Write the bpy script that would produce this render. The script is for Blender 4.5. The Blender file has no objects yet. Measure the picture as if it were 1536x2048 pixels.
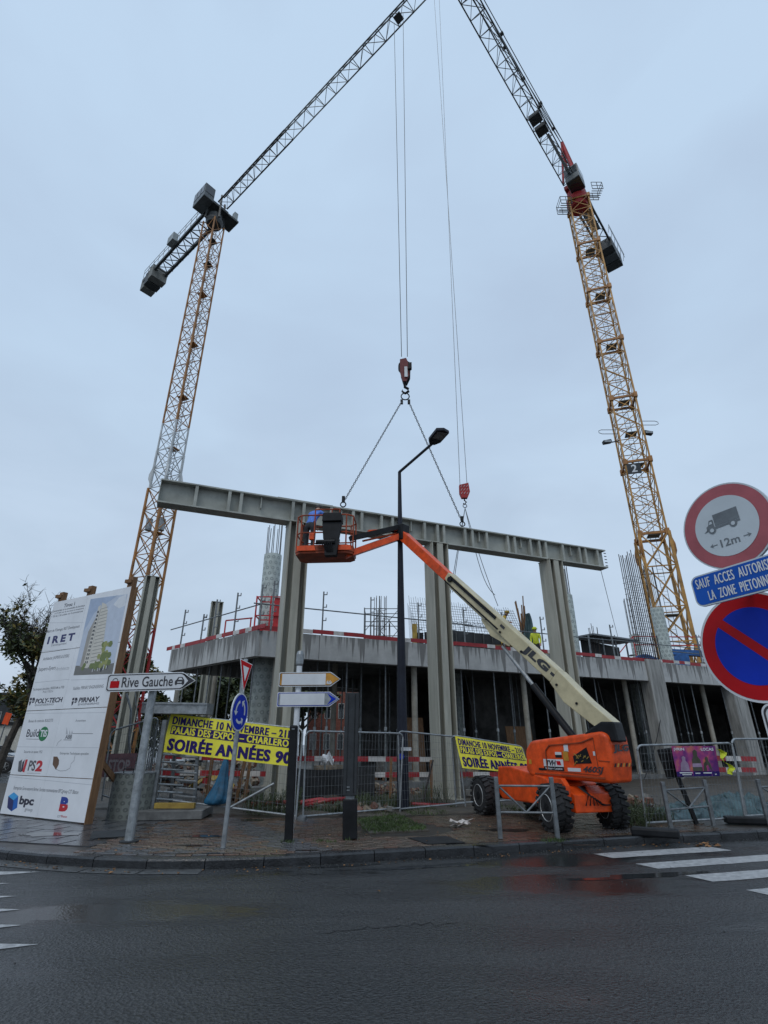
import bpy, bmesh, math, random
from mathutils import Vector, Matrix
import numpy as np

scene = bpy.context.scene
COL = scene.collection
R = math.radians
random.seed(7)
rnd = random.Random(11)

# ------------------------------------------------------------------ camera, light, exposure
F = 1046.0                       # focal length in photo pixels (photo 1536 wide)
PITCH = math.atan2(461.0, F)
CP, SP = math.cos(PITCH), math.sin(PITCH)
EYE = 1.6
cam_d = bpy.data.cameras.new('camera')
cam = bpy.data.objects.new('camera', cam_d)
COL.objects.link(cam)
cam.location = (0, 0, EYE)
cam.rotation_euler = (math.pi / 2 + PITCH, 0, 0)
cam_d.sensor_fit = 'HORIZONTAL'
cam_d.sensor_width = 36.0
cam_d.lens = 36.0 * F / 1536.0
cam_d.clip_start = 0.05
cam_d.clip_end = 2000
scene.camera = cam

SUN_EL, SUN_AZ = R(52), R(200)
world = bpy.data.worlds.new('World')
scene.world = world
world.use_nodes = True
wn, wl = world.node_tree.nodes, world.node_tree.links
wn.clear()
w_out = wn.new('ShaderNodeOutputWorld')
w_mix = wn.new('ShaderNodeMixShader')
w_mix.inputs[0].default_value = 0.94
bg_sky = wn.new('ShaderNodeBackground'); bg_sky.inputs[1].default_value = 0.10
bg_cl = wn.new('ShaderNodeBackground'); bg_cl.inputs[1].default_value = 1.0
sky = wn.new('ShaderNodeTexSky')
sky.sky_type = 'NISHITA'; sky.sun_disc = False
sky.sun_elevation = SUN_EL; sky.sun_rotation = SUN_AZ
sky.air_density = 1.2; sky.dust_density = 2.5
wl.new(sky.outputs[0], bg_sky.inputs[0])
tc = wn.new('ShaderNodeTexCoord')
mp = wn.new('ShaderNodeMapping'); mp.inputs['Scale'].default_value = (1.0, 1.0, 2.2)
wl.new(tc.outputs['Generated'], mp.inputs[0])
n1 = wn.new('ShaderNodeTexNoise'); n1.inputs['Scale'].default_value = 1.7; n1.inputs['Detail'].default_value = 5
n1.inputs['Roughness'].default_value = 0.45; n1.inputs['Distortion'].default_value = 0.35
wl.new(mp.outputs[0], n1.inputs[0])
cr = wn.new('ShaderNodeValToRGB')
cr.color_ramp.elements[0].position = 0.33; cr.color_ramp.elements[0].color = (0.465, 0.585, 0.755, 1)
cr.color_ramp.elements[1].position = 0.60; cr.color_ramp.elements[1].color = (0.535, 0.69, 0.875, 1)
wl.new(n1.outputs[0], cr.inputs[0])
# the cloud deck is slightly thinner and bluer overhead
sx = wn.new('ShaderNodeSeparateXYZ'); wl.new(tc.outputs['Generated'], sx.inputs[0])
mr = wn.new('ShaderNodeMapRange'); mr.inputs[1].default_value = -0.1; mr.inputs[2].default_value = 1.0
mr.inputs[3].default_value = 0.99; mr.inputs[4].default_value = 1.03
wl.new(sx.outputs[2], mr.inputs[0])
vm = wn.new('ShaderNodeVectorMath'); vm.operation = 'SCALE'
hz = wn.new('ShaderNodeMapRange'); hz.inputs[1].default_value = .02; hz.inputs[2].default_value = .62; hz.inputs[3].default_value = .72; hz.inputs[4].default_value = 0
wl.new(sx.outputs[2], hz.inputs[0])
n3 = wn.new('ShaderNodeTexNoise'); n3.inputs['Scale'].default_value = 3.2; n3.inputs['Detail'].default_value = 6; n3.inputs['Roughness'].default_value = .5; n3.inputs['Distortion'].default_value = .6
wl.new(mp.outputs[0], n3.inputs[0])
c3r = wn.new('ShaderNodeValToRGB'); c3r.color_ramp.elements[0].position = .36; c3r.color_ramp.elements[0].color = (.455, .53, .63, 1)
c3r.color_ramp.elements[1].position = .62; c3r.color_ramp.elements[1].color = (.60, .69, .81, 1); wl.new(n3.outputs[0], c3r.inputs[0])
hm_ = wn.new('ShaderNodeMix'); hm_.data_type = 'RGBA'; wl.new(hz.outputs[0], hm_.inputs[0]); wl.new(cr.outputs[0], hm_.inputs[6]); wl.new(c3r.outputs[0], hm_.inputs[7])
wl.new(hm_.outputs[2], vm.inputs[0]); wl.new(mr.outputs[0], vm.inputs['Scale'])
wl.new(vm.outputs[0], bg_cl.inputs[0])
wl.new(bg_sky.outputs[0], w_mix.inputs[1]); wl.new(bg_cl.outputs[0], w_mix.inputs[2])
wl.new(w_mix.outputs[0], w_out.inputs[0])

sun_d = bpy.data.lights.new('sun', 'SUN'); sun_d.energy = 0.8; sun_d.angle = R(25); sun_d.color = (1, .97, .93)
sun = bpy.data.objects.new('sun', sun_d); COL.objects.link(sun)
sun.rotation_euler = (math.pi / 2 - SUN_EL, 0, math.pi - SUN_AZ + math.pi)
sun.rotation_euler = (R(38), 0, R(-20))
vs = scene.view_settings
vs.view_transform = 'Standard'; vs.look = 'None'; vs.gamma = 1; vs.exposure = 0.0; vs.use_curve_mapping = False
scene.cycles.max_bounces = 6
scene.cycles.diffuse_bounces = 3

# ------------------------------------------------------------------ survey helpers: photo ray -> place
def ray(u, v):
    t = (1024 - v) / F
    return Vector(((u - 768) / F, CP - t * SP, SP + t * CP))
def at(u, v, Y):
    r = ray(u, v); return Vector((0, 0, EYE)) + r * (Y / r.y)
def atz(u, v, z):
    r = ray(u, v); return Vector((0, 0, EYE)) + r * ((z - EYE) / r.z)
def onp(u, v, p0, n):
    r = ray(u, v); e = Vector((0, 0, EYE)); return e + r * ((Vector(p0) - e).dot(n) / r.dot(n))

# ------------------------------------------------------------------ materials
MATS = {}
def mat(name, c, rough=.6, metal=0., var=.12, vs=6., bump=0., bs=40., c2=None, cvs=2., spec=.5, coat=0., stretch=None, emit=None):
    if name in MATS: return MATS[name]
    m = bpy.data.materials.new(name); m.use_nodes = True
    nt = m.node_tree; N, L = nt.nodes, nt.links
    b = N['Principled BSDF']
    b.inputs['Roughness'].default_value = rough; b.inputs['Metallic'].default_value = metal
    b.inputs['Specular IOR Level'].default_value = spec
    if coat: b.inputs['Coat Weight'].default_value = coat; b.inputs['Coat Roughness'].default_value = .15
    t = N.new('ShaderNodeTexCoord'); src = t.outputs['Object']
    if stretch:
        q = N.new('ShaderNodeMapping'); q.inputs['Scale'].default_value = stretch
        L.new(src, q.inputs[0]); src = q.outputs[0]
    n = N.new('ShaderNodeTexNoise'); n.inputs['Scale'].default_value = vs; n.inputs['Detail'].default_value = 6; n.inputs['Roughness'].default_value = .65
    L.new(src, n.inputs[0])
    mx = N.new('ShaderNodeMix'); mx.data_type = 'RGBA'
    d = c2 if c2 else tuple(x * (1 - 2.2 * var) for x in c)
    hi = c if c2 else tuple(min(1, x * (1 + var)) for x in c)
    mrr = N.new('ShaderNodeMapRange'); mrr.inputs[1].default_value = .32; mrr.inputs[2].default_value = .68
    L.new(n.outputs[0], mrr.inputs[0]); L.new(mrr.outputs[0], mx.inputs[0])
    mx.inputs[6].default_value = (*d, 1); mx.inputs[7].default_value = (*hi, 1)
    L.new(mx.outputs[2], b.inputs['Base Color'])
    # gentle wear of the gloss
    m2 = N.new('ShaderNodeMapRange'); m2.inputs[3].default_value = min(1, rough + .12); m2.inputs[4].default_value = max(.03, rough - .08)
    L.new(n.outputs[0], m2.inputs[0]); L.new(m2.outputs[0], b.inputs['Roughness'])
    if bump:
        bn = N.new('ShaderNodeTexNoise'); bn.inputs['Scale'].default_value = bs; bn.inputs['Detail'].default_value = 4
        L.new(src, bn.inputs[0])
        bp = N.new('ShaderNodeBump'); bp.inputs['Strength'].default_value = bump; bp.inputs['Distance'].default_value = .02
        L.new(bn.outputs[0], bp.inputs['Height']); L.new(bp.outputs[0], b.inputs['Normal'])
    MATS[name] = m
    return m

def asphalt():
    m = bpy.data.materials.new('wet_asphalt'); m.use_nodes = True
    N, L = m.node_tree.nodes, m.node_tree.links; b = N['Principled BSDF']
    t = N.new('ShaderNodeTexCoord')
    big = N.new('ShaderNodeTexNoise'); big.inputs['Scale'].default_value = .55; big.inputs['Detail'].default_value = 5; big.inputs['Roughness'].default_value = .6
    q = N.new('ShaderNodeMapping'); q.inputs['Scale'].default_value = (.45, 1.5, 1); q.inputs['Rotation'].default_value = (0, 0, R(-8))
    L.new(t.outputs['Object'], q.inputs[0]); L.new(q.outputs[0], big.inputs[0])
    # wet bands along the kerb: smoother, and colour darkened for the dark reflection
    sxy = N.new('ShaderNodeSeparateXYZ'); L.new(t.outputs['Object'], sxy.inputs[0])
    def mth(op, a, b):
        q_ = N.new('ShaderNodeMath'); q_.operation = op
        for i_, z_ in enumerate((a, b)):
            if isinstance(z_, (int, float)): q_.inputs[i_].default_value = z_
            elif z_ is not None: L.new(z_, q_.inputs[i_])
        return q_.outputs[0]
    dn = mth('SUBTRACT', sxy.outputs[1], mth('MULTIPLY', sxy.outputs[0], .22))
    tr1 = mth('ABSOLUTE', mth('SUBTRACT', dn, 7.15), None); tr2 = mth('ABSOLUTE', mth('SUBTRACT', dn, 8.55), None)
    wet_band = mth('MINIMUM', mth('DIVIDE', tr1, .42), mth('DIVIDE', tr2, .30))
    wet_mask = N.new('ShaderNodeMapRange'); wet_mask.inputs[1].default_value = .2; wet_mask.inputs[2].default_value = 1.5; wet_mask.inputs[3].default_value = .13; wet_mask.inputs[4].default_value = 0
    L.new(wet_band, wet_mask.inputs[0])
    fine = N.new('ShaderNodeTexVoronoi'); fine.inputs['Scale'].default_value = 42
    L.new(t.outputs['Object'], fine.inputs[0])
    n2 = N.new('ShaderNodeTexNoise'); n2.inputs['Scale'].default_value = 26; n2.inputs['Detail'].default_value = 5; n2.inputs['Roughness'].default_value = .85
    L.new(t.outputs['Object'], n2.inputs[0])
    bigw = mth('SUBTRACT', big.outputs[0], wet_mask.outputs[0])
    r1 = N.new('ShaderNodeValToRGB')
    r1.color_ramp.elements[0].position = .35; r1.color_ramp.elements[0].color = (.005, .006, .007, 1)
    r1.color_ramp.elements[1].position = .7; r1.color_ramp.elements[1].color = (.088, .092, .094, 1)
    L.new(n2.outputs[0], r1.inputs[0])
    r2 = N.new('ShaderNodeValToRGB')
    r2.color_ramp.elements[0].position = .36; r2.color_ramp.elements[0].color = (.45, .45, .45, 1)
    r2.color_ramp.elements[1].position = .6; r2.color_ramp.elements[1].color = (1, 1, 1, 1)
    L.new(bigw, r2.inputs[0])
    mx = N.new('ShaderNodeMix'); mx.data_type = 'RGBA'; mx.blend_type = 'MULTIPLY'; mx.inputs[0].default_value = 1
    L.new(r1.outputs[0], mx.inputs[6]); L.new(r2.outputs[0], mx.inputs[7])
    L.new(mx.outputs[2], b.inputs['Base Color'])
    rr = N.new('ShaderNodeMapRange'); rr.inputs[1].default_value = .36; rr.inputs[2].default_value = .56; rr.inputs[3].default_value = .10; rr.inputs[4].default_value = .40
    L.new(bigw, rr.inputs[0]); L.new(rr.outputs[0], b.inputs['Roughness'])
    bs = N.new('ShaderNodeMapRange'); bs.inputs[1].default_value = .34; bs.inputs[2].default_value = .55; bs.inputs[3].default_value = .12; bs.inputs[4].default_value = 1.0
    L.new(bigw, bs.inputs[0])
    bp = N.new('ShaderNodeBump'); bp.inputs['Distance'].default_value = .02
    ad = N.new('ShaderNodeMath'); ad.operation = 'ADD'; L.new(fine.outputs['Distance'], ad.inputs[0]); L.new(n2.outputs[0], ad.inputs[1])
    L.new(ad.outputs[0], bp.inputs['Height']); L.new(bs.outputs[0], bp.inputs['Strength']); L.new(bp.outputs[0], b.inputs['Normal'])
    b.inputs['Specular IOR Level'].default_value = .5
    MATS['wet_asphalt'] = m
    return m

def stained_concrete():
    """pale cast concrete with dark vertical run marks that start at the top edge; object Z = 0 at the top of the beam"""
    m = bpy.data.materials.new('stained_concrete'); m.use_nodes = True
    N, L = m.node_tree.nodes, m.node_tree.links; b = N['Principled BSDF']
    b.inputs['Roughness'].default_value = .8
    t = N.new('ShaderNodeTexCoord')
    base = N.new('ShaderNodeTexNoise'); base.inputs['Scale'].default_value = 1.6; base.inputs['Detail'].default_value = 8; base.inputs['Roughness'].default_value = .7
    L.new(t.outputs['Object'], base.inputs[0])
    rb = N.new('ShaderNodeValToRGB')
    rb.color_ramp.elements[0].position = .3; rb.color_ramp.elements[0].color = (.31, .315, .31, 1)
    rb.color_ramp.elements[1].position = .7; rb.color_ramp.elements[1].color = (.47, .475, .465, 1)
    L.new(base.outputs[0], rb.inputs[0])
    q = N.new('ShaderNodeMapping'); q.inputs['Scale'].default_value = (5.5, 5.5, .16)
    L.new(t.outputs['Object'], q.inputs[0])
    st = N.new('ShaderNodeTexNoise'); st.inputs['Scale'].default_value = 1.0; st.inputs['Detail'].default_value = 5; st.inputs['Distortion'].default_value = .25
    L.new(q.outputs[0], st.inputs[0])
    # patches of the wall where the runs are long
    q2 = N.new('ShaderNodeMapping'); q2.inputs['Scale'].default_value = (.55, .55, 0.01)
    L.new(t.outputs['Object'], q2.inputs[0])
    pt = N.new('ShaderNodeTexNoise'); pt.inputs['Scale'].default_value = 1.4; pt.inputs['Detail'].default_value = 2
    L.new(q2.outputs[0], pt.inputs[0])
    sp = N.new('ShaderNodeSeparateXYZ'); L.new(t.outputs['Object'], sp.inputs[0])
    # threshold grows with the distance below the top edge
    zz = N.new('ShaderNodeMapRange'); zz.inputs[1].default_value = 0; zz.inputs[2].default_value = -1.1; zz.inputs[3].default_value = .40; zz.inputs[4].default_value = .61
    L.new(sp.outputs[2], zz.inputs[0])
    a1 = N.new('ShaderNodeMath'); a1.operation = 'SUBTRACT'; L.new(zz.outputs[0], a1.inputs[0])
    a0 = N.new('ShaderNodeMapRange'); a0.inputs[1].default_value = .35; a0.inputs[2].default_value = .65; a0.inputs[3].default_value = -.09; a0.inputs[4].default_value = .12
    L.new(pt.outputs[0], a0.inputs[0]); L.new(a0.outputs[0], a1.inputs[1])
    a2 = N.new('ShaderNodeMath'); a2.operation = 'SUBTRACT'; L.new(st.outputs[0], a2.inputs[0]); L.new(a1.outputs[0], a2.inputs[1])
    a3 = N.new('ShaderNodeMapRange'); a3.inputs[1].default_value = -.01; a3.inputs[2].default_value = .06; a3.inputs[3].default_value = 0; a3.inputs[4].default_value = .72
    L.new(a2.outputs[0], a3.inputs[0])
    mx = N.new('ShaderNodeMix'); mx.data_type = 'RGBA'
    L.new(a3.outputs[0], mx.inputs[0]); L.new(rb.outputs[0], mx.inputs[6]); mx.inputs[7].default_value = (.085, .083, .078, 1)
    L.new(mx.outputs[2], b.inputs['Base Color'])
    bn = N.new('ShaderNodeTexNoise'); bn.inputs['Scale'].default_value = 25; L.new(t.outputs['Object'], bn.inputs[0])
    bp = N.new('ShaderNodeBump'); bp.inputs['Strength'].default_value = .25; bp.inputs['Distance'].default_value = .01
    L.new(bn.outputs[0], bp.inputs['Height']); L.new(bp.outputs[0], b.inputs['Normal'])
    MATS['stained_concrete'] = m
    return m

def printed_tube(name, base, ink, sc=(9, 9, 9), thr=.16):
    """cardboard column former: pale sheet printed with rows of small dark marks"""
    m = bpy.data.materials.new(name); m.use_nodes = True
    N, L = m.node_tree.nodes, m.node_tree.links; b = N['Principled BSDF']; b.inputs['Roughness'].default_value = .55
    t = N.new('ShaderNodeTexCoord')
    q = N.new('ShaderNodeMapping'); q.inputs['Scale'].default_value = sc
    L.new(t.outputs['UV'], q.inputs[0])
    fr = N.new('ShaderNodeVectorMath'); fr.operation = 'FRACTION'
    # alternate rows are offset
    s1 = N.new('ShaderNodeSeparateXYZ'); L.new(q.outputs[0], s1.inputs[0])
    fl = N.new('ShaderNodeMath'); fl.operation = 'FLOOR'; L.new(s1.outputs[1], fl.inputs[0])
    hf = N.new('ShaderNodeMath'); hf.operation = 'MULTIPLY'; hf.inputs[1].default_value = .5; L.new(fl.outputs[0], hf.inputs[0])
    ax = N.new('ShaderNodeMath'); ax.operation = 'ADD'; L.new(s1.outputs[0], ax.inputs[0]); L.new(hf.outputs[0], ax.inputs[1])
    cx = N.new('ShaderNodeCombineXYZ'); L.new(ax.outputs[0], cx.inputs[0]); L.new(s1.outputs[1], cx.inputs[1])
    L.new(cx.outputs[0], fr.inputs[0])
    sb = N.new('ShaderNodeVectorMath'); sb.operation = 'SUBTRACT'; sb.inputs[1].default_value = (.5, .5, 0); L.new(fr.outputs[0], sb.inputs[0])
    ln = N.new('ShaderNodeVectorMath'); ln.operation = 'LENGTH'; L.new(sb.outputs[0], ln.inputs[0])
    r1 = N.new('ShaderNodeMath'); r1.operation = 'SUBTRACT'; r1.inputs[1].default_value = .22; L.new(ln.outputs['Value'], r1.inputs[0])
    r2 = N.new('ShaderNodeMath'); r2.operation = 'ABSOLUTE'; L.new(r1.outputs[0], r2.inputs[0])
    r3 = N.new('ShaderNodeMath'); r3.operation = 'LESS_THAN'; r3.inputs[1].default_value = thr; L.new(r2.outputs[0], r3.inputs[0])
    ns = N.new('ShaderNodeTexNoise'); ns.inputs['Scale'].default_value = 5; ns.inputs['Detail'].default_value = 6; L.new(t.outputs['Object'], ns.inputs[0])
    sc2 = N.new('ShaderNodeMath'); sc2.operation = 'MULTIPLY'; L.new(r3.outputs[0], sc2.inputs[0]); L.new(ns.outputs[0], sc2.inputs[1])
    rb = N.new('ShaderNodeValToRGB'); rb.color_ramp.elements[0].position = .3; rb.color_ramp.elements[0].color = (*[x * .7 for x in base], 1)
    rb.color_ramp.elements[1].position = .65; rb.color_ramp.elements[1].color = (*base, 1); L.new(ns.outputs[0], rb.inputs[0])
    mx = N.new('ShaderNodeMix'); mx.data_type = 'RGBA'; L.new(sc2.outputs[0], mx.inputs[0]); L.new(rb.outputs[0], mx.inputs[6]); mx.inputs[7].default_value = (*ink, 1)
    L.new(mx.outputs[2], b.inputs['Base Color'])
    MATS[name] = m
    return m

asphalt(); stained_concrete()
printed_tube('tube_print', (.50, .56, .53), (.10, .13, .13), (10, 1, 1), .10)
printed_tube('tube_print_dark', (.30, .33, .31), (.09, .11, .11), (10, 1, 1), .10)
printed_tube('wrap_print', (.16, .175, .16), (.035, .04, .04), (18, 1.9, 1), .12)
M_paint_white = mat('road_paint', (.46, .47, .47), .4, c2=(.20, .205, .21), vs=11, bump=.25, bs=60)
M_kerb = mat('kerb_bluestone', (.024, .026, .029), .24, var=.3, vs=5, bump=.3)
M_gutter = mat('gutter_concrete', (.085, .088, .088), .35, var=.25, vs=7, bump=.3)
M_pav = [mat('paver_red', (.120, .074, .054), .13, var=.22, vs=5, bump=.35), mat('paver_brown', (.100, .078, .060), .12, var=.25, vs=5, bump=.35),
         mat('paver_grey', (.078, .078, .082), .22, var=.22, vs=5, bump=.35), mat('paver_tan', (.135, .100, .074), .13, var=.22, vs=5, bump=.35)]
M_pavbed = mat('paver_bed', (.035, .028, .022), .3, var=.3, vs=4, bump=.3)
M_slabgrey = mat('wet_grey_flag', (.062, .066, .073), .2, var=.25, vs=3, bump=.15)
M_dirt = mat('site_soil', (.085, .070, .052), .55, c2=(.035, .030, .024), vs=3, bump=1.0, bs=14)
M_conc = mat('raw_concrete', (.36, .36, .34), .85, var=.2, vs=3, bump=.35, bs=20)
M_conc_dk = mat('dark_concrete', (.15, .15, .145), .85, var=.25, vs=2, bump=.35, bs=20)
M_conc_in = mat('interior_concrete', (.085, .083, .078), .9, var=.3, vs=1.2, bump=.3, bs=12)  # albedo lowered so the interior's dark shade sits partly in the colour
M_conc_pier = mat('streaked_concrete', (.37, .37, .35), .85, c2=(.15, .148, .14), vs=1.6, bump=.4, bs=18, stretch=(3.5, 3.5, .4))
M_steelgrey = mat('primer_grey_green', (.43, .42, .355), .55, c2=(.30, .295, .245), vs=2.0, bump=.06, bs=30, spec=.3, stretch=(3, 3, .35))
M_steelgrey2 = mat('primer_grey_girder', (.36, .37, .33), .5, var=.16, vs=1.3, bump=.06, bs=30, spec=.4)
M_galv = mat('galvanised', (.30, .32, .33), .42, .55, var=.18, vs=9)
M_galv_dk = mat('weathered_galvanised', (.17, .185, .195), .45, .4, var=.2, vs=9)
M_prop = mat('prop_steel', (.17, .19, .19), .6, .2, var=.25, vs=5)
M_cream = mat('cream_prop', (.33, .31, .26), .7, var=.18, vs=3)
M_rust = mat('rebar_rust', (.045, .034, .03), .8, var=.3, vs=12)
M_rebar = mat('rebar_steel', (.06, .058, .055), .7, var=.3, vs=12)
M_black = mat('black_paint', (.011, .012, .014), .5, var=.25, vs=4, spec=.22)
M_lampblk = mat('lamp_post_paint', (.013, .016, .027), .45, var=.2, vs=2, spec=.25)
M_dkgrey = mat('dark_grey_paint', (.036, .040, .044), .5, var=.18, vs=3, spec=.25)
M_crane_y = mat('crane_ochre', (.36, .155, .035), .5, var=.22, vs=1.2)
M_crane_y2 = mat('crane_ochre_right', (.46, .235, .05), .5, var=.22, vs=1.2)
M_crane_w = mat('crane_white', (.55, .57, .57), .5, var=.14, vs=2)
M_crane_r = mat('crane_red', (.34, .018, .018), .6, var=.15, vs=2)
M_crane_dk = mat('crane_dark_steel', (.05, .055, .055), .55, var=.2, vs=2)
M_crane_g = mat('crane_light_grey', (.30, .33, .33), .5, var=.14, vs=1.5)
M_cab = mat('crane_cab_grey', (.10, .115, .12), .4, var=.2, vs=2)
M_cwt = mat('counterweight_concrete', (.20, .205, .19), .8, var=.2, vs=1.5)
M_glass = mat('dark_glass', (.02, .025, .03), .06, 0, var=.1, vs=2, spec=.8)
M_orange = mat('lift_orange', (.74, .080, .010), .42, var=.17, vs=5, coat=.10, spec=.3)
M_orange_d = mat('lift_orange_worn', (.40, .065, .016), .5, c2=(.17, .038, .016), vs=4, spec=.3)
M_creamlift = mat('lift_cream', (.52, .45, .27), .38, var=.12, vs=2.5, coat=.2)
M_rubber = mat('tyre_rubber', (.018, .018, .019), .75, var=.3, vs=9, bump=.4)
M_rim = mat('rim_silver', (.42, .42, .41), .4, .35, var=.2, vs=8)
M_white = mat('white_film', (.74, .76, .79), .35, var=.05, vs=1.0)
M_sgn = mat('sign_white', (.62, .64, .66), .3, var=.07, vs=2)
M_sgn2 = mat('sign_white_hazed', (.50, .55, .58), .45, var=.06, vs=2)
M_sred = mat('sign_red', (.46, .004, .008), .5, var=.08, vs=3, spec=.2)
M_sred2 = mat('sign_red_faded', (.40, .085, .10), .45, var=.12, vs=3)
M_sblue = mat('sign_blue', (.003, .030, .42), .5, var=.08, vs=3, spec=.2)
M_sblue2 = mat('sign_blue_plate', (.006, .085, .42), .5, var=.08, vs=3, spec=.2)
M_sink = mat('sign_ink', (.03, .03, .035), .45, var=.1)
M_sink2 = mat('sign_ink_faded', (.14, .16, .175), .5, var=.15)
M_syel = mat('sign_orange', (.52, .24, .02), .35, var=.15)
M_byel = mat('banner_yellow', (.80, .73, .07), .6, var=.06, vs=3, spec=.2)
M_bnavy = mat('banner_navy', (.022, .012, .12), .6, var=.1, spec=.2)
M_wood = mat('timber', (.24, .13, .06), .75, c2=(.13, .065, .03), vs=4, stretch=(6, 6, .6), bump=.3)
M_woody = mat('yellow_timber', (.42, .29, .05), .7, c2=(.22, .14, .03), vs=4)
M_barr = mat('barrier_red', (.33, .02, .025), .5, var=.15, vs=3)
M_barw = mat('barrier_white', (.58, .56, .54), .5, var=.15, vs=3)
M_redpaint = mat('machine_red', (.50, .015, .02), .4, var=.15, vs=2)
M_bag = mat('blue_bag', (.012, .10, .19), .45, var=.3, vs=4, bump=.5, bs=9)
M_tarp = mat('teal_tarpaulin', (.075, .135, .145), .6, c2=(.02, .045, .055), vs=3, bump=.5, bs=7)
M_blk_tarp = mat('black_tarpaulin', (.015, .016, .018), .35, var=.3, vs=3, bump=.5, bs=7)
M_bluetarp = mat('blue_sheet', (.02, .11, .33), .5, var=.25, vs=3)
M_brick = mat('red_brick', (.22, .075, .05), .85, var=.25, vs=8)
M_rubble = [mat('rubble_red', (.20, .10, .07), .85, var=.25), mat('rubble_grey', (.20, .195, .18), .85, var=.25), mat('rubble_tan', (.30, .24, .17), .85, var=.25)]
M_leaf = [mat('leaf_green', (.085, .105, .028), .6, var=.3, vs=1), mat('leaf_dark', (.034, .052, .018), .6, var=.3, vs=1), mat('leaf_yellow', (.19, .145, .03), .6, var=.3, vs=1)]
M_willow = mat('leaf_willow', (.075, .095, .04), .6, var=.3, vs=1)
M_bark = mat('bark', (.055, .045, .035), .85, var=.3, vs=6)
M_grass = mat('grass_blade', (.055, .095, .022), .6, var=.3, vs=3)
M_weed = mat('weed_leaf', (.06, .085, .03), .6, var=.35, vs=3)
M_dryleaf = mat('dry_leaf', (.28, .13, .04), .6, var=.3, vs=8)
M_hose = mat('red_hose', (.30, .02, .025), .4, var=.2)
M_paper = mat('paper', (.55, .50, .46), .7, var=.2, vs=9)
M_carb = mat('car_navy', (.012, .015, .028), .2, var=.1, coat=.8)
M_chrome = mat('chrome', (.6, .6, .6), .15, 1.0, var=.05)
M_jacket = mat('blue_jacket', (.08, .20, .62), .7, var=.2, vs=10)
M_hivis = mat('hivis_yellow', (.55, .62, .03), .6, var=.12, vs=8)
M_yjack = mat('yellow_workwear', (.52, .33, .03), .7, var=.15, vs=8)
M_trous = mat('dark_trousers', (.03, .033, .042), .8, var=.2, vs=8)
M_skin = mat('skin', (.40, .24, .17), .6, var=.08)
M_hair = mat('dark_hair', (.03, .022, .018), .6, var=.1)

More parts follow.
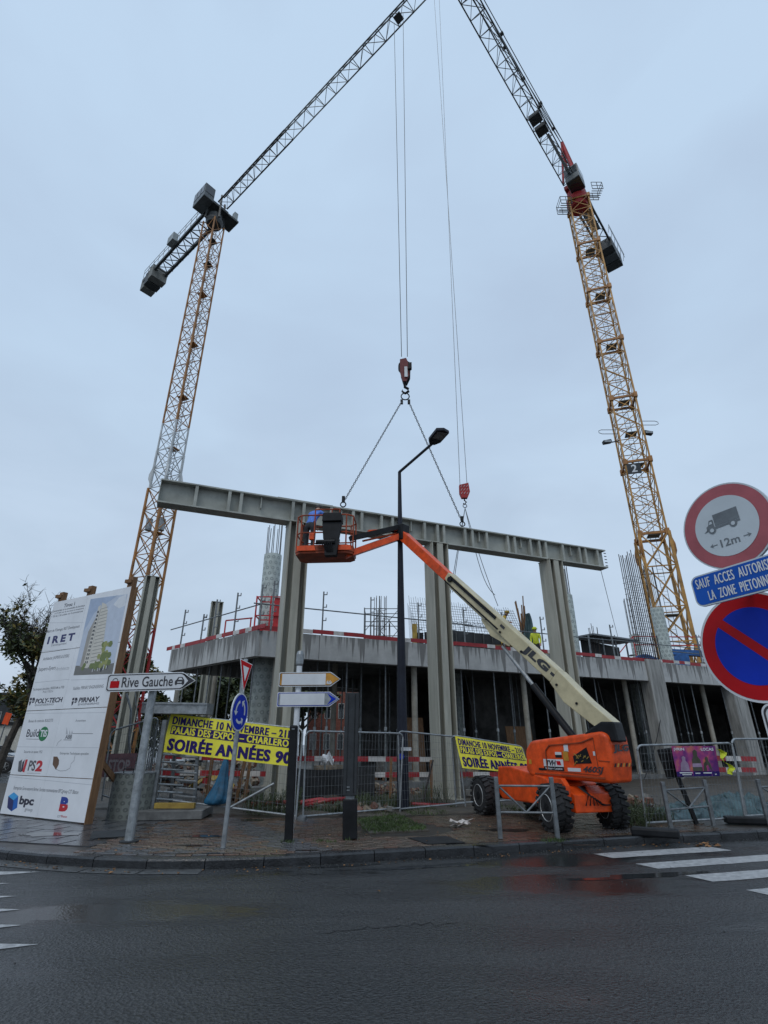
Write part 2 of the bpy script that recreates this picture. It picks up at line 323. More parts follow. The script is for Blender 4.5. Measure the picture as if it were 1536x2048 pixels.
# ------------------------------------------------------------------ mesh builder
class MB:
    def __init__(s): s.v = []; s.f = []; s.mi = []; s.uv = {}
    def _add(s, vs, fs, mi=0):
        o = len(s.v); s.v.extend([tuple(p) for p in vs]); s.f.extend([tuple(i + o for i in f) for f in fs]); s.mi.extend([mi] * len(fs))
    def box(s, c, d, mx=None, mi=0):
        h = Vector(d) / 2; vs = []
        for x in (-1, 1):
            for y in (-1, 1):
                for z in (-1, 1):
                    p = Vector((x * h.x, y * h.y, z * h.z))
                    if mx is not None: p = mx @ p
                    vs.append(p + Vector(c))
        s._add(vs, [(0, 1, 3, 2), (4, 6, 7, 5), (0, 4, 5, 1), (2, 3, 7, 6), (0, 2, 6, 4), (1, 5, 7, 3)], mi); return s
    def bar(s, p0, p1, w, h=None, up=None, mi=0, w1=None, h1=None):
        p0, p1 = Vector(p0), Vector(p1); h = h or w; d = p1 - p0
        if d.length < 1e-6: return s
        d.normalize(); U = Vector(up) if up is not None else (Vector((0, 0, 1)) if abs(d.z) < .95 else Vector((0, 1, 0)))
        a = d.cross(U).normalized(); b = a.cross(d).normalized()
        w1 = w if w1 is None else w1; h1 = h if h1 is None else h1
        vs = [p0 + a * (i * w / 2) + b * (j * h / 2) for i, j in ((-1, -1), (1, -1), (1, 1), (-1, 1))]
        vs += [p1 + a * (i * w1 / 2) + b * (j * h1 / 2) for i, j in ((-1, -1), (1, -1), (1, 1), (-1, 1))]
        s._add(vs, [(3, 2, 1, 0), (4, 5, 6, 7), (0, 1, 5, 4), (1, 2, 6, 5), (2, 3, 7, 6), (3, 0, 4, 7)], mi); return s
    def tube(s, p0, p1, r, r1=None, n=8, caps=True, mi=0):
        p0, p1 = Vector(p0), Vector(p1); r1 = r if r1 is None else r1; d = (p1 - p0)
        if d.length < 1e-6: return s
        d.normalize(); U = Vector((0, 0, 1)) if abs(d.z) < .95 else Vector((0, 1, 0))
        a = d.cross(U).normalized(); b = a.cross(d).normalized()
        vs = []
        for p, q in ((p0, r), (p1, r1)):
            for i in range(n):
                t = 2 * math.pi * i / n; vs.append(p + (a * math.cos(t) + b * math.sin(t)) * q)
        fs = [(i, (i + 1) % n, n + (i + 1) % n, n + i) for i in range(n)]
        if caps: fs += [tuple(reversed(range(n))), tuple(range(n, 2 * n))]
        s._add(vs, fs, mi); return s
    def path(s, pts, r, n=6, mi=0, rf=None):
        pts = [Vector(p) for p in pts]
        vs = []; fs = []
        for k, p in enumerate(pts):
            d = (pts[min(k + 1, len(pts) - 1)] - pts[max(k - 1, 0)]).normalized()
            U = Vector((0, 0, 1)) if abs(d.z) < .95 else Vector((0, 1, 0))
            a = d.cross(U).normalized(); b = a.cross(d).normalized(); q = rf(k) if rf else r
            vs += [p + (a * math.cos(2 * math.pi * i / n) + b * math.sin(2 * math.pi * i / n)) * q for i in range(n)]
        for k in range(len(pts) - 1):
            fs += [(k * n + i, k * n + (i + 1) % n, (k + 1) * n + (i + 1) % n, (k + 1) * n + i) for i in range(n)]
        fs += [tuple(reversed(range(n))), tuple(range((len(pts) - 1) * n, len(pts) * n))]
        s._add(vs, fs, mi); return s
    def prism(s, poly, o, ax, ay, az, th, mi=0):
        """poly (x,y) in the plane ax,ay at o, extruded by th along az"""
        o, ax, ay, az = Vector(o), Vector(ax), Vector(ay), Vector(az); n = len(poly)
        vs = [o + ax * x + ay * y for x, y in poly] + [o + ax * x + ay * y + az * th for x, y in poly]
        s._add(vs, [tuple(reversed(range(n))), tuple(range(n, 2 * n))] + [(i, (i + 1) % n, n + (i + 1) % n, n + i) for i in range(n)], mi); return s
    def lathe(s, o, ax, prof, n=20, mi=0):
        """prof (r, h) along the axis ax from o"""
        o, d = Vector(o), Vector(ax).normalized(); U = Vector((0, 0, 1)) if abs(d.z) < .95 else Vector((0, 1, 0))
        a = d.cross(U).normalized(); b = a.cross(d).normalized(); vs = []; fs = []; m = len(prof)
        for r, h in prof: vs += [o + d * h + (a * math.cos(2 * math.pi * i / n) + b * math.sin(2 * math.pi * i / n)) * r for i in range(n)]
        for k in range(m - 1): fs += [(k * n + i, k * n + (i + 1) % n, (k + 1) * n + (i + 1) % n, (k + 1) * n + i) for i in range(n)]
        fs += [tuple(reversed(range(n))), tuple(range((m - 1) * n, m * n))]
        s._add(vs, fs, mi); return s
    def grid(s, fn, nu, nv, mi=0):
        vs = [fn(i / nu, j / nv) for j in range(nv + 1) for i in range(nu + 1)]
        s._add(vs, [(j * (nu + 1) + i, j * (nu + 1) + i + 1, (j + 1) * (nu + 1) + i + 1, (j + 1) * (nu + 1) + i) for j in range(nv) for i in range(nu)], mi); return s
    def poly(s, pts, mi=0): s._add(pts, [tuple(range(len(pts)))], mi); return s
    def quad(s, a, b, c, d, mi=0): return s.poly([a, b, c, d], mi)
    def sphere(s, c, r, n=10, m=7, sc=(1, 1, 1), mi=0):
        vs = []; fs = []
        for j in range(m + 1):
            t = math.pi * j / m
            for i in range(n):
                p = 2 * math.pi * i / n; vs.append(Vector(c) + Vector((r * sc[0] * math.sin(t) * math.cos(p), r * sc[1] * math.sin(t) * math.sin(p), r * sc[2] * math.cos(t))))
        for j in range(m): fs += [(j * n + i, (j + 1) * n + i, (j + 1) * n + (i + 1) % n, j * n + (i + 1) % n) for i in range(n)]
        s._add(vs, fs, mi); return s
    def build(s, name, m, parent=None, origin=None, world=True, smooth=False, bevel=0, kind=None, label=None, solid=0):
        if not s.v: return None
        o = Vector(origin) if origin is not None else None
        if parent is not None and world:
            w = Vector((0, 0, 0)); q = parent
            while q is not None: w += q.location; q = q.parent
        else: w = Vector((0, 0, 0))
        loc = Vector((0, 0, 0))
        if o is not None: loc = o - w; sub = o
        else: sub = w
        me = bpy.data.meshes.new(name)
        me.from_pydata([(x - sub.x, y - sub.y, z - sub.z) for x, y, z in s.v], [], s.f)
        ms = m if isinstance(m, (list, tuple)) else [m]
        for q in ms: me.materials.append(q)
        if len(ms) > 1: me.polygons.foreach_set('material_index', s.mi)
        if smooth: me.polygons.foreach_set('use_smooth', [True] * len(me.polygons))
        me.update()
        ob = bpy.data.objects.new(name, me); COL.objects.link(ob); ob.location = loc
        if parent is not None: ob.parent = parent
        if bevel:
            b = ob.modifiers.new('b', 'BEVEL'); b.width = bevel; b.segments = 2; b.limit_method = 'ANGLE'
        if solid:
            b = ob.modifiers.new('s', 'SOLIDIFY'); b.thickness = solid; b.offset = -1
        if kind: ob['kind'] = kind
        if label: ob['label'] = label
        return ob

def thing(name, label, cat, loc, group=None):
    o = bpy.data.objects.new(name, None); COL.objects.link(o); o.location = loc; o.empty_display_size = .2
    o['label'] = label; o['category'] = cat
    if group: o['group'] = group
    return o
def tag(o, label, cat, group=None):
    o['label'] = label; o['category'] = cat
    if group: o['group'] = group
    return o
def copy_thing(root, loc, label=None, rz=None):
    r = root.copy(); COL.objects.link(r); r.location = loc
    if rz is not None: r.rotation_euler.z = rz
    if label: r['label'] = label
    for ch in list(root.children):
        c = ch.copy(); COL.objects.link(c); c.parent = r
        for g in list(ch.children):
            d = g.copy(); COL.objects.link(d); d.parent = c
    return r
ORD = ['first', 'second', 'third', 'fourth', 'fifth', 'sixth', 'seventh', 'eighth', 'ninth', 'tenth', 'eleventh', 'twelfth', 'thirteenth', 'fourteenth', 'fifteenth', 'sixteenth', 'seventeenth', 'eighteenth', 'nineteenth', 'twentieth']

# ------------------------------------------------------------------ lettering (flat print)
_tc = {}
def glyphs(s, bold=0., shear=0., sp=1.):
    k = (s, bold, shear, sp)
    if k in _tc: return _tc[k]
    c = bpy.data.curves.new('t', 'FONT'); c.body = s; c.size = 1; c.offset = bold; c.shear = shear; c.resolution_u = 3; c.space_character = sp
    o = bpy.data.objects.new('t', c); COL.objects.link(o)
    dg = bpy.context.evaluated_depsgraph_get(); me = bpy.data.meshes.new_from_object(o.evaluated_get(dg))
    v = np.array([tuple(p.co)[:2] for p in me.vertices]) if len(me.vertices) else np.zeros((0, 2))
    f = [tuple(p.vertices) for p in me.polygons]
    bpy.data.objects.remove(o); bpy.data.curves.remove(c); bpy.data.meshes.remove(me)
    if len(v): v = (v - v.min(0)) / (v.max(0) - v.min(0) + 1e-9)
    _tc[k] = (v, f); return _tc[k]
def letter(mb, s, mapper, x0, x1, y0, y1, d=.003, bold=0., shear=0., mi=0, wide=0.):
    v, f = glyphs(s, bold, shear, 1.12 if wide else 1.)
    for k, dx in enumerate((0,) if not wide else (0, -wide, wide)):
        mb._add([mapper(x0 + (x1 - x0) * a + dx, y0 + (y1 - y0) * b, d + k * .0004) for a, b in v], f, mi)
def half_letter(mb, s, mapper, x0, x1, y0, y1, cut, upper, d=.003, bold=0.):
    v, f = glyphs(s, bold, 0.); bm = bmesh.new(); vv = [bm.verts.new((a, b, 0)) for a, b in v]
    for q in f:
        try: bm.faces.new([vv[i] for i in q])
        except ValueError: pass
    bmesh.ops.bisect_plane(bm, geom=bm.verts[:] + bm.edges[:] + bm.faces[:], plane_co=(0, cut, 0), plane_no=(0, 1, 0), clear_outer=not upper, clear_inner=upper)
    bm.verts.index_update(); mb._add([mapper(x0 + (x1 - x0) * q.co.x, y0 + (y1 - y0) * q.co.y, d) for q in bm.verts], [tuple(w.index for w in q.verts) for q in bm.faces]); bm.free()
def shape(mb, pts, mapper, d=.003, mi=0): mb.poly([mapper(x, y, d) for x, y in pts], mi)
def disc(mapper, cx, cy, rx, ry, d, mb, n=32, a0=0, a1=2 * math.pi, mi=0):
    mb.poly([mapper(cx + rx * math.cos(a0 + (a1 - a0) * i / n), cy + ry * math.sin(a0 + (a1 - a0) * i / n), d) for i in range(n)], mi)
def arc(mapper, cx, cy, r, w, a0, a1, d, mb, n=12, mi=0):
    for i in range(n):
        t0 = a0 + (a1 - a0) * i / n; t1 = a0 + (a1 - a0) * (i + 1) / n
        mb.poly([mapper(cx + q * math.cos(t), cy + q * math.sin(t), d) for q, t in ((r - w / 2, t0), (r + w / 2, t0), (r + w / 2, t1), (r - w / 2, t1))], mi)
def plane_map(o, ax, ay):
    o, ax, ay = Vector(o), Vector(ax).normalized(), Vector(ay).normalized(); n = ax.cross(ay)
    return lambda x, y, d=0: o + ax * x + ay * y + n * d
def quad_map(tl, tr, br, bl, wave=None):
    """0..1 across, 0..1 up"""
    n = (tr - bl).cross(tl - br).normalized() * 1.0
    n = (br - bl).cross(tl - bl).normalized()
    def fn(x, y, d=0):
        p = (bl * (1 - x) + br * x) * (1 - y) + (tl * (1 - x) + tr * x) * y
        w = wave(x, y) if wave else 0
        return p + n * (d + w)
    return fn

# ================================================================== GROUND
road = MB().quad((-260, -60, 0), (260, -60, 0), (260, 420, 0), (-260, 420, 0)).build('road', MATS['wet_asphalt'], kind='structure')

KERB = [(-15.5, 21), (-15.2, 16.5), (-13, 13.2), (-10, 11.2), (-7.4, 9.95), (-5.74, 9.2), (-4.3, 8.68), (-3.0, 8.5), (-1.6, 8.68), (0, 9.15), (1.6, 9.6), (3.17, 10.12), (5, 10.62), (7, 11.1), (12, 12.3), (34, 17.4)]
def poly_points(pl, step):
    out = []
    for (x0, y0), (x1, y1) in zip(pl, pl[1:]):
        n = max(1, int(math.hypot(x1 - x0, y1 - y0) / step))
        for i in range(n): out.append((x0 + (x1 - x0) * i / n, y0 + (y1 - y0) * i / n))
    return out + [pl[-1]]
def smooth(pl, it=3):
    for _ in range(it):
        q = [pl[0]]
        for a, b in zip(pl, pl[1:]):
            q += [(a[0] * .75 + b[0] * .25, a[1] * .75 + b[1] * .25), (a[0] * .25 + b[0] * .75, a[1] * .25 + b[1] * .75)]
        pl = q + [pl[-1]]
    return pl
KS = smooth(KERB)
# even respacing of the kerb line
def respace(pl, step):
    out = [pl[0]]; acc = 0
    for a, b in zip(pl, pl[1:]):
        L = math.hypot(b[0] - a[0], b[1] - a[1]); d = step - acc
        while d <= L:
            out.append((a[0] + (b[0] - a[0]) * d / L, a[1] + (b[1] - a[1]) * d / L)); d += step
        acc = L - (d - step)
    return out
KR = respace(KS, .8)
def off(p, q, w):
    dx, dy = q[0] - p[0], q[1] - p[1]; L = math.hypot(dx, dy); return (-dy / L * w, dx / L * w)
BED_Z = .108
pv = MB(); inner = []
for i, p in enumerate(KR):
    q = KR[min(i + 1, len(KR) - 1)]; p0 = KR[max(0, i - 1)]; o = off(p0, q, .17); inner.append((p[0] + o[0], p[1] + o[1]))
pts = [(x, y, BED_Z) for x, y in inner] + [(34, 19.5, BED_Z), (8, 15.2, BED_Z), (3, 15.2, BED_Z), (-2, 14.4, BED_Z), (-9, 16.5, BED_Z), (-14.8, 22, BED_Z)]
bm = bmesh.new(); vs_ = [bm.verts.new(p) for p in pts]; bm.faces.new(vs_); bmesh.ops.triangulate(bm, faces=bm.faces[:])
me = bpy.data.meshes.new('pavement'); bm.to_mesh(me); bm.free(); me.materials.append(M_pavbed)
pavement = bpy.data.objects.new('pavement', me); COL.objects.link(pavement); pavement['kind'] = 'structure'
for i in range(len(KR) - 1):
    a, b = KR[i], KR[i + 1]
    dx, dy = b[0] - a[0], b[1] - a[1]; L = math.hypot(dx, dy); g = .006
    a2 = (a[0] + dx / L * g, a[1] + dy / L * g); b2 = (b[0] - dx / L * g, b[1] - dy / L * g)
    if a[0] > 14: continue
    o = off(a, b, .18); z = .125 + rnd.uniform(-.004, .006)
    m = MB(); f = .018
    o1 = (o[0] * .12, o[1] * .12)
    prof = [((0, 0), -.05), ((0, 0), z - .025), (o1, z), (o, z), (o, -.05)]
    vs = [(a2[0] + p[0], a2[1] + p[1], h) for p, h in prof] + [(b2[0] + p[0], b2[1] + p[1], h) for p, h in prof]
    n = len(prof); m._add(vs, [tuple(reversed(range(n))), tuple(range(n, 2 * n))] + [(k, (k + 1) % n, n + (k + 1) % n, n + k) for k in range(n)])
    m.build('kerb_stone', M_kerb, pavement)
# gutter strip along the left bend
gm = MB(); gs = [p for p in KR if p[0] < -2.2]
for i in range(len(gs) - 1):
    a, b = gs[i], gs[i + 1]; o = off(a, b, -.30)
    gm.quad((a[0], a[1], .008), (b[0], b[1], .008), (b[0] + o[0], b[1] + o[1], .006), (a[0] + o[0], a[1] + o[1], .006))
gm.build('gutter', M_gutter, kind='structure')
MB().box((0, 0, 0), (.01, .01, .01))

# pavers: the nearest 300 as pieces of their own, the rest joined
def kerb_y(x):
    for a, b in zip(KR, KR[1:]):
        if a[0] <= x <= b[0]: return a[1] + (b[1] - a[1]) * (x - a[0]) / (b[0] - a[0] + 1e-9)
    return 99
ang = R(6)
pavers = []
pw, pd = .225, .112
for j in range(0, 60):
    for i in range(-46, 48):
        lx = i * pw + (j % 2) * pw / 2; ly = 8.4 + j * pd
        x = lx * math.cos(ang) - (ly - 8.4) * math.sin(ang); y = 8.4 + lx * math.sin(ang) * 1.0 + (ly - 8.4) * math.cos(ang)
        if x < -4.5 or x > 6.3: continue
        if y < kerb_y(x - .1) + .27 or y < kerb_y(x + .1) + .27: continue
        if y > 12.9 + max(0, x) * .28: continue
        # grass patch
        if abs(x - .35) < 1.0 - .45 * abs(y - 11.35) / .8 and abs(y - 11.35) < .85: continue
        pavers.append((x, y))
def paver_mesh(nm, m, w, d, h=.05):
    b = MB(); c = .006
    b._add([(-w/2, -d/2, -h), (w/2, -d/2, -h), (w/2, d/2, -h), (-w/2, d/2, -h), (-w/2, -d/2, -c), (w/2, -d/2, -c), (w/2, d/2, -c), (-w/2, d/2, -c),
            (-w/2+c, -d/2+c, 0), (w/2-c, -d/2+c, 0), (w/2-c, d/2-c, 0), (-w/2+c, d/2-c, 0)],
           [(0, 1, 5, 4), (1, 2, 6, 5), (2, 3, 7, 6), (3, 0, 4, 7), (4, 5, 9, 8), (5, 6, 10, 9), (6, 7, 11, 10), (7, 4, 8, 11), (8, 9, 10, 11)])
    me = bpy.data.meshes.new(nm); me.from_pydata(b.v, [], b.f); me.materials.append(m); return me
pmesh = [paver_mesh('paver', m, pw - .010, pd - .010) for m in M_pav]
rest = [MB() for _ in M_pav]
def paver_kind(x, y):
    s = math.sin(x * 1.3 + y * .7) + math.sin(y * 2.1 - x * .6)
    band = abs((x + 1.75) + (y - 10.2) * .62) < .32
    if band: return 2
    r_ = rnd.random()
    if x > -1.4: return 1 if r_ < .55 else (3 if r_ < .75 else 0)
    if s > 1.0: return 2 if r_ < .7 else 0
    return 0 if r_ < .45 else (3 if r_ < .65 else (1 if r_ < .85 else 2))
# the ones that show largest
pavers.sort(key=lambda p: p[0] ** 2 * .3 + (p[1]) ** 2 + (0 if p[0] < 1 else 25))
for k, (x, y) in enumerate(pavers):
    mi = paver_kind(x, y); z = .122 + rnd.uniform(-.004, .004); rz = ang + rnd.uniform(-.012, .012)
    if k < 290:
        o = bpy.data.objects.new('paver', pmesh[mi]); COL.objects.link(o); o.parent = pavement
        o.location = (x, y, z); o.rotation_euler = (rnd.uniform(-.01, .01), rnd.uniform(-.01, .01), rz)
    else:
        rest[mi].box((x, y, z - .025), (pw - .010, pd - .010, .05), Matrix.Rotation(rz, 3, 'Z'))
for i, b in enumerate(rest): b.build('paver_field', M_pav[i], pavement, kind='stuff')
# big grey flags in front of the hoarding
for j in range(9):
    for i in range(14):
        w, d = .62, .42
        x = -10.4 + i * w + (j % 2) * .3; y = 8.9 + j * d + (-x - 4.5) * .28
        if x > -4.75 or y < kerb_y(x - .3) + .42 or y < kerb_y(x + .3) + .42 or y > 14.2: continue
        MB().box((x, y, .10), (w - .014, d - .014, .046 + rnd.uniform(-.003, .004)), Matrix.Rotation(-.26, 3, 'Z')).build('flagstone', M_slabgrey if rnd.random() < .72 else M_pav[2], pavement)
# dark inspection plate
c_ = [atz(u, v, .13) for u, v in ((815, 1675), (893, 1672), (930, 1685), (855, 1688))]
MB().prism([(p.x, p.y) for p in c_], (0, 0, .118), (1, 0, 0), (0, 1, 0), (0, 0, 1), .014).build('cover_plate', M_black, pavement)
c_ = [atz(u, v, .13) for u, v in ((186, 1662), (272, 1659), (262, 1672), (180, 1676))]
MB().prism([(p.x, p.y) for p in c_], (0, 0, .118), (1, 0, 0), (0, 1, 0), (0, 0, 1), .012).build('cover_plate', M_dkgrey, pavement)
# tactile studs under the right wheel
st = MB()
for i in range(26):
    for j in range(6):
        p = Vector((3.75 + i * .075, 10.72 + j * .075 + i * .02, .125)); st.lathe(p, (0, 0, 1), [(.022, 0), (.014, .008)], n=6)
st.build('tactile_studs', M_pav[2], pavement, kind='stuff')

# road markings
def stripe(p, L, w, dr, skew=0):
    d = Vector((dr[0], dr[1], 0)).normalized(); n = Vector((d.y, -d.x, 0)); p = Vector((p[0], p[1], .004)); k = 10
    m = MB(); pr = random.Random(int(p.x * 100))
    a, b = [], []
    for i in range(k + 1):
        a.append(p + d * (L * i / k) + n * pr.uniform(-.008, .008)); b.append(p + d * (L * i / k + skew) + n * (w + pr.uniform(-.008, .008)))
    for i in range(k): m.quad(a[i], a[i + 1], b[i + 1], b[i])
    return m
for k in range(6):
    stripe((3.28 + k * .335, 9.67 - k * .735), 2.25 if k == 0 else 3.2, .37, (.96, .27), .08).build('road_marking', M_paint_white, kind='structure')
for k, (u, v) in enumerate(((80, 1744), (20, 1767), (33, 1793), (43, 1819), (45, 1851), (78, 1889))):
    p = atz(u, v, 0); stripe((p.x, p.y), 2.6, -.26, (-1, .035), .5).build('road_marking', M_paint_white, kind='structure')
# cracks and old patches in the asphalt
m_cr = mat('crack_tar', (.006, .006, .007), .35, var=.2)
prc = random.Random(5)
for pts in (((640, 1862), (700, 1860), (770, 1853), (860, 1848), (930, 1846)),):
    ws = [atz(u, v, .0035) for u, v in pts]; cm = MB(); fine_ = []
    for a, b in zip(ws, ws[1:]):
        for k in range(6): f = k / 6; q = a.lerp(b, f); fine_.append(q + Vector((prc.gauss(0, .012), prc.gauss(0, .03), 0)))
    for a, b in zip(fine_, fine_[1:]):
        d = (b - a); n_ = Vector((-d.y, d.x, 0)).normalized() * prc.uniform(.003, .009); cm.poly([a - n_, b - n_, b + n_, a + n_])
    cm.build('road_crack', m_cr, kind='structure')
gr_ = MB()
for i in range(900):
    x = prc.uniform(-7, 9); y = kerb_y(x)
    if y > 90: continue
    q = Vector((x, y - abs(prc.gauss(0, .16)) - .01, .004)) if prc.random() < .75 else Vector((x, prc.uniform(4, y), .002)); s_ = prc.uniform(.003, .010)
    gr_.box(q + Vector((0, 0, s_ / 2)), (s_ * 1.5, s_, s_), Matrix.Rotation(prc.uniform(0, 3), 3, 'Z'))
gr_.build('gutter_grit', M_gutter, kind='stuff')
w2 = mat('pavement_water', (.03, .027, .024), .05, var=.05, spec=.5)
for (u, v, rx, ry) in ((408, 1672, .35, .12), (385, 1690, .30, .05), (440, 1706, .28, .035), (345, 1706, .35, .03), (505, 1640, .25, .2), (100, 1668, .5, .22), (930, 1690, .5, .04), (640, 1700, .4, .05), (1010, 1660, .4, .16), (1150, 1690, .35, .06)):
    c = atz(u, v, .1285); m = MB(); n = 20
    m.poly([(c.x + rx * math.cos(t) * (1 + .3 * prc.uniform(-1, 1)), c.y + ry * math.sin(t) * (1 + .35 * prc.uniform(-1, 1)), .1285) for t in [2 * math.pi * i / n for i in range(n)]])
    m.build('pavement_puddle', w2, kind='structure')
# puddles lying in the road
for (x, y, rx, ry) in ((.55, 8.75, .75, .10), (-.6, 8.8, .5, .07), (3.4, 8.2, .9, .12)):
    m = MB(); pr = random.Random(int(x * 10)); n = 22
    m.poly([(x + rx * math.cos(t) * (1 + .25 * pr.uniform(-1, 1)), y + .25 * rx * math.cos(t) + ry * math.sin(t) * (1 + .3 * pr.uniform(-1, 1)), .003) for t in [2 * math.pi * i / n for i in range(n)]])
    w = mat('puddle_water', (.022, .024, .026), .04, var=.05, spec=.5)
    m.build('puddle', w, kind='structure')

# building plot soil
def soil_z(x, y):
    return .10 + .05 * math.sin(x * 1.7 + y) * math.sin(y * 1.3) + .035 * math.sin(x * 4.1 + 2 * y)
fy = lambda x: 13.3 + max(0, x) * .28 if x > -2 else 13.3 + (-x - 2) * .25
sm = MB(); sm.grid(lambda a, b: (lambda x: Vector((x, fy(x) + b * b * 34, max(.112, soil_z(x, fy(x) + b * b * 34) + .02) if b > .02 else .06)))(-15 + a * 62), 160, 60)
sm.build('site_soil', M_dirt, kind='structure', smooth=True)

# ================================================================== BUILDING SHELL
A = Vector((-4.39, 18.27, 0)); D1 = Vector((.9085, .4179, 0)); N1 = Vector((.4179, -.9085, 0))
Lp = Vector((-9.0, 22.6, 0)); D2 = (Lp - A).normalized(); N2 = Vector((D2.y, -D2.x, 0)) * -1
if N2.y > 0: N2 = -N2
ZT, ZB, ZC, ZF = 5.18, 4.30, 4.76, .30
bld = thing('concrete_building', 'unfinished concrete building with one deck on props behind the steel columns', 'building', (0, 22, 0))
def fr(s, o=0): return A + D1 * s - N1 * o
def fl(s, o=0): return A + D2 * s - N2 * o
RL = 46.0; LL = (Lp - A).length
foot = [fl(LL, .02), fl(0, .02), fr(RL, .02), fr(RL, 18), fr(10.5, 17), fr(4.0, 17), fl(LL, 9)]
def slab(z0, z1, name, m, ins=0):
    c = sum(foot, Vector()) / len(foot)
    pp = [p + (c - p).normalized() * ins for p in foot]
    bm = bmesh.new(); vv = [bm.verts.new((p.x, p.y, z0)) for p in pp]; f = bm.faces.new(vv)
    r = bmesh.ops.extrude_face_region(bm, geom=[f]); bmesh.ops.translate(bm, verts=[g for g in r['geom'] if isinstance(g, bmesh.types.BMVert)], vec=(0, 0, z1 - z0))
    bmesh.ops.recalc_face_normals(bm, faces=bm.faces[:])
    me = bpy.data.meshes.new(name); bm.to_mesh(me); bm.free(); me.materials.append(m)
    for v in me.vertices: v.co.y -= 22
    o = bpy.data.objects.new(name, me); COL.objects.link(o); o.parent = bld; return o
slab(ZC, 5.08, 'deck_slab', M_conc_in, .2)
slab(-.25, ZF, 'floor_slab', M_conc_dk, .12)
def fpanel(P, d, n, s0, s1, th=.30):
    o = P + d * s0; m = MB(); L = s1 - s0
    m.box(Vector(P + d * (s0 + s1) / 2 - n * th / 2 + Vector((0, 0, (ZT + ZB) / 2))), (L - .012, th, ZT - ZB), Matrix.Rotation(math.atan2(d.y, d.x), 3, 'Z'))
    return m.build('fascia_panel', MATS['stained_concrete'], bld, origin=(o.x, o.y, ZT))
s = 0.16
for w in (2.1, 4.6, 4.7, 4.6, 4.7, 2.55, 4.2, 4.2, 4.2, 4.4, 5): fpanel(A, D1, N1, s, s + w); s += w
fpanel(A, D2, N2, .02, 3.0); fpanel(A, D2, N2, 3.0, LL)
# side return of the left wing
Lr = fl(LL); dr = -N2
fpanel(Lr, dr, D2, 0.0, 6.0)
fpanel(Lr, dr, D2, 6.0, 12.0)
def wallbox(p, q, z0, z1, th, name='inner_wall', m=None):
    d = q - p; c = (p + q) / 2; MB().box((c.x, c.y, (z0 + z1) / 2), (d.length, th, z1 - z0), Matrix.Rotation(math.atan2(d.y, d.x), 3, 'Z')).build(name, m or M_conc_in, bld)
wallbox(fr(10.4, 15), fr(RL, 15), ZF, ZC, .25)  # back and end walls added to shut out skylight and darken the interior
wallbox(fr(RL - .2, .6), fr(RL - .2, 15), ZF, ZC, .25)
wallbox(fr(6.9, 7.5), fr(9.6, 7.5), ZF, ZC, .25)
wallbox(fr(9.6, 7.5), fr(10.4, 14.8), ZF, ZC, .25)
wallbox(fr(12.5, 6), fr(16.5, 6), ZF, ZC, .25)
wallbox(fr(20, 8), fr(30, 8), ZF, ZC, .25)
# square piers on the facade
def pier(u, v, w, top, out=.10):
    p = onp(u, v, A + N1 * out, N1); c = p - N1 * .3
    MB().box((c.x, c.y, (ZF + top) / 2 - .15), (w, .6, top - ZF + .3), Matrix.Rotation(math.atan2(D1.y, D1.x), 3, 'Z')).build('concrete_pier', M_conc_pier, bld, bevel=.02)
    return c
PIER1 = pier(1324, 1400, 1.0, ZT + .12, .12)
PIER2 = pier(1482, 1400, 1.0, ZB + .01, -.02)
# round concrete columns inside, still in their printed former
def former(p, r, z0, z1, name, m, parent, tilt=0):
    n = 20; mb = MB(); o = []
    me = bpy.data.meshes.new(name); vs = []; fs = []; uvs = []
    H = z1 - z0
    for k in range(2):
        for i in range(n + 1): vs.append((r * math.cos(2 * math.pi * i / n), r * math.sin(2 * math.pi * i / n), k * H))
    for i in range(n): fs.append((i, i + 1, n + 1 + i + 1, n + 1 + i))
    fs.append(tuple(range(n + 1, 2 * n + 1)))
    me.from_pydata(vs, [], fs); ul = me.uv_layers.new(name='UVMap')
    for p_ in me.polygons:
        for li in p_.loop_indices:
            vi = me.loops[li].vertex_index; i = vi % (n + 1); k = vi // (n + 1)
            ul.data[li].uv = (i / n * 1.0, k * H * 4.2)
    me.materials.append(m); ob = bpy.data.objects.new(name, me); COL.objects.link(ob)
    if parent:
        ob.parent = parent; w = Vector(); q = parent
        while q is not None: w += q.location; q = q.parent
        ob.location = Vector((p[0], p[1], z0)) - w
    else: ob.location = (p[0], p[1], z0)
    return ob
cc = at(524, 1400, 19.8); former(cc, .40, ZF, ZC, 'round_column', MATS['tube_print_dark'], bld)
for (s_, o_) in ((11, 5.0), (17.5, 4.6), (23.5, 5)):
    p = fr(s_, o_); former(p, .33, ZF, ZC, 'round_column', MATS['tube_print_dark'], bld)

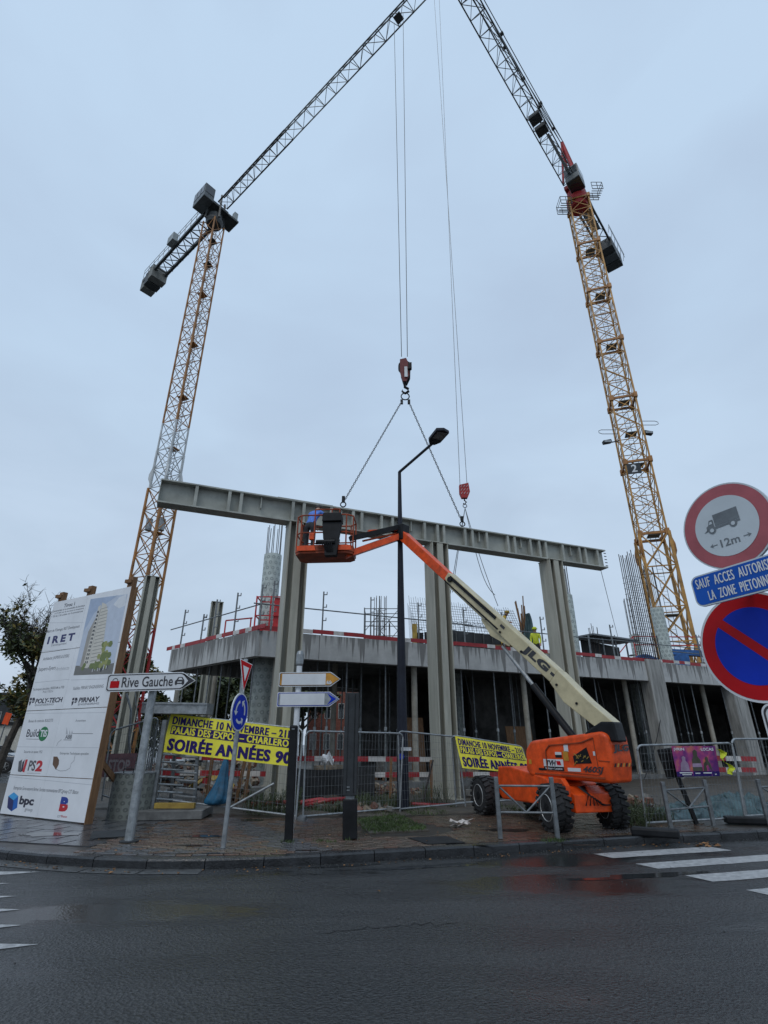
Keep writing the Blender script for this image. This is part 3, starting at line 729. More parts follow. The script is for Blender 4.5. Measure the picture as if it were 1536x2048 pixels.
# ---- props standing under the deck edge
def prop_mesh(rad, rad2, H, collar):
    m = MB(); m.tube((0, 0, 0), (0, 0, H * .42), rad, n=8); m.tube((0, 0, H * .42), (0, 0, H), rad2, n=8)
    m.box((0, 0, .006), (.14, .14, .012)); m.box((0, 0, H - .006), (.14, .14, .012)); return m
H = ZC - ZF
proto = {}
def prop(kind, p, label, group, ztop=ZC):
    if kind not in proto:
        r = thing('steel_prop' if kind == 'steel' else 'round_prop_column', label, 'prop', (p.x, p.y, ZF), group)
        if kind == 'steel':
            MB().tube((0, 0, 0), (0, 0, H * .40), .036, n=8).build('outer_tube', M_prop, r, world=False)
            MB().tube((0, 0, H * .40), (0, 0, H), .030, n=8).build('inner_tube', M_galv_dk, r, world=False)
            MB().lathe((0, 0, H * .40 - .1), (0, 0, 1), [(.04, 0), (.058, .02), (.058, .12), (.04, .14)], n=8).build('collar_nut', M_galv, r, world=False)
            m = MB().box((0, 0, .006), (.14, .14, .012)); m.build('foot_plate', M_prop, r, world=False)
        else:
            MB().tube((0, 0, 0), (0, 0, H), .115, n=14).build('shaft', M_cream, r, world=False, smooth=False)
            MB().box((0, 0, .012), (.3, .3, .024)).build('foot_plate', M_cream, r, world=False)
        proto[kind] = r; return r
    return copy_thing(proto[kind], (p.x, p.y, ZF), label)
LABP = []
steel_u = [(618, 5.5), (645, 6.5), (684, 5.0), (705, 7.5), (600, .5), (632, 1.2), (655, .6), (692, .5), (722, 1.8), (771, .5), (795, 2.4), (925, .55), (948, 2.6), (991, .5), (1023, 1.6), (1092, .6), (1135, 1.8), (1194, .6), (1233, 2.0), (1281, .7), (1362, 1.9), (1388, .6), (1448, .6), (1500, .8)]
cream_u = [(547, .6), (829, .5), (1050, .6), (1254, .9), (1409, .9), (668, 4.0)]
places = {618: 'deep inside, first before the brick house', 645: 'deep inside, second before the brick house', 684: 'deep inside, third before the brick house', 705: 'deep inside, fourth before the brick house', 600: 'beside the corner steel column', 632: 'behind the two blank direction signs', 655: 'behind the tips of the blank signs', 692: 'just left of the dark post box', 722: 'just right of the dark post box',
          771: 'left of the street lamp post', 795: 'almost behind the street lamp post', 925: 'just right of the middle steel column', 948: 'deep inside right of the middle column', 991: 'above the small banner left end',
          1023: 'above the small banner right end', 1092: 'behind the lift boom cylinder', 1135: 'beside the right-hand steel column foot', 1194: 'behind the upper end of the lift hood', 1233: 'behind the cream boom hinge',
          1281: 'left of the tall square pier', 1362: 'set back right of the square pier', 1388: 'above the purple poster', 1448: 'just left of the round no-parking sign', 1500: 'behind the no-parking sign'}
placesc = {547: 'between the printed round column and corner steel column', 829: 'right of the street lamp post', 1050: 'right of the small yellow banner top', 1254: 'behind the orange lift hood', 1409: 'over the purple poster', 668: 'before the brick house'}
for u, o in steel_u:
    p = onp(u, 1400, A - N1 * o, N1); prop('steel', p, 'thin grey steel prop under the deck, ' + places[u], 'steel props under the deck')
for u, o in cream_u:
    p = onp(u, 1400, A - N1 * o, N1); prop('cream', p, 'thick cream round prop under the deck, ' + placesc[u], 'cream round props under the deck')
lw = [(362, .4, 'steel'), (388, .4, 'steel'), (412, .5, 'steel'), (436, .5, 'steel'), (455, 1.6, 'steel'), (478, .5, 'steel'), (500, .5, 'steel'), (425, 2.6, 'cream'), (352, 2.0, 'cream')]
lwp = ['by its far end', 'second from its far end', 'third from its far end', 'above the big banner left part', 'set back above the big banner', 'left of the yield sign', 'behind the yield sign', 'set back above the yellow banner', 'at its far end']
for (u, o, k), w in zip(lw, lwp):
    p = onp(u, 1400, A - N2 * o, N2)
    prop(k, p, ('thin grey steel prop' if k == 'steel' else 'thick cream prop') + ' under the left deck wing, ' + w, None)

# ---- guard rail along the deck edge
gr_r = thing('edge_guardrail', 'long guardrail with red and white toe boards along the right deck edge', 'guardrail', (4, 22, ZT))
gr_l = thing('edge_guardrail', 'short guardrail with red and white toe boards on the left wing of the deck', 'guardrail', (-7, 20.5, ZT))
def toe(P, d, n, s0, s1, root, lift=0.0):
    s = s0; k = 0
    while s < s1:
        L = min(2.0, s1 - s); m = MB(); q = 5
        for i in range(q):
            a = P + d * (s + L * i / q) - n * (.03 + .008 * (k % 2)); b = P + d * (s + L * (i + 1) / q - .002) - n * (.03 + .008 * (k % 2))
            z = ZT + .10 + lift + .02 * math.sin(k * 2.1)
            m.bar((a.x, a.y, z), (b.x, b.y, z), .03, .145, mi=(0 if (i % 5 in (0, 1, 3) or (k * 7 + i) % 5 < 2) else 1))
        m.build('toe_board', [M_barr, M_barw], root); s += L; k += 1
toe(A, D1, N1, 0, 34, gr_r)
toe(A, D2, N2, -.4, LL + .5, gr_l)
def gpost(p, root, hgt=1.65):
    m = MB(); m.bar((p.x, p.y, ZT - .1), (p.x, p.y, ZT + hgt), .05); 
    for z in (.55, 1.05, hgt - .12): m.bar((p.x, p.y, ZT + z), (p.x + .14, p.y - .04, ZT + z), .03); m.bar((p.x + .13, p.y - .04, ZT + z - .02), (p.x + .13, p.y - .04, ZT + z + .10), .03)
    m.build('post', M_galv_dk, root)
for u in (643, 741, 838, 930, 1008, 1086, 1225, 1395, 1480): gpost(onp(u, 1285, A - N1 * .1, N1), gr_r)
for u in (363, 402, 425, 466, 516, 540): gpost(onp(u, 1275, A - N2 * .1, N2), gr_l, 1.2 if u == 402 else 1.65)
def rail(P, d, n, s0, s1, z, root, r=.024):
    a = P + d * s0 - n * .12; b = P + d * s1 - n * .12; MB().tube((a.x, a.y, z), (b.x, b.y, z), r).build('rail', M_galv_dk, root)
rail(A, D1, N1, -.2, 9, ZT + .95, gr_r); rail(A, D1, N1, 8.6, 17, ZT + .90, gr_r); rail(A, D1, N1, 16.8, 30, ZT + .93, gr_r)
for z in (.65, 1.15): rail(A, D1, N1, 21, 32, ZT + z, gr_r)
rail(A, D2, N2, 0, LL + .6, ZT + .95, gr_l); 

# ---- things standing on the deck
def rebars(mb, c, r, n, z0, z1, rr=.016, jit=.02, tie=0):
    for i in range(n):
        t = 2 * math.pi * i / n; h = z1 + rnd.uniform(-.2, .15)
        mb.tube((c.x + r * math.cos(t), c.y + r * math.sin(t), z0), (c.x + r * math.cos(t) + rnd.uniform(-jit, jit), c.y + r * math.sin(t) + rnd.uniform(-jit, jit), h), rr, n=5)
    if tie:
        k = int((z1 - z0) / tie)
        for j in range(k): mb.path([(c.x + r * math.cos(t), c.y + r * math.sin(t), z0 + tie * (j + .5)) for t in [2 * math.pi * i / 8 for i in range(9)]], .010, n=4)
for (u, v, Y, r, ztop, zre, nb, lab) in ((540, 1180, 21.3, .37, 8.95, 10.3, 9, 'thick printed column former with sparse starter bars beside the red rack'),
                                  (1134, 1240, 25.2, .40, 8.2, 9.7, 12, 'printed column former with dense starter bars behind the last steel column'),
                                  (1322, 1260, 31.0, .36, 8.95, 11.6, 10, 'printed column former standing in front of the right crane mast'),
                                  (1272, 1290, 36.0, .32, 8.3, 10.9, 9, 'small printed column former left of the right crane base')):
    p = at(u, v, Y); t_ = thing('column_former', lab, 'column former', (p.x, p.y, 5.08), 'printed column formers on the deck')
    former(p, r, 5.08, ztop, 'printed_tube', MATS['tube_print'], t_)
    mb = MB(); rebars(mb, p, r * .8, nb, ztop - .3, zre); mb.build('starter_bars', M_rebar, t_, kind=None)
# tall rebar cage over the pier
mb = MB()
for i in range(7):
    for j in (0, 1, 2):
        if j == 1 and 0 < i < 6: continue
        x = -.42 + i * .14; q = PIER1 + D1 * x - N1 * (-.22 + j * .22)
        mb.tube((q.x, q.y, ZT - .05), (q.x, q.y, 10.9 + rnd.uniform(-.4, .15)), .021, n=5)
for k in range(15):
    z = ZT + .25 + k * .29; c4 = [PIER1 + D1 * a - N1 * b for a, b in ((-.46, -.25), (.46, -.25), (.46, .25), (-.46, .25), (-.46, -.25))]
    for a, b in zip(c4, c4[1:]): mb.bar((a.x, a.y, z), (b.x, b.y, z), .011)
t_ = tag(mb.build('rebar_cage', M_rust, origin=(PIER1.x, PIER1.y, ZT)), 'tall rusty rebar cage rising from the square pier beside the crane', 'rebar cage')
# red rack at the corner
rk = thing('red_rack', 'red steel transport rack at the deck corner by the printed column', 'rack', tuple(A + Vector((.3, .9, ZT - .1))))
c0 = at(538, 1230, 20.0)
m = MB(); x0, x1, y0, y1 = c0.x - .45, c0.x + .75, 19.7, 20.5
for x in (x0, x0 + .55):
    for y in (y0, y1): m.bar((x, y, 5.1), (x, y, 6.75), .05)
for z in (5.5, 6.0, 6.72):
    for y in (y0, y1): m.bar((x0, y, z), (x1, y, z), .04)
    m.bar((x0, y0, z), (x0, y1, z), .04)
m.build('frame', M_redpaint, rk)
MB().box((x0 + .95, (y0 + y1) / 2, 6.0), (.55, .7, 1.4)).build('side_panel', M_redpaint, rk)
MB().box((c0.x + .1, 20.1, 5.36), (1.5, .9, .3)).build('tray', M_redpaint, rk)
m = MB(); x = c0.x - 1.6
for a, b in (((x, 19.9, 5.1), (x, 19.9, 5.85)), ((x, 19.9, 5.85), (x + 1.0, 19.9, 5.95)), ((x + .95, 19.9, 5.1), (x + .95, 19.9, 5.95)), ((x, 19.9, 5.3), (x + 1.1, 19.9, 5.4))): m.bar(a, b, .045)
tag(m.build('red_trestle', M_redpaint, origin=(x, 19.9, 5.1)), 'low red tubular frame left of the red rack on the deck', 'frame')
# light scaffold
sc = thing('scaffold_tower', 'small scaffold tower with diagonal braces on the deck left of the lamp post', 'scaffold', tuple(at(763, 1270, 26.5).xy) + (5.08,))
cx, cy = sc.location.x, 26.5
P4 = [(cx - .85, cy - .5), (cx + .85, cy - .5), (cx + .85, cy + .6), (cx - .85, cy + .6)]
for x, y in P4: MB().tube((x, y, 5.08), (x, y, 8.2 if x > cx else 7.8), .03, n=6).build('standard', M_galv_dk, sc)
for x in (cx - .1,): MB().tube((x, cy - .5, 5.08), (x, cy - .5, 8.4), .03, n=6).build('standard', M_galv_dk, sc)
for z in (5.6, 6.4, 7.1, 7.75):
    m = MB()
    for (a, b) in zip(P4, P4[1:] + P4[:1]): m.tube((*a, z), (*b, z), .022, n=5)
    m.build('ledger', M_galv_dk, sc)
m = MB()
for z in (5.6, 6.6): m.tube((cx + .85, cy - .5, z), (cx - .1, cy - .5, z + 1.1), .018, n=5); m.tube((cx - .85, cy - .5, z), (cx - .1, cy - .5, z + .9), .018, n=5); m.tube((cx - .1, cy - .5, z), (cx + .85, cy - .5, z + 1.1), .018, n=5)
m.build('brace', M_galv_dk, sc)
mb = MB(); rebars(mb, Vector((cx - .05, cy + .1, 0)), .3, 8, 5.1, 8.5, .015, .04, .5)
tag(mb.build('rebar_cage', M_rust, origin=(cx, cy, 5.1)), 'slim rebar cage standing inside the small scaffold tower', 'rebar cage')
# wall formwork and steel mat
fw0, fw1 = at(893, 1270, 27.6), at(1018, 1270, 28.6)
fw = thing('wall_formwork', 'long dark formwork wall under the steel mat on the deck', 'formwork', (fw0.x, fw0.y, 5.08))
for i in range(7):
    a = fw0.lerp(fw1, i / 7); b = fw0.lerp(fw1, (i + 1) / 7); zt = 7.0 - .03 * i
    MB().bar((a.x, a.y, (5.08 + zt) / 2), (b.x - .02, b.y, (5.08 + zt) / 2), .2, zt - 5.08).build('formwork_panel', M_dkgrey, fw)
m = MB()
for i in range(8):
    a = fw0.lerp(fw1, i / 7); m.bar((a.x, a.y - .15, 5.08), (a.x, a.y - .15, 6.9), .06)
m.build('stiffener', M_crane_dk, fw)
m = MB()
for i in range(16):
    a = fw0.lerp(fw1, i / 15); m.path([(a.x - .2, a.y - .2, 7.0), (a.x - .2, a.y - .2, 7.35), (a.x + .1, a.y - .2, 7.45), (a.x + .2, a.y - .2, 7.2)], .012, n=4)
m.build('handrail', M_galv_dk, fw)
g0, g1 = at(826, 1230, 28.0), at(1030, 1230, 29.6)
mb = MB(); nv_ = 46
for i in range(nv_ + 1):
    f = i / nv_; a = g0.lerp(g1, f); lean = .9 * max(0, f - .6)
    mb.bar((a.x + lean * 1.4, a.y, 6.7), (a.x - .2 + lean * .4, a.y + .3, 8.95 + rnd.uniform(-.03, .1) - .35 * f), .018)
for j in range(13):
    z = 6.8 + j * .15
    for i in range(6):
        f0, f1 = i / 6, (i + 1) / 6; k = (z - 6.7) / 2.2
        q = []
        for f in (f0, f1):
            a = g0.lerp(g1, f); lean = .9 * max(0, f - .6); q.append((a.x + lean * (1.4 - k) - .2 * k, a.y + .3 * k, z - .1 * f * k))
        mb.bar(q[0], q[1], .016)
tag(mb.build('steel_mat', M_galv_dk, origin=(g0.x, g0.y, 6.7)), 'wide welded steel mat standing upright above the formwork wall', 'steel mat')
# a second stack of bars, boards and dark panels
mb = MB(); p = at(822, 1260, 26.5)
for i in range(14): mb.bar((p.x + i * .055, p.y + i * .08, 5.1), (p.x - .15 + i * .05, p.y + i * .08, 8.15 - i * .08), .014)
tag(mb.build('rebar_bundle', M_galv_dk, origin=(p.x, p.y, 5.1)), 'loose leaning bars just right of the lamp post on the deck', 'rebar bundle')
t_ = thing('formwork_stack', 'dark formwork panels with a yellow upright beside the middle steel column', 'formwork', (p.x + .3, 25, 5.08))
MB().box((p.x + .1, 25.2, 5.95), (.22, .3, 1.7)).build('upright', M_woody, t_)
for i in range(3): MB().box((p.x + .35 + i * .42, 25.4 + i * .1, 5.75 + .05 * i), (.36, .2, 1.35)).build('formwork_panel', M_black, t_)
mb = MB(); p = at(1044, 1262, 27.4)
for i in range(9): mb.bar((p.x + rnd.uniform(-.2, .2), p.y + rnd.uniform(-.2, .2), 5.1), (p.x + rnd.uniform(-.3, .3), p.y, 8.2 + rnd.uniform(-.4, .6)), .05)
tag(mb.build('timber_stack', M_wood, origin=(p.x, p.y, 5.1)), 'upright brown planks at the right end of the steel mat', 'planks')
m = MB(); p = at(1058, 1262, 26.8); m.grid(lambda a, b: Vector((p.x + (a - .5) * .8 * (1 - b * .6) + .05 * math.sin(b * 9), p.y + .1 * math.sin(a * 9 + b * 5), 5.1 + 2.6 * b)), 8, 10)
tag(m.build('hanging_sheet', M_tarp, origin=(p.x, p.y, 5.1), smooth=True), 'grey blue sheet hanging from the brown planks', 'sheet')
# dark lean-to between the last steel column and the pier
a, b = at(1172, 1300, 28.0), at(1245, 1300, 30.5)
t_ = thing('site_shelter', 'low dark shelter with a flat sheet roof left of the rebar cage', 'shelter', (a.x, a.y, 5.08))
MB().bar((a.x - .2, a.y, 6.75), (b.x + .3, b.y, 6.85), 1.6, .08).build('roof', M_galv_dk, t_)
MB().bar((a.x, a.y + .5, 5.9), (b.x, b.y + .5, 5.9), .1, 1.5).build('back_panel', M_black, t_)
for f in (0, .35, .7, 1): q = a.lerp(b, f); MB().bar((q.x, q.y - .6, 5.08), (q.x, q.y - .6, 6.72), .07).build('post', M_galv_dk, t_)
p = at(1322, 1307, 32.5)
m = MB(); m.grid(lambda s, t: Vector((p.x - 1.6 + 3.2 * s, p.y - .1 * math.sin(8 * s), 5.1 + 1.25 * t * (1 + .12 * math.sin(9 * s)))), 14, 5)
tag(m.build('blue_sheet', M_bluetarp, origin=(p.x, p.y, 5.1), smooth=True), 'bright blue sheeting behind the rebar cage and printed former', 'sheet')
t_ = thing('site_stair_frame', 'red pipe stair frame left of the small printed former', 'stair', (*at(1240, 1300, 33).xy, 5.08))
p = at(1240, 1300, 33)
m = MB(); 
for i in range(6): m.bar((p.x - .9 + i * .28, p.y, 5.1 + i * .28), (p.x - .62 + i * .28, p.y, 5.1 + i * .28), .5, .05)
m.build('step', M_galv_dk, t_)
m = MB(); m.bar((p.x - .9, p.y - .3, 5.9), (p.x + .8, p.y - .3, 7.6), .05); m.bar((p.x + .8, p.y - .3, 7.6), (p.x + 7.5, p.y + .8, 7.75), .05); m.bar((p.x + .8, p.y - .3, 7.1), (p.x + 7.5, p.y + .8, 7.2), .05); m.bar((p.x + .8, p.y - .3, 5.1), (p.x + .8, p.y - .3, 7.6), .05); m.build('rail', M_redpaint, t_)
q0, q1 = at(1338, 1292, 35), at(1440, 1300, 36)
t_ = tag(MB().bar((q0.x, q0.y, 7.0), (q1.x + 2, q1.y, 6.9), .5, .35).build('long_blue_beam', M_bluetarp, origin=(q0.x, q0.y, 6.8)), 'long blue beam lying behind the right crane base', 'beam')
t_ = thing('timber_beams', 'yellow and brown timber beams stacked beside the right crane base', 'timber', (q0.x, 34, 5.08))
for i in range(5): MB().bar((q0.x - .3 + .1 * i, 33.5 + .25 * i, 5.5 + .18 * i), (q1.x + 1.5, 34 + .25 * i, 5.5 + .2 * i), .2, .12).build('timber_beam', M_woody if i % 2 else M_wood, t_)

# ================================================================== STEEL COLUMNS + GIRDER
def col_line(x): return 15.3 + (x + 2.65) * .405
CD = Vector((1, .405, 0)).normalized(); CN = Vector((CD.y, -CD.x, 0))   # outward, to the viewer
def steel_column(x, y, h, lab, grp='new steel columns', ang=0, base=.1, w=.62, d=.62):
    t_ = thing('steel_column', lab, 'steel column', (x, y, base), grp)
    D, N = CD, CN
    rot = Matrix.Rotation(math.atan2(D.y, D.x) + ang, 3, 'Z')
    def b(cx, cy, sx, sy, z0, z1, nm, mt=M_steelgrey, bev=0):
        c = rot @ Vector((cx, cy, 0)); return MB().box((x + c.x, y + c.y, (z0 + z1) / 2), (sx, sy, z1 - z0), rot).build(nm, mt, t_, bevel=bev)
    b(-w / 2 + .02, 0, .04, d, base, h, 'flange'); b(w / 2 - .02, 0, .04, d, base, h, 'flange')
    b(0, 0, w - .084, .03, base, h, 'web')
    b(0, -d / 2 + .03, .22, .055, base, h - .004, 'cover_strip'); b(0, -d / 4, .03, d / 2 - .08, base, h - .006, 'stem')
    b(0, 0, w + .16, d + .16, base, base + .03, 'base_plate'); b(0, 0, w + .03, d + .03, h - .001, h + .024, 'cap_plate')
    return t_
HB = 7.86
steel_column(-2.72, col_line(-2.72), HB, 'grey steel column at the deck corner, next to the basket of the lift')
steel_column(1.80, col_line(1.80), HB, 'middle grey steel column under the girder, crossed by the orange lift boom')
steel_column(6.32, col_line(6.32), HB, 'right grey steel column under the girder, behind the cream lift boom')
steel_column(-11.0, 24.0, 8.75, 'free grey steel column right beside the white project board', ang=.15)
steel_column(-9.35, 28.9, 8.75, 'far grey steel column whose top shows above the left wing of the deck')
gx0, gx1 = -6.55, 8.75
g0, g1 = Vector((gx0, col_line(gx0), 0)), Vector((gx1, col_line(gx1), 0))
gd = (g1 - g0).normalized(); GL = (g1 - g0).length
gir = thing('steel_girder', 'long grey green steel girder with stiffener plates laid across the column tops', 'girder', (g0.x, g0.y, HB + .03))
ZG = HB + .027
def gp(s, o, z): return g0 + gd * s + CN * o + Vector((0, 0, z))
def gbox(s0, s1, o0, o1, z0, z1, nm, bev=0):
    c = gp((s0 + s1) / 2, (o0 + o1) / 2, (z0 + z1) / 2)
    return MB().box(c, (s1 - s0, abs(o1 - o0), z1 - z0), Matrix.Rotation(math.atan2(gd.y, gd.x), 3, 'Z')).build(nm, M_steelgrey2, gir, bevel=bev)
gbox(0, GL, -.22, .22, ZG, ZG + .045, 'bottom_flange'); gbox(0, GL, -.22, .22, ZG + .70, ZG + .745, 'top_flange')
gbox(0, GL, -.012, .012, ZG + .0455, ZG + .6995, 'web')
gbox(0, .02, -.2, .2, ZG + .046, ZG + .699, 'end_plate')
gbox(3.4, 5.2, -.19, .19, ZG + .7455, ZG + .775, 'splice_plate'); gbox(5.6, 8.1, -.18, .18, ZG + .7455, ZG + .77, 'splice_plate')
for s_ in [1.0, 1.95, 2.3, 3.9, 4.25, 5.15, 5.9, 6.2, 6.9, 7.3, 7.6, 8.5, 9.0, 9.25, 10.1, 10.4, 11.0, 11.9, 12.2, 12.9, 13.3, 13.6, 14.4, 15.2, 15.5, 16.1]:
    if s_ > GL - .2: continue
    gbox(s_ - .04, s_ + .05, .0125, .205, ZG + .0465, ZG + .6985, 'stiffener'); gbox(s_, s_ + .03, -.205, -.0125, ZG + .0465, ZG + .6985, 'stiffener')
for s_ in (2.9, 5.5, 8.0, 10.7, 12.5, 14.8): gbox(s_, s_ + .03, .0125, .15, ZG + .32, ZG + .6985, 'bracket_plate')
for k in range(5): MB().tube(gp(GL - .01, .12, ZG + .12 + .13 * k), gp(GL + .09, .12, ZG + .12 + .13 * k), .018, n=6).build('end_bolt', M_galv_dk, gir)

# ================================================================== CRANES
def mast_section(mb, c, side, ang, z0, z1, npan, cw, bw, style='x'):
    cs = [Vector((c[0], c[1], 0)) + Matrix.Rotation(ang, 3, 'Z') @ Vector((i * side / 2, j * side / 2, 0)) for i, j in ((-1, -1), (1, -1), (1, 1), (-1, 1))]
    up = Vector((0, 0, 1))
    for p in cs: mb.bar((p.x, p.y, z0), (p.x, p.y, z1), cw, up=Matrix.Rotation(ang, 3, 'Z') @ Vector((0, 1, 0)))
    for k in range(npan):
        a, b = z0 + (z1 - z0) * k / npan, z0 + (z1 - z0) * (k + 1) / npan
        for i in range(4):
            p, q = cs[i], cs[(i + 1) % 4]
            mb.bar((p.x, p.y, a), (q.x, q.y, a), bw)
            if style == 'x': mb.bar((p.x, p.y, a), (q.x, q.y, b), bw); mb.bar((q.x, q.y, a), (p.x, p.y, b), bw)
            else:
                if (k + i) % 2: p, q = q, p
                mb.bar((p.x, p.y, a), (q.x, q.y, b), bw)
    return cs
def jib_section(mb, o, d, s0, s1, w, h, npan, cw, bw, top='single'):
    up = Vector((0, 0, 1)); sd = Vector((d.y, -d.x, 0))
    def P(s, k):
        if top == 'single': q = ((-w / 2, 0), (w / 2, 0), (0, h))[k]
        else: q = ((-w / 2, 0), (w / 2, 0), (w / 2, h), (-w / 2, h))[k]
        return o + d * s + sd * q[0] + up * q[1]
    nk = 3 if top == 'single' else 4
    for k in range(nk): mb.bar(P(s0, k), P(s1, k), cw)
    for i in range(npan):
        a, b = s0 + (s1 - s0) * i / npan, s0 + (s1 - s0) * (i + 1) / npan; mid = (a + b) / 2
        mb.bar(P(a, 0), P(a, 1), bw * 1.2)
        mb.bar(P(a, 0), P(b, 1), bw) if i % 2 else mb.bar(P(a, 1), P(b, 0), bw)
        if nk == 3:
            for k in (0, 1): mb.bar(P(a, k), P(mid, 2), bw); mb.bar(P(mid, 2), P(b, k), bw)
        else:
            for k, l in ((0, 3), (1, 2)): mb.bar(P(a, k), P(a, l), bw); mb.bar(P(a, k), P(b, l), bw)
            mb.bar(P(a, 2), P(a, 3), bw)
def ladder(mb, x, y, z0, z1, w=.4):
    mb.bar((x - w / 2, y, z0), (x - w / 2, y, z1), .03); mb.bar((x + w / 2, y, z0), (x + w / 2, y, z1), .03)
    z = z0
    while z < z1: mb.bar((x - w / 2, y, z), (x + w / 2, y, z), .02); z += .3

# ---- left crane
TX, TY = -15.0, 32.0
LJZ = 45.0
lc = thing('tower_crane', 'slim ochre tower crane with a flat top and a white collar, standing on the left', 'tower crane', (TX, TY, 0), 'tower cranes over the site')
LA = R(-22)
zs = [0, 2.4, 5, 8, 11, 14, 17.3, 20.2, 22.5] ; z = 22.5
while z < 42.5: z += 2.5; zs.append(z)
zs[-1] = 43.4
for i in range(len(zs) - 1):
    low = zs[i] < 20; side = 1.36 if zs[i] < 17 else 1.24
    m_ = M_crane_w if 17 <= zs[i] < 20.5 else (M_crane_r if 2 < zs[i] < 8 else M_crane_y)
    mb = MB(); mast_section(mb, (TX, TY), side, LA, zs[i] + .004, zs[i + 1], 2 if low else 2, .125 if low else .095, .046 if low else .036, 'x')
    mb.build('mast_section', m_, lc)
mb = MB(); ladder(mb, TX + .1, TY + .1, 0, 43, .35); mb.build('ladder', M_crane_dk, lc)
for z in (8.2, 14.2, 20.6, 25, 30, 35.2, 38.6, 41.4): MB().box((TX + .1, TY + .1, z), (.6, .6, .05), Matrix.Rotation(LA, 3, 'Z')).build('platform', M_crane_y if z < 38 else M_crane_dk, lc)
for i, j in ((-1, -1), (1, -1), (1, 1), (-1, 1)):
    c = Matrix.Rotation(LA, 3, 'Z') @ Vector((i * .66, j * .66, 0)); dz = c.normalized()
    MB().prism([(0, 0), (.16, .35), (.16, .7), (0, 1.3)], (TX + c.x, TY + c.y, 17.6), (dz.x, dz.y, 0), (0, 0, 1), (-dz.y, dz.x, 0), .05).build('collar_plate', M_crane_w, lc)
for sx_ in (-.45, .4): MB().tube((TX + sx_, TY - .2, 14.3), (TX + sx_, TY - .2, 15.1), .2, n=12).build('cable_drum', M_galv, lc)
jd = Vector((.95 - TX, 18.24 - TY, 0)).normalized(); jo = Vector((TX, TY, LJZ)); jn = Vector((jd.y, -jd.x, 0))
MB().lathe((TX, TY, 43.3), (0, 0, 1), [(.62, 0), (.74, .25), (.74, .45), (.6, .6), (.6, 1.1)], n=18).build('slewing_ring', M_crane_dk, lc)
m = MB()
for i, j in ((-1, -1), (1, -1), (1, 1), (-1, 1)): m.bar((TX + i * .6, TY + j * .6, 43.6), (TX + i * .45, TY + j * .45, 46.6), .14)
m.box((TX, TY, 45.0), (1.5, 1.5, .25), Matrix.Rotation(math.atan2(jd.y, jd.x), 3, 'Z')); m.build('crane_head', M_crane_dk, lc)
s = 1.0; k = 0
while s < 52:
    L = 3.0 if s < 9 else 6.0
    mb = MB(); jib_section(mb, jo, jd, s, s + L, .9, 1.0, 3 if L == 3 else 5, .09 if s < 9 else .072, .034); mb.build('jib_section', M_crane_dk if s < 9 else M_crane_g if k % 2 else M_cab, lc); s += L; k += 1
# counter jib
mb = MB()
for o_ in (-.62, .62): mb.bar(jo - jd * .8 + jn * o_, jo - jd * 12.4 + jn * o_ * .86, .22, .34)
for i in range(9):
    a, b = .9 + i * 1.25, .9 + (i + 1) * 1.25
    mb.bar(jo - jd * a + jn * .6, jo - jd * b - jn * .6, .06); mb.bar(jo - jd * a - jn * .6, jo - jd * b + jn * .6, .06); mb.bar(jo - jd * a - jn * .6, jo - jd * a + jn * .6, .09)
mb.build('counter_jib', M_crane_dk, lc)
mb = MB()
for o_ in (-.78, .78):
    for z_ in (.55, 1.05): mb.bar(jo - jd * 1.0 + jn * o_ + Vector((0, 0, z_)), jo - jd * 12 + jn * o_ + Vector((0, 0, z_)), .035)
    for i in range(12): mb.bar(jo - jd * (1 + i) + jn * o_, jo - jd * (1 + i) + jn * o_ + Vector((0, 0, 1.05)), .035)
mb.build('handrail', M_crane_g, lc)
for i in range(3):
    c = jo - jd * (10.4 + i * .95) + Vector((0, 0, -.2 - .05 * i)); MB().box(c, (.82, 1.5 - .15 * i, 1.5), Matrix.Rotation(math.atan2(jd.y, jd.x), 3, 'Z')).build('counterweight', M_cwt if i != 1 else M_crane_dk, lc)
MB().box(jo - jd * 6.0 + jn * .95 + Vector((0, 0, .5)), (1.1, .5, .9), Matrix.Rotation(math.atan2(jd.y, jd.x), 3, 'Z')).build('electric_cabinet', M_crane_g, lc)
CS = -1
# operator cab on the left of the head and a winch platform on the right
cab = MB().box(jo + jn * (-CS) * 1.25 + jd * -.1 + Vector((0, 0, .55)), (1.9, .95, 1.6), Matrix.Rotation(math.atan2(jd.y, jd.x), 3, 'Z')).build('cab', M_cab, lc, bevel=.05)
for s_ in (-.72, 0, .72): MB().box(jo - jn * CS * 1.74 + jd * (s_ * .82 - .1) + Vector((0, 0, .75)), (.5, .02, .9), Matrix.Rotation(math.atan2(jd.y, jd.x), 3, 'Z')).build('window', M_glass, cab)
MB().box(jo - jn * CS * 1.25 + jd * .87 + Vector((0, 0, .75)), (.02, .85, .9), Matrix.Rotation(math.atan2(jd.y, jd.x), 3, 'Z')).build('window', M_glass, cab)
MB().box(jo + jn * CS * 1.3 + Vector((0, 0, -.1)), (1.5, 1.1, .2), Matrix.Rotation(math.atan2(jd.y, jd.x), 3, 'Z')).build('side_platform', M_crane_dk, lc)
for s_ in (-.5, .5): MB().box(jo + jn * CS * 1.55 + jd * s_ + Vector((0, 0, .45)), (.4, .35, .9), Matrix.Rotation(math.atan2(jd.y, jd.x), 3, 'Z')).build('electric_cabinet', M_crane_g, lc)
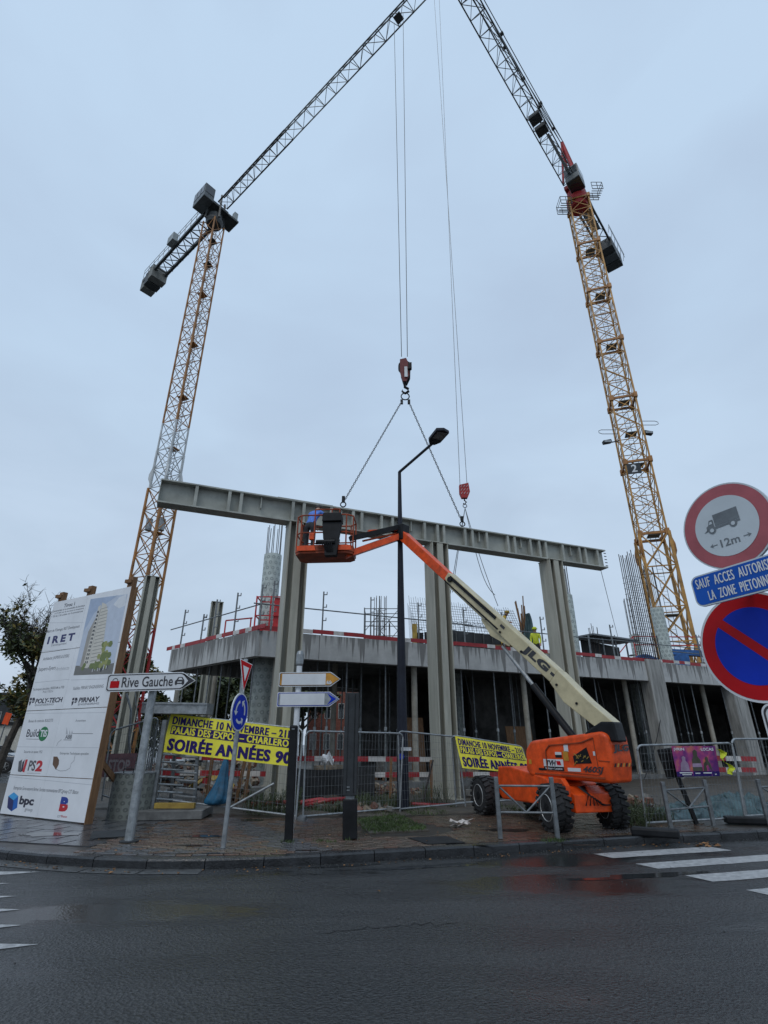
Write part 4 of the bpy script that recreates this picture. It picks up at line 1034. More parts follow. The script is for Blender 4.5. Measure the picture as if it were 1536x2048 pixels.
# trolley and hoist ropes to hook 1
H1 = Vector((.83, 16.9, 14.85))
s1_ = (Vector((.95, 18.24, 0)) - Vector((TX, TY, 0))).length
tr = jo + jd * s1_ + Vector((0, 0, -.12))
MB().box(tr, (.5, .5, .10), Matrix.Rotation(math.atan2(jd.y, jd.x), 3, 'Z')).build('trolley', M_crane_dk, lc)
mb = MB()
for sx_, o_ in ((-.17, 0), (.17, 0)):
    mb.tube(tr + jd * sx_ * 2.2, H1 + Vector((sx_ * .7, 0, 1.1)), .016, n=5)
mb.build('hoist_rope', M_crane_dk, lc)

# ---- right crane
RX, RY = 21.9, 40.0
rc = thing('tower_crane', 'ochre tower crane with a red slewing head and plate marked 2, standing on the right', 'tower crane', (RX, RY, 0), 'tower cranes over the site')
RA = R(-17); RJZ = 59.2
zs = [5.09, 6.4, 8.4, 11, 14.2, 17.0] ; z = 17.0
while z < 55.5: z += 3.3; zs.append(z)
zs[-1] = 57.0
for i in range(len(zs) - 1):
    low = zs[i] < 16.5; mb = MB()
    mast_section(mb, (RX, RY), 2.2 if low else 2.0, RA, zs[i] + .004, zs[i + 1], 1 if low else 2, .22 if low else .13, .085 if low else .055, 'x' if low else 'x')
    mb.build('mast_section', M_crane_y2 if low else M_crane_y2, rc, label=None)
for zi in zs[5::2]:
    mb = MB()
    for i, j in ((-1, -1), (1, -1), (1, 1), (-1, 1)):
        c = Matrix.Rotation(RA, 3, 'Z') @ Vector((i * 1.0, j * 1.0, 0)); mb.box((RX + c.x, RY + c.y, zi), (.32, .32, .5), Matrix.Rotation(RA, 3, 'Z'))
    cs = [Matrix.Rotation(RA, 3, 'Z') @ Vector((i, j, 0)) for i, j in ((-1, -1), (1, -1), (1, 1), (-1, 1))]
    for a, b in zip(cs, cs[1:] + cs[:1]): mb.bar((RX + a.x, RY + a.y, zi), (RX + b.x, RY + b.y, zi), .14, .2)
    mb.build('joint_frame', M_crane_y, rc)
for i, j in ((-1, -1), (1, -1), (1, 1), (-1, 1)):
    c = Matrix.Rotation(RA, 3, 'Z') @ Vector((i * 1.06, j * 1.06, 0)); dz = c.normalized()
    MB().prism([(0, 0), (.3, .7), (.3, 1.3), (0, 2.4)], (RX + c.x, RY + c.y, 14.6), (dz.x, dz.y, 0), (0, 0, 1), (-dz.y, dz.x, 0), .1).build('collar_plate', M_crane_y, rc)
mb = MB(); ladder(mb, RX + .2, RY + .2, 5, 57, .45); mb.build('ladder', M_galv_dk, rc)
for z in (10.6, 17.2, 23.8, 27, 30.4, 37, 43.6, 50): MB().box((RX + .35, RY + .3, z), (.95, .95, .06), Matrix.Rotation(RA, 3, 'Z')).build('platform', M_cwt, rc)
# number plate
pm = at(1268, 937, RY - 1.25); rot = Matrix.Rotation(RA, 3, 'Z')
pl = MB().box(pm, (1.05, .06, .95), rot).build('number_plate', M_dkgrey, rc)
mp_ = plane_map(pm + rot @ Vector((0, -.032, 0)), rot @ Vector((1, 0, 0)), (0, 0, 1)); mb = MB(); letter(mb, '2', mp_, -.2, .22, -.34, .36, .004, bold=.02); mb.build('numeral', M_sgn, pl)
# flood lights on loops
for i, u in enumerate((1214, 1296)):
    q = at(u, 884 if i == 0 else 866, RY - .3); sgn = -1 if i == 0 else 1
    fl_ = MB().box(q, (.75, .4, .3), Matrix.Rotation(sgn * .2, 3, 'Y')).build('floodlight', M_dkgrey, rc, bevel=.05)
    MB().box(q + Vector((0, -.205, -.02)), (.6, .02, .2)).build('lens', M_galv, fl_)
    MB().bar(q + Vector((-sgn * .3, 0, -.05)), Vector((RX + sgn * 1.05, RY - .4, q.z + .1)), .08).build('lamp_arm', M_dkgrey, rc)
    mb = MB(); b0 = Vector((RX + sgn * 1.05, RY - .2, q.z + .9)); tip = sgn * 1.7
    mb.path([b0, b0 + Vector((tip * .85, 0, 0)), b0 + Vector((tip, 0, .12)), b0 + Vector((tip, 0, .30)), b0 + Vector((tip * .85, 0, .42)), b0 + Vector((0, 0, .42))], .03, n=5); mb.build('loop_bracket', M_galv_dk, rc)
rd = Vector((-.654, -.756, 0)).normalized(); ro = Vector((RX, RY, RJZ)); rn = Vector((rd.y, -rd.x, 0)); rr_ = Matrix.Rotation(math.atan2(rd.y, rd.x), 3, 'Z')
MB().lathe((RX, RY, 56.4), (0, 0, 1), [(.95, 0), (1.0, .5), (1.18, 1.0), (1.18, 1.4), (1.0, 1.6), (.95, 2.6)], n=20).build('slewing_ring', M_crane_r, rc)
m = MB().box(ro + Vector((0, 0, .2)), (2.2, 1.7, .5), rr_)
for o_ in (-.7, .7):
    m.bar(ro - rd * .8 + rn * o_ + Vector((0, 0, .3)), ro + rd * 1.3 + Vector((0, 0, 7.4)), .26)
    m.bar(ro + rd * 1.6 + rn * o_ + Vector((0, 0, .3)), ro + rd * 1.3 + Vector((0, 0, 7.4)), .2)
for i in range(5):
    f = i / 5 + .1; a = (ro - rd * .8 + Vector((0, 0, .3))).lerp(ro + rd * 1.3 + Vector((0, 0, 7.4)), f); w = .7 * (1 - f)
    m.bar(a - rn * w, a + rn * w, .12)
m.build('a_frame', M_crane_r, rc)
apex = ro + rd * 1.3 + Vector((0, 0, 7.5))
s = 1.6; k = 0
while s < 62:
    L = 6.0; mb = MB(); jib_section(mb, ro, rd, s, s + L, 1.4, 1.6, 4, .10, .045); mb.build('jib_section', M_crane_dk if k % 2 else M_cab, rc); s += L; k += 1
MB().bar(ro + rd * 1.5 - rn * .35, ro + rd * 8 - rn * .35, .25, .03).build('walkway_plate', M_crane_g, rc)
for s_ in (8.6, 10.0): MB().box(ro + rd * s_ + Vector((0, 0, .3)), (1.0, 1.1, .5), rr_).build('winch_housing', M_crane_dk, rc)
for (s_, zt) in ((22, 1.9), (50, 1.9)):
    mb = MB(); e = ro + rd * s_ + Vector((0, 0, zt))
    for o_ in (-.12, .12): mb.bar(apex + rn * o_, e + rn * o_, .07)
    for f in (.12, .3, .5, .7): q = apex.lerp(e, f); mb.box(q, (.3, .4, .2), rr_)
    mb.build('tie_bar', M_crane_dk, rc)
mb = MB()
for o_ in (-.5, .5): mb.bar(apex + rn * o_ * .3, ro - rd * 11.0 + rn * o_ + Vector((0, 0, .3)), .06)
mb.build('tie_bar', M_crane_g, rc)
mb = MB()
for o_ in (-.75, .75): mb.bar(ro - rd * .9 + rn * o_, ro - rd * 13 + rn * o_, .2, .3)
for i in range(8):
    a, b = 1.2 + i * 1.4, 1.2 + (i + 1) * 1.4
    mb.bar(ro - rd * a + rn * .7, ro - rd * b - rn * .7, .07); mb.bar(ro - rd * a - rn * .7, ro - rd * b + rn * .7, .07)
mb.build('counter_jib', M_crane_dk, rc)
MB().bar(ro - rd * 1.5, ro - rd * 6.5, 1.0, .03).build('walkway_plate', M_crane_g, rc)
mb = MB()
for o_ in (-1.25, 1.25):
    for z_ in (.55, 1.05): mb.bar(ro - rd * 7.5 + rn * o_ + Vector((0, 0, z_)), ro - rd * 13.3 + rn * o_ + Vector((0, 0, z_)), .045)
    for i in range(6): mb.bar(ro - rd * (7.6 + i * 1.1) + rn * o_ * .8 + Vector((0, 0, -.1)), ro - rd * (7.6 + i * 1.1) + rn * o_ + Vector((0, 0, 1.05)), .045)
mb.build('handrail', M_crane_g, rc)
for i in range(3): MB().box(ro - rd * (9.3 + i * 1.35) + Vector((0, 0, -.35)), (1.2, 1.9, 1.5 + .2 * i), rr_).build('counterweight', M_crane_dk if i != 1 else M_cab, rc)
cab = MB().box(ro + rd * 1.7 - rn * .55 + Vector((0, 0, -.2)), (1.9, 1.5, 2.1), rr_).build('cab', M_cab, rc, bevel=.06)
MB().box(ro + rd * 2.66 - rn * .55 + Vector((0, 0, .1)), (.02, 1.3, 1.1), rr_).build('window', M_glass, cab)
MB().box(ro + rd * 1.7 - rn * 1.31 + Vector((0, 0, .1)), (1.6, .02, 1.1), rr_).build('window', M_glass, cab)
MB().box(ro + rd * 1.7 - rn * .55 + Vector((0, 0, -1.27)), (1.8, 1.4, .04), rr_).build('window', M_glass, cab)
for sg, z0 in ((-1, 55.6), (1, 58.0)):
    mb = MB(); a = Vector((RX + sg * 1.3, RY - .6, z0)); b = a + Vector((sg * 1.2, 0, 0))
    for k_ in range(6): mb.bar(a + Vector((0, -.65 + .26 * k_, 0)), b + Vector((0, -.65 + .26 * k_, 0)), .06)
    for q in (a, b, (a + b) / 2):
        for y in (-.65, .65): mb.bar(q + Vector((0, y, 0)), q + Vector((0, y, 1.1)), .045)
    for z_ in (.55, 1.1):
        for y in (-.65, .65): mb.bar(a + Vector((0, y, z_)), b + Vector((0, y, z_)), .045)
        mb.bar(b + Vector((0, -.65, z_)), b + Vector((0, .65, z_)), .045)
    mb.build('side_platform', M_crane_dk, rc)
H2 = at(928, 985, 19.8)
s2_ = (Vector((3.7, 19.2, 0)) - Vector((RX, RY, 0))).length
tr2 = ro + rd * s2_ + Vector((0, 0, -.3))
MB().box(tr2, (1.8, 1.5, .25), rr_).build('trolley', M_crane_dk, rc)
mb = MB()
for sx_ in (-.15, .15): mb.tube(tr2 + rd * sx_ * 3.2, H2 + Vector((sx_, 0, .3)), .013, n=5)
mb.build('hoist_rope', M_galv_dk, rc)

# ---- hook blocks and slings
hb = thing('hook_block', 'dark red and white hook block on the ropes of the left crane, above the girder', 'hook block', H1, 'crane hook blocks')
c = H1
for sg in (-1, 1):
    MB().prism([(-.17, .86), (.08, .93), (.22, .55), (.20, .1), (.07, -.22), (-.07, -.22), (-.17, .2)], c + Vector((.02 * sg, .13 * sg, 0)), (1, 0, 0), (0, 0, 1), (0, 1, 0), .04).build('cheek_plate', mat('dark_red_block', (.13, .012, .014), .6) if sg < 0 else M_black, hb)
MB().tube(c + Vector((0, -.11, .55)), c + Vector((0, .11, .55)), .26, n=18).build('sheave', M_black, hb)
MB().box(c + Vector((.20, -.2, .45)), (.14, .12, .3)).build('battery_box', M_black, hb)
MB().box(c + Vector((.04, -.175, .2)), (.12, .02, .5)).build('white_stripe', M_sgn, hb)
mb = MB(); mb.path([c + Vector((0, 0, -.2)), c + Vector((0, 0, -.42)), c + Vector((.12, 0, -.5)), c + Vector((.13, 0, -.62)), c + Vector((0, 0, -.72)), c + Vector((-.12, 0, -.62)), c + Vector((-.1, 0, -.55))], .05, n=8, rf=lambda k: (.07, .06, .055, .055, .05, .035, .02)[k]); mb.build('hook', M_black, hb, smooth=True)
def ring(mb, c, r, w, nrm='y', n=14):
    pts = [Vector(c) + (Vector((r * math.cos(t), 0, r * math.sin(t))) if nrm == 'y' else Vector((0, r * math.cos(t), r * math.sin(t)))) for t in [2 * math.pi * i / n for i in range(n + 1)]]
    mb.path(pts, w, n=5)
sl = thing('chain_sling', 'two leg chain sling spread from the left hook block down to the girder', 'chain sling', c + Vector((0, 0, -.9)))
mb = MB(); ring(mb, c + Vector((0, 0, -.86)), .16, .025); mb.build('master_ring', M_black, sl)
def link_chain(p, q, r=.024, pitch=.085):
    mb = MB(); n = int((q - p).length / pitch); d = (q - p).normalized(); a = d.cross(Vector((0, 1, 0))).normalized(); b = a.cross(d)
    for i in range(n):
        c_ = p + d * (i + .5) * pitch; s_ = a if i % 2 else b; h = pitch * .62
        pts = [c_ - d * h + s_ * 0, c_ - d * h * .6 + s_ * r, c_ + d * h * .6 + s_ * r, c_ + d * h, c_ + d * h * .6 - s_ * r, c_ - d * h * .6 - s_ * r, c_ - d * h]
        for x, y in zip(pts, pts[1:]): mb.bar(x, y, .018)
    return mb
gs_ = lambda u, v: onp(u, v, g0, CN)
ztop = ZG + .78
fL, fR = onp(686, 1020, g0, CN), onp(926, 1066, g0, CN); fL.z = ztop + .1; fR.z = ztop + .1
top = c + Vector((0, 0, -1.02))
for e, dx in ((fL, -.1), (fR, .1)):
    link_chain(top + Vector((dx, 0, 0)), e + Vector((0, 0, .15))).build('chain_leg', M_galv_dk, sl)
    mb = MB(); ring(mb, e + Vector((0, 0, .08)), .09, .022); mb.box(e + Vector((0, 0, .27)), (.1, .07, .22)); mb.build('shackle', M_black, sl); MB().box(top + Vector((dx * 1.4, 0, -.1)), (.1, .06, .2)).build('shortening_hook', M_black, sl)
hb2 = thing('hook_block', 'small red hook block with white hatching on thin ropes, behind the girder', 'hook block', H2, 'crane hook blocks')
MB().prism([(-.19, .32), (.2, .42), (.24, .0), (.12, -.28), (-.12, -.28), (-.2, -.05)], H2 + Vector((0, .07, 0)), (1, 0, 0), (0, 0, 1), (0, -1, 0), .16).build('block_body', M_crane_r, hb2)
mb = MB()
for i in range(3):
    for j in range(3): mb.bar(H2 + Vector((-.14 + i * .12, -.098, -.12 + j * .16)), H2 + Vector((-.08 + i * .12, -.098, -.02 + j * .16)), .03, .012)
mb.build('hatching', M_sgn, hb2)
mb = MB(); mb.path([H2 + Vector((0, 0, -.26)), H2 + Vector((0, 0, -.38)), H2 + Vector((.07, 0, -.44)), H2 + Vector((0, 0, -.55)), H2 + Vector((-.06, 0, -.5))], .03, n=6); ring(mb, H2 + Vector((0, 0, -.62)), .08, .016); mb.build('hook', M_black, hb2)
s2 = thing('wire_sling', 'loose four leg wire sling hanging from the small red hook block', 'sling', H2 + Vector((0, 0, -.7)))
tp = H2 + Vector((0, 0, -.72))
for (u, v, Yq, sag) in ((905, 1185, 20.6, .15), (898, 1206, 21.0, .25), (990, 1190, 20.6, 1.1), (996, 1212, 21.0, .3)):
    e = at(u, v, Yq); pts = []
    for i in range(11):
        f = i / 10; p = tp.lerp(e, f); p.z -= sag * math.sin(math.pi * f) * .8; p.x += .0 - (sag * .25 * math.sin(math.pi * f) if u < 950 else -0); pts.append(p)
    MB().path(pts, .014, n=5).build('sling_leg', M_galv_dk, s2)
e0 = gp(GL - .2, 0, ZG); e1 = at(1240, 1290, 33)
tag(MB().path([e0, e0.lerp(e1, .5) + Vector((0, 0, -.15)), e1], .012, n=5).build('tag_line', M_galv_dk, origin=e0), 'thin guide rope running from the right girder end to the deck', 'rope')

# ================================================================== BOOM LIFT
Zg = .125
LO = Vector((3.12, 10.95, Zg)); la = Vector((-.316, .949, 0)).normalized(); lb = Vector((la.y, -la.x, 0))
lift = thing('boom_lift', 'orange boom lift on four big black tyres with a cream and orange boom', 'boom lift', LO)
def LP(a, b, z): return LO + la * a + lb * b + Vector((0, 0, z))
UPZ = Vector((0, 0, 1))
def wheel(a, b, steer, Rw=.43, w=.32, side=-1):
    c = LP(a, b, Rw); ax = Matrix.Rotation(steer, 3, 'Z') @ lb
    hub = ax * side      # outward side
    t = MB().lathe(c - ax * (w / 2), ax, [(Rw * .58, 0), (Rw * .80, .0), (Rw * .93, .03), (Rw * .97, .07), (Rw * .97, w - .07), (Rw * .93, w - .03), (Rw * .80, w), (Rw * .58, w)], n=28)
    ty = t.build('tyre', M_rubber, lift, origin=c, smooth=False)
    lug = MB(); q = ax.cross(UPZ).normalized()
    for i in range(20):
        th = 2 * math.pi * i / 20
        for sd in (-1, 1):
            t2 = th + (sd * .08); d = UPZ * math.cos(t2) + q * math.sin(t2); t3 = th + .13 + sd * .08; d3 = UPZ * math.cos(t3) + q * math.sin(t3)
            lug.bar(c + d * (Rw * .985) + ax * sd * .015, c + d3 * (Rw * .965) + ax * sd * (w / 2 + .005), .065, .045, up=d)
    lug.build('tread_lugs', M_rubber, ty, kind=None)
    o = c + hub * (w / 2 - .07)
    rm = MB().lathe(o, hub, [(Rw * .60, .065), (Rw * .56, .08), (Rw * .52, .055), (Rw * .48, 0), (Rw * .30, -.02), (Rw * .26, .03), (.02, .035)], n=24).build('rim', M_rim, lift, origin=c, smooth=False)
    MB().lathe(o + hub * .03, hub, [(.085, 0), (.08, .05), (.03, .06)], n=14).build('hub_cap', M_black, rm)
    mb = MB()
    for i in range(8):
        th = 2 * math.pi * i / 8; mb.tube(o + (UPZ * math.cos(th) + q * math.sin(th)) * .13 + hub * -.01, o + (UPZ * math.cos(th) + q * math.sin(th)) * .13 + hub * .03, .014, n=6)
    mb.build('wheel_nuts', M_black, rm, kind='stuff')
wheel(0, 0, R(-6), .385); wheel(2.65, 0, 0, .385); wheel(.05, 1.30, R(-12), .375, side=-1); wheel(2.6, 1.32, 0, .385, side=1)
# chassis
m = MB(); m.prism([(.22, .36), (2.2, .34), (2.42, .48), (2.30, .98), (1.8, 1.0), (.55, .86), (.22, .74)], LP(0, .2, 0), la, UPZ, lb, 1.0)
m.build('chassis', M_orange, lift, bevel=.03)
MB().prism([(-.22, .30), (.30, .30), (.36, .62), (.1, .72), (-.22, .60)], LP(0, .30, 0), la, UPZ, lb, .82).build('axle_beam', M_orange, lift, bevel=.02)
m = MB(); m.tube(LP(.0, .12, .42), LP(.0, 1.25, .42), .07); m.tube(LP(-.16, .28, .44), LP(-.16, 1.2, .44), .028); m.build('steering_cylinder', M_black, lift)
MB().tube(LP(2.6, .12, .40), LP(2.6, 1.3, .40), .08).build('rear_axle', M_black, lift)
m = MB(); m.box(LP(.05, .22, .5), (.16, .2, .4)); m.box(LP(.05, 1.18, .5), (.16, .2, .4)); m.build('steering_knuckle', M_orange, lift)
m = MB()
for i in range(7): m.path([LP(-.1 + .04 * i, .5 + .06 * i, .72), LP(-.3, .55 + .05 * i, .6 - .03 * i), LP(-.26, .5 + .09 * i, .42)], .012, n=4)
m.build('hoses', M_black, lift, kind=None)
MB().prism([(-.14, .55), (.3, .62), (.3, .86), (-.02, .86), (-.14, .74)], LP(0, .2, 0), la, UPZ, lb, .10).build('bracket', M_orange, lift, bevel=.01)
TC = LP(.75, .72, 0)
MB().lathe(Vector((TC.x, TC.y, Zg + .84)), UPZ, [(.42, 0), (.42, .12), (.5, .13), (.5, .17)], n=24).build('turntable', M_black, lift)
# hood: T = near bottom corner at the tail
T = Vector((4.02, 10.35, 0)); he = Vector((-.56, .828, 0)).normalized(); hs = Vector((he.y, -he.x, 0))
def HP(e, s_, z): return T + he * (e * .86) + hs * s_ + Vector((0, 0, z))
hw = .66; KX = .86
prof = [(0.02, .93), (2.16, .97), (2.30, 1.08), (2.26, 1.46), (2.08, 1.63), (1.75, 1.66), (.10, 1.79), (-.03, 1.72), (-.06, 1.3)]
bm = bmesh.new()
v0 = [bm.verts.new(HP(x, 0, z)) for x, z in prof]; v1 = [bm.verts.new(HP(x, hw, z)) for x, z in prof]
n = len(prof); bm.faces.new(v0[::-1]); bm.faces.new(v1)
for i in range(n): bm.faces.new((v0[i], v0[(i + 1) % n], v1[(i + 1) % n], v1[i]))
bmesh.ops.recalc_face_normals(bm, faces=bm.faces[:])
me = bpy.data.meshes.new('hood'); bm.to_mesh(me); bm.free(); me.materials.append(M_orange)
for v in me.vertices: v.co -= LO
hood = bpy.data.objects.new('hood', me); COL.objects.link(hood); hood.parent = lift
bv = hood.modifiers.new('b', 'BEVEL'); bv.width = .09; bv.segments = 4; bv.limit_method = 'ANGLE'
for p_ in me.polygons: p_.use_smooth = True
hood.modifiers.new('w', 'WEIGHTED_NORMAL')
hm = lambda x, z, d=0: HP(x, -d, z)     # x metres from the tail, z height, on the near side
hmt = lambda x, z, d=0: hm(x, z, d)
# lower skirt line, inset panel ridge, vent window
m = MB(); m.prism([(.12, 1.0), (1.72, 1.02), (1.72, 1.045), (.12, 1.03)], HP(0, -.004, 0), he, UPZ, -hs, .01); m.build('skirt_line', M_orange_d, hood)
def hr(pts, name, mt, d=.004):
    q = [hm(x, z, d) for x, z in pts]; return MB().poly(q).build(name, mt, hood)
m = MB()
rp = [(1.62, 1.10), (1.62, 1.45), (1.50, 1.55), (.95, 1.58), (.62, 1.60), (.30, 1.68)]
for a, b in zip(rp, rp[1:]): m.bar(hm(*a, .006), hm(*b, .006), .02, .03, up=-hs)
for a, b in (((.30, 1.68), (.27, 1.06)), ((.27, 1.06), (1.62, 1.10)), ((.24, 1.30), (-.02, 1.29))): m.bar(hm(*a, .004), hm(*b, .004), .012, .014, up=-hs)
m.build('panel_edge', M_orange_d, hood)
fr_ = [(.88, 1.36), (.50, 1.52), (.42, 1.25), (.86, 1.23)]
MB().prism([(x * .86, z) for x, z in fr_], HP(0, -.001, 0), he, UPZ, -hs, .006).build('vent_opening', M_black, hood)
m = MB()
for i in range(12): a, b = rnd.uniform(.46, .84), rnd.uniform(1.26, 1.40); m.bar(hm(a, b, .012), hm(a + rnd.uniform(-.08, .08), b + rnd.uniform(-.06, .06), .012), .012)
m.build('vent_mesh', M_woody, hood, kind='stuff')
def hbox(x0, x1, z0, z1, mt, name='sticker', d=.007):
    return hr([(x0, z0), (x1, z0), (x1, z1), (x0, z1)], name, mt, d)
hbox(1.72, 1.16, 1.12, 1.30, M_sgn); hbox(1.72, 1.16, 1.10, 1.17, M_black, d=.009)
hmm = lambda x, z, d=0: hm(-x, z, d)     # print reads left to right when x = -distance
mb = MB(); letter(mb, 'TVH', hmm, -1.64, -1.36, 1.185, 1.28, .012, bold=.045, shear=.25); mb.build('lettering', M_sink, hood)
mb = MB(); shape(mb, [(-1.33, 1.2), (-1.22, 1.2), (-1.24, 1.27), (-1.35, 1.27)], hmm, .012); mb.build('sticker_mark', M_sred, hood)
mb = MB(); letter(mb, 'Verhuur - Location', hmm, -1.68, -1.20, 1.118, 1.155, .012, bold=.02); mb.build('lettering', M_sgn, hood)
hbox(1.10, .98, 1.44, 1.56, M_sgn); hbox(1.36, 1.18, 1.38, 1.43, M_sgn); hbox(1.36, 1.18, 1.33, 1.38, M_black); hbox(1.14, 1.0, 1.28, 1.45, M_syel); hbox(1.06, .72, 1.10, 1.16, M_sgn); hbox(.35, .30, 1.38, 1.45, M_sgn)
hbox(2.16, 2.08, 1.20, 1.28, M_syel)
mb = MB(); letter(mb, '460SJ', hmm, -.66, -.14, 1.07, 1.20, .010, bold=.03, shear=.35); mb.build('lettering', M_sink, hood)
# tail: lettering and hazard stripe (faces the viewer's right)
tm = lambda x, z, d=0: T - he * (.062 + d) + hs * x + Vector((0, 0, z))
mb = MB(); letter(mb, 'JLG', tm, .08, .56, 1.42, 1.57, .012, bold=.05, shear=.15, wide=.004); mb.build('lettering', M_sink, hood)
for i in range(7):
    x = .02 + i * .085; MB().poly([tm(x, 1.20, .012), tm(x + .05, 1.20, .012), tm(x + .09, 1.26, .012), tm(x + .04, 1.26, .012)]).build('hazard_stripe', M_syel if i % 2 else M_black, hood)
# turret behind the hood + boom
PV = Vector((4.22, 10.55, 1.93)); EB = Vector((.50, 14.5, 7.30))
bd = (EB - PV).normalized(); bh = Vector((bd.x, bd.y, 0)).normalized(); bs_ = Vector((-bh.y, bh.x, 0))   # bs_ to the near side
if bs_.y > 0: bs_ = -bs_
bu = bs_.cross(bd).normalized()
if bu.z < 0: bu = -bu
BL = (EB - PV).length
def BP(e, s_, u_): return PV + bd * e + bs_ * s_ + bu * u_
MB().prism([(-.20, -.32), (.62, -.32), (.36, -.12), (.08, .03), (-.16, .02)], PV - bs_ * .19, bh, UPZ, bs_, .38).build('turret', M_black, lift, bevel=.03)
MB().prism([(-.20, -.12), (.15, -.20), (.85, -.27), (1.3, -.17), (1.3, .14), (.5, .09), (-.1, .11)], BP(0, .165, 0), bd, bu, -bs_, .33).build('boom_foot', M_creamlift, lift, bevel=.015)
m = MB(); m.prism([(1.3, -.165), (4.85, -.16), (5.15, -.06), (5.15, .13), (1.3, .135)], BP(0, .15, 0), bd, bu, -bs_, .30)
boom = m.build('outer_boom', M_creamlift, lift, bevel=.02)
MB().prism([(2.55, -.22), (3.1, -.34), (3.55, -.22), (3.55, -.15), (2.55, -.15)], BP(0, .10, 0), bd, bu, -bs_, .2).build('cylinder_bracket', M_creamlift, lift)
MB().prism([(5.0, -.125), (BL + .1, -.14), (BL + .1, .13), (5.0, .11)], BP(0, .125, 0), bd, bu, -bs_, .25).build('inner_boom', M_orange, lift, bevel=.012)
m = MB(); m.bar(BP(3.2, .16, .075), BP(5.0, .17, .07), .03, .07, up=bu); m.bar(BP(3.0, .165, -.09), BP(5.1, .165, -.10), .03, .03, up=bu); m.build('cable_track', M_black, lift)
m = MB()
for e in (.62, 1.15, 2.2, 2.9, 3.4, 4.4): m.tube(BP(e, .16, -.1), BP(e, .185, -.1), .025, n=8)
m.tube(BP(4.95, .17, .02), BP(4.95, .21, .02), .07, n=12); m.build('pins', M_black, lift, kind='stuff')
bmap = lambda x, y, d=0: BP(-x, .152 + d, y)
mb = MB(); letter(mb, 'JLG', bmap, -2.22, -1.47, -.115, .105, .004, bold=.055, shear=.1, wide=.008); shape(mb, [(-1.40, -.03), (-1.2, -.03), (-1.2, .03), (-1.40, .03)], bmap, .004); shape(mb, [(-3.0, .0), (-2.86, .0), (-2.86, .06), (-3.0, .06)], bmap, .004)
mb.build('lettering', M_sink, boom)
c0_, c1_ = BP(.9, .0, -.80), BP(2.75, 0, -.36)
c0_ = Vector((c1_.x * .32 + PV.x * .68, c1_.y * .32 + PV.y * .68, 1.62))
MB().tube(c0_, c0_.lerp(c1_, .55), .075, n=14).build('lift_cylinder', M_black, lift)
MB().tube(c0_.lerp(c1_, .55), c1_, .042, n=12).build('cylinder_rod', M_galv, lift)
# elbow and jib links
MB().prism([(-.22, -.28), (.16, -.22), (.24, .1), (.05, .26), (-.22, .22)], EB + bs_ * -.16, -bh * -1, UPZ, bs_, .32).build('elbow', M_black, lift, bevel=.03)
JB = at(688, 1112, 13.9); 
jt0, jt1 = EB + Vector((-.05, -.05, .16)), JB + Vector((.15, 0, .52))
m = MB(); m.bar(jt0, jt1, .16, .15, w1=.13, h1=.12); m.build('jib_upper_link', M_black, lift)
MB().bar(EB + Vector((-.02, 0, .08)) + bs_ * .1, EB.lerp(JB, .55) + Vector((0, 0, .40)) + bs_ * .1, .10, .07).build('jib_plate', M_orange, lift)
jb0, jb1 = EB + Vector((-.05, -.05, -.14)), JB + Vector((.05, 0, .02))
MB().bar(jb0, jb1, .20, .17).build('jib_lower_link', M_orange, lift)
MB().tube(jb0.lerp(jb1, .1) + bs_ * .14 + Vector((0, 0, .03)), jb0.lerp(jb1, .85) + bs_ * .14, .035, n=10).build('jib_cylinder', M_galv, lift)
MB().tube(jb0.lerp(jb1, .05) + Vector((0, 0, .14)), jb0.lerp(jb1, .7) + Vector((0, 0, .26)), .03, n=8).build('hydraulic_pipe', M_orange_d, lift)
# platform
bc = at(652, 1112, 14.1); fz = bc.z
pr = Matrix.Rotation(R(-4), 3, 'Z')
def PP(x, y, z): return Vector((bc.x, bc.y, fz)) + pr @ Vector((x, y, z))
m = MB()
fp = [(-.80, -.30), (-.66, -.44), (.62, -.44), (.80, -.30), (.80, .30), (.64, .44), (-.66, .44), (-.80, .30)]
o = PP(0, 0, -.06); m.prism(fp, o, pr @ Vector((1, 0, 0)), pr @ Vector((0, 1, 0)), UPZ, .08); m.build('platform_floor', M_orange_d, lift)
m = MB(); c3 = [PP(x, y, .02) for x, y in fp]
for a, b in zip(c3, c3[1:] + c3[:1]): m.bar(a + Vector((0, 0, .07)), b + Vector((0, 0, .07)), .04, .17)
m.build('toe_rail', M_orange_d, lift)
m = MB()
for z in (.55, 1.08):
    c3 = [PP(x, y, z) for x, y in fp]
    for i, (a, b) in enumerate(zip(c3, c3[1:] + c3[:1])):
        m.tube(a, b, .021, n=6)
for x, y in ((-.80, -.3), (-.66, -.44), (-.28, -.44), (.2, -.44), (.62, -.44), (.8, -.3), (.8, .3), (.64, .44), (0, .44), (-.66, .44), (-.8, .3)): m.tube(PP(x, y, 0), PP(x, y, 1.08), .021, n=6)
for x in (-.28, .2): m.tube(PP(x, -.44, 1.08), PP(x, -.44, 1.25), .02, n=6)
m.tube(PP(-.28, -.44, 1.25), PP(.42, -.44, 1.25), .02, n=6); m.tube(PP(.42, -.44, 1.25), PP(.42, -.44, .55), .02, n=6)
m.build('platform_rail', M_orange_d, lift)
m = MB(); m.prism([(-.22, .82), (.34, .82), (.34, 1.02), (.30, 1.08), (-.2, 1.08)], PP(.17, -.62, 0), pr @ Vector((1, 0, 0)), UPZ, pr @ Vector((0, 1, 0)), .32)
m.prism([(-.17, .30), (.27, .30), (.34, .82), (-.22, .82)], PP(.17, -.56, 0), pr @ Vector((1, 0, 0)), UPZ, pr @ Vector((0, 1, 0)), .12); m.build('control_box', M_black, lift, bevel=.02)
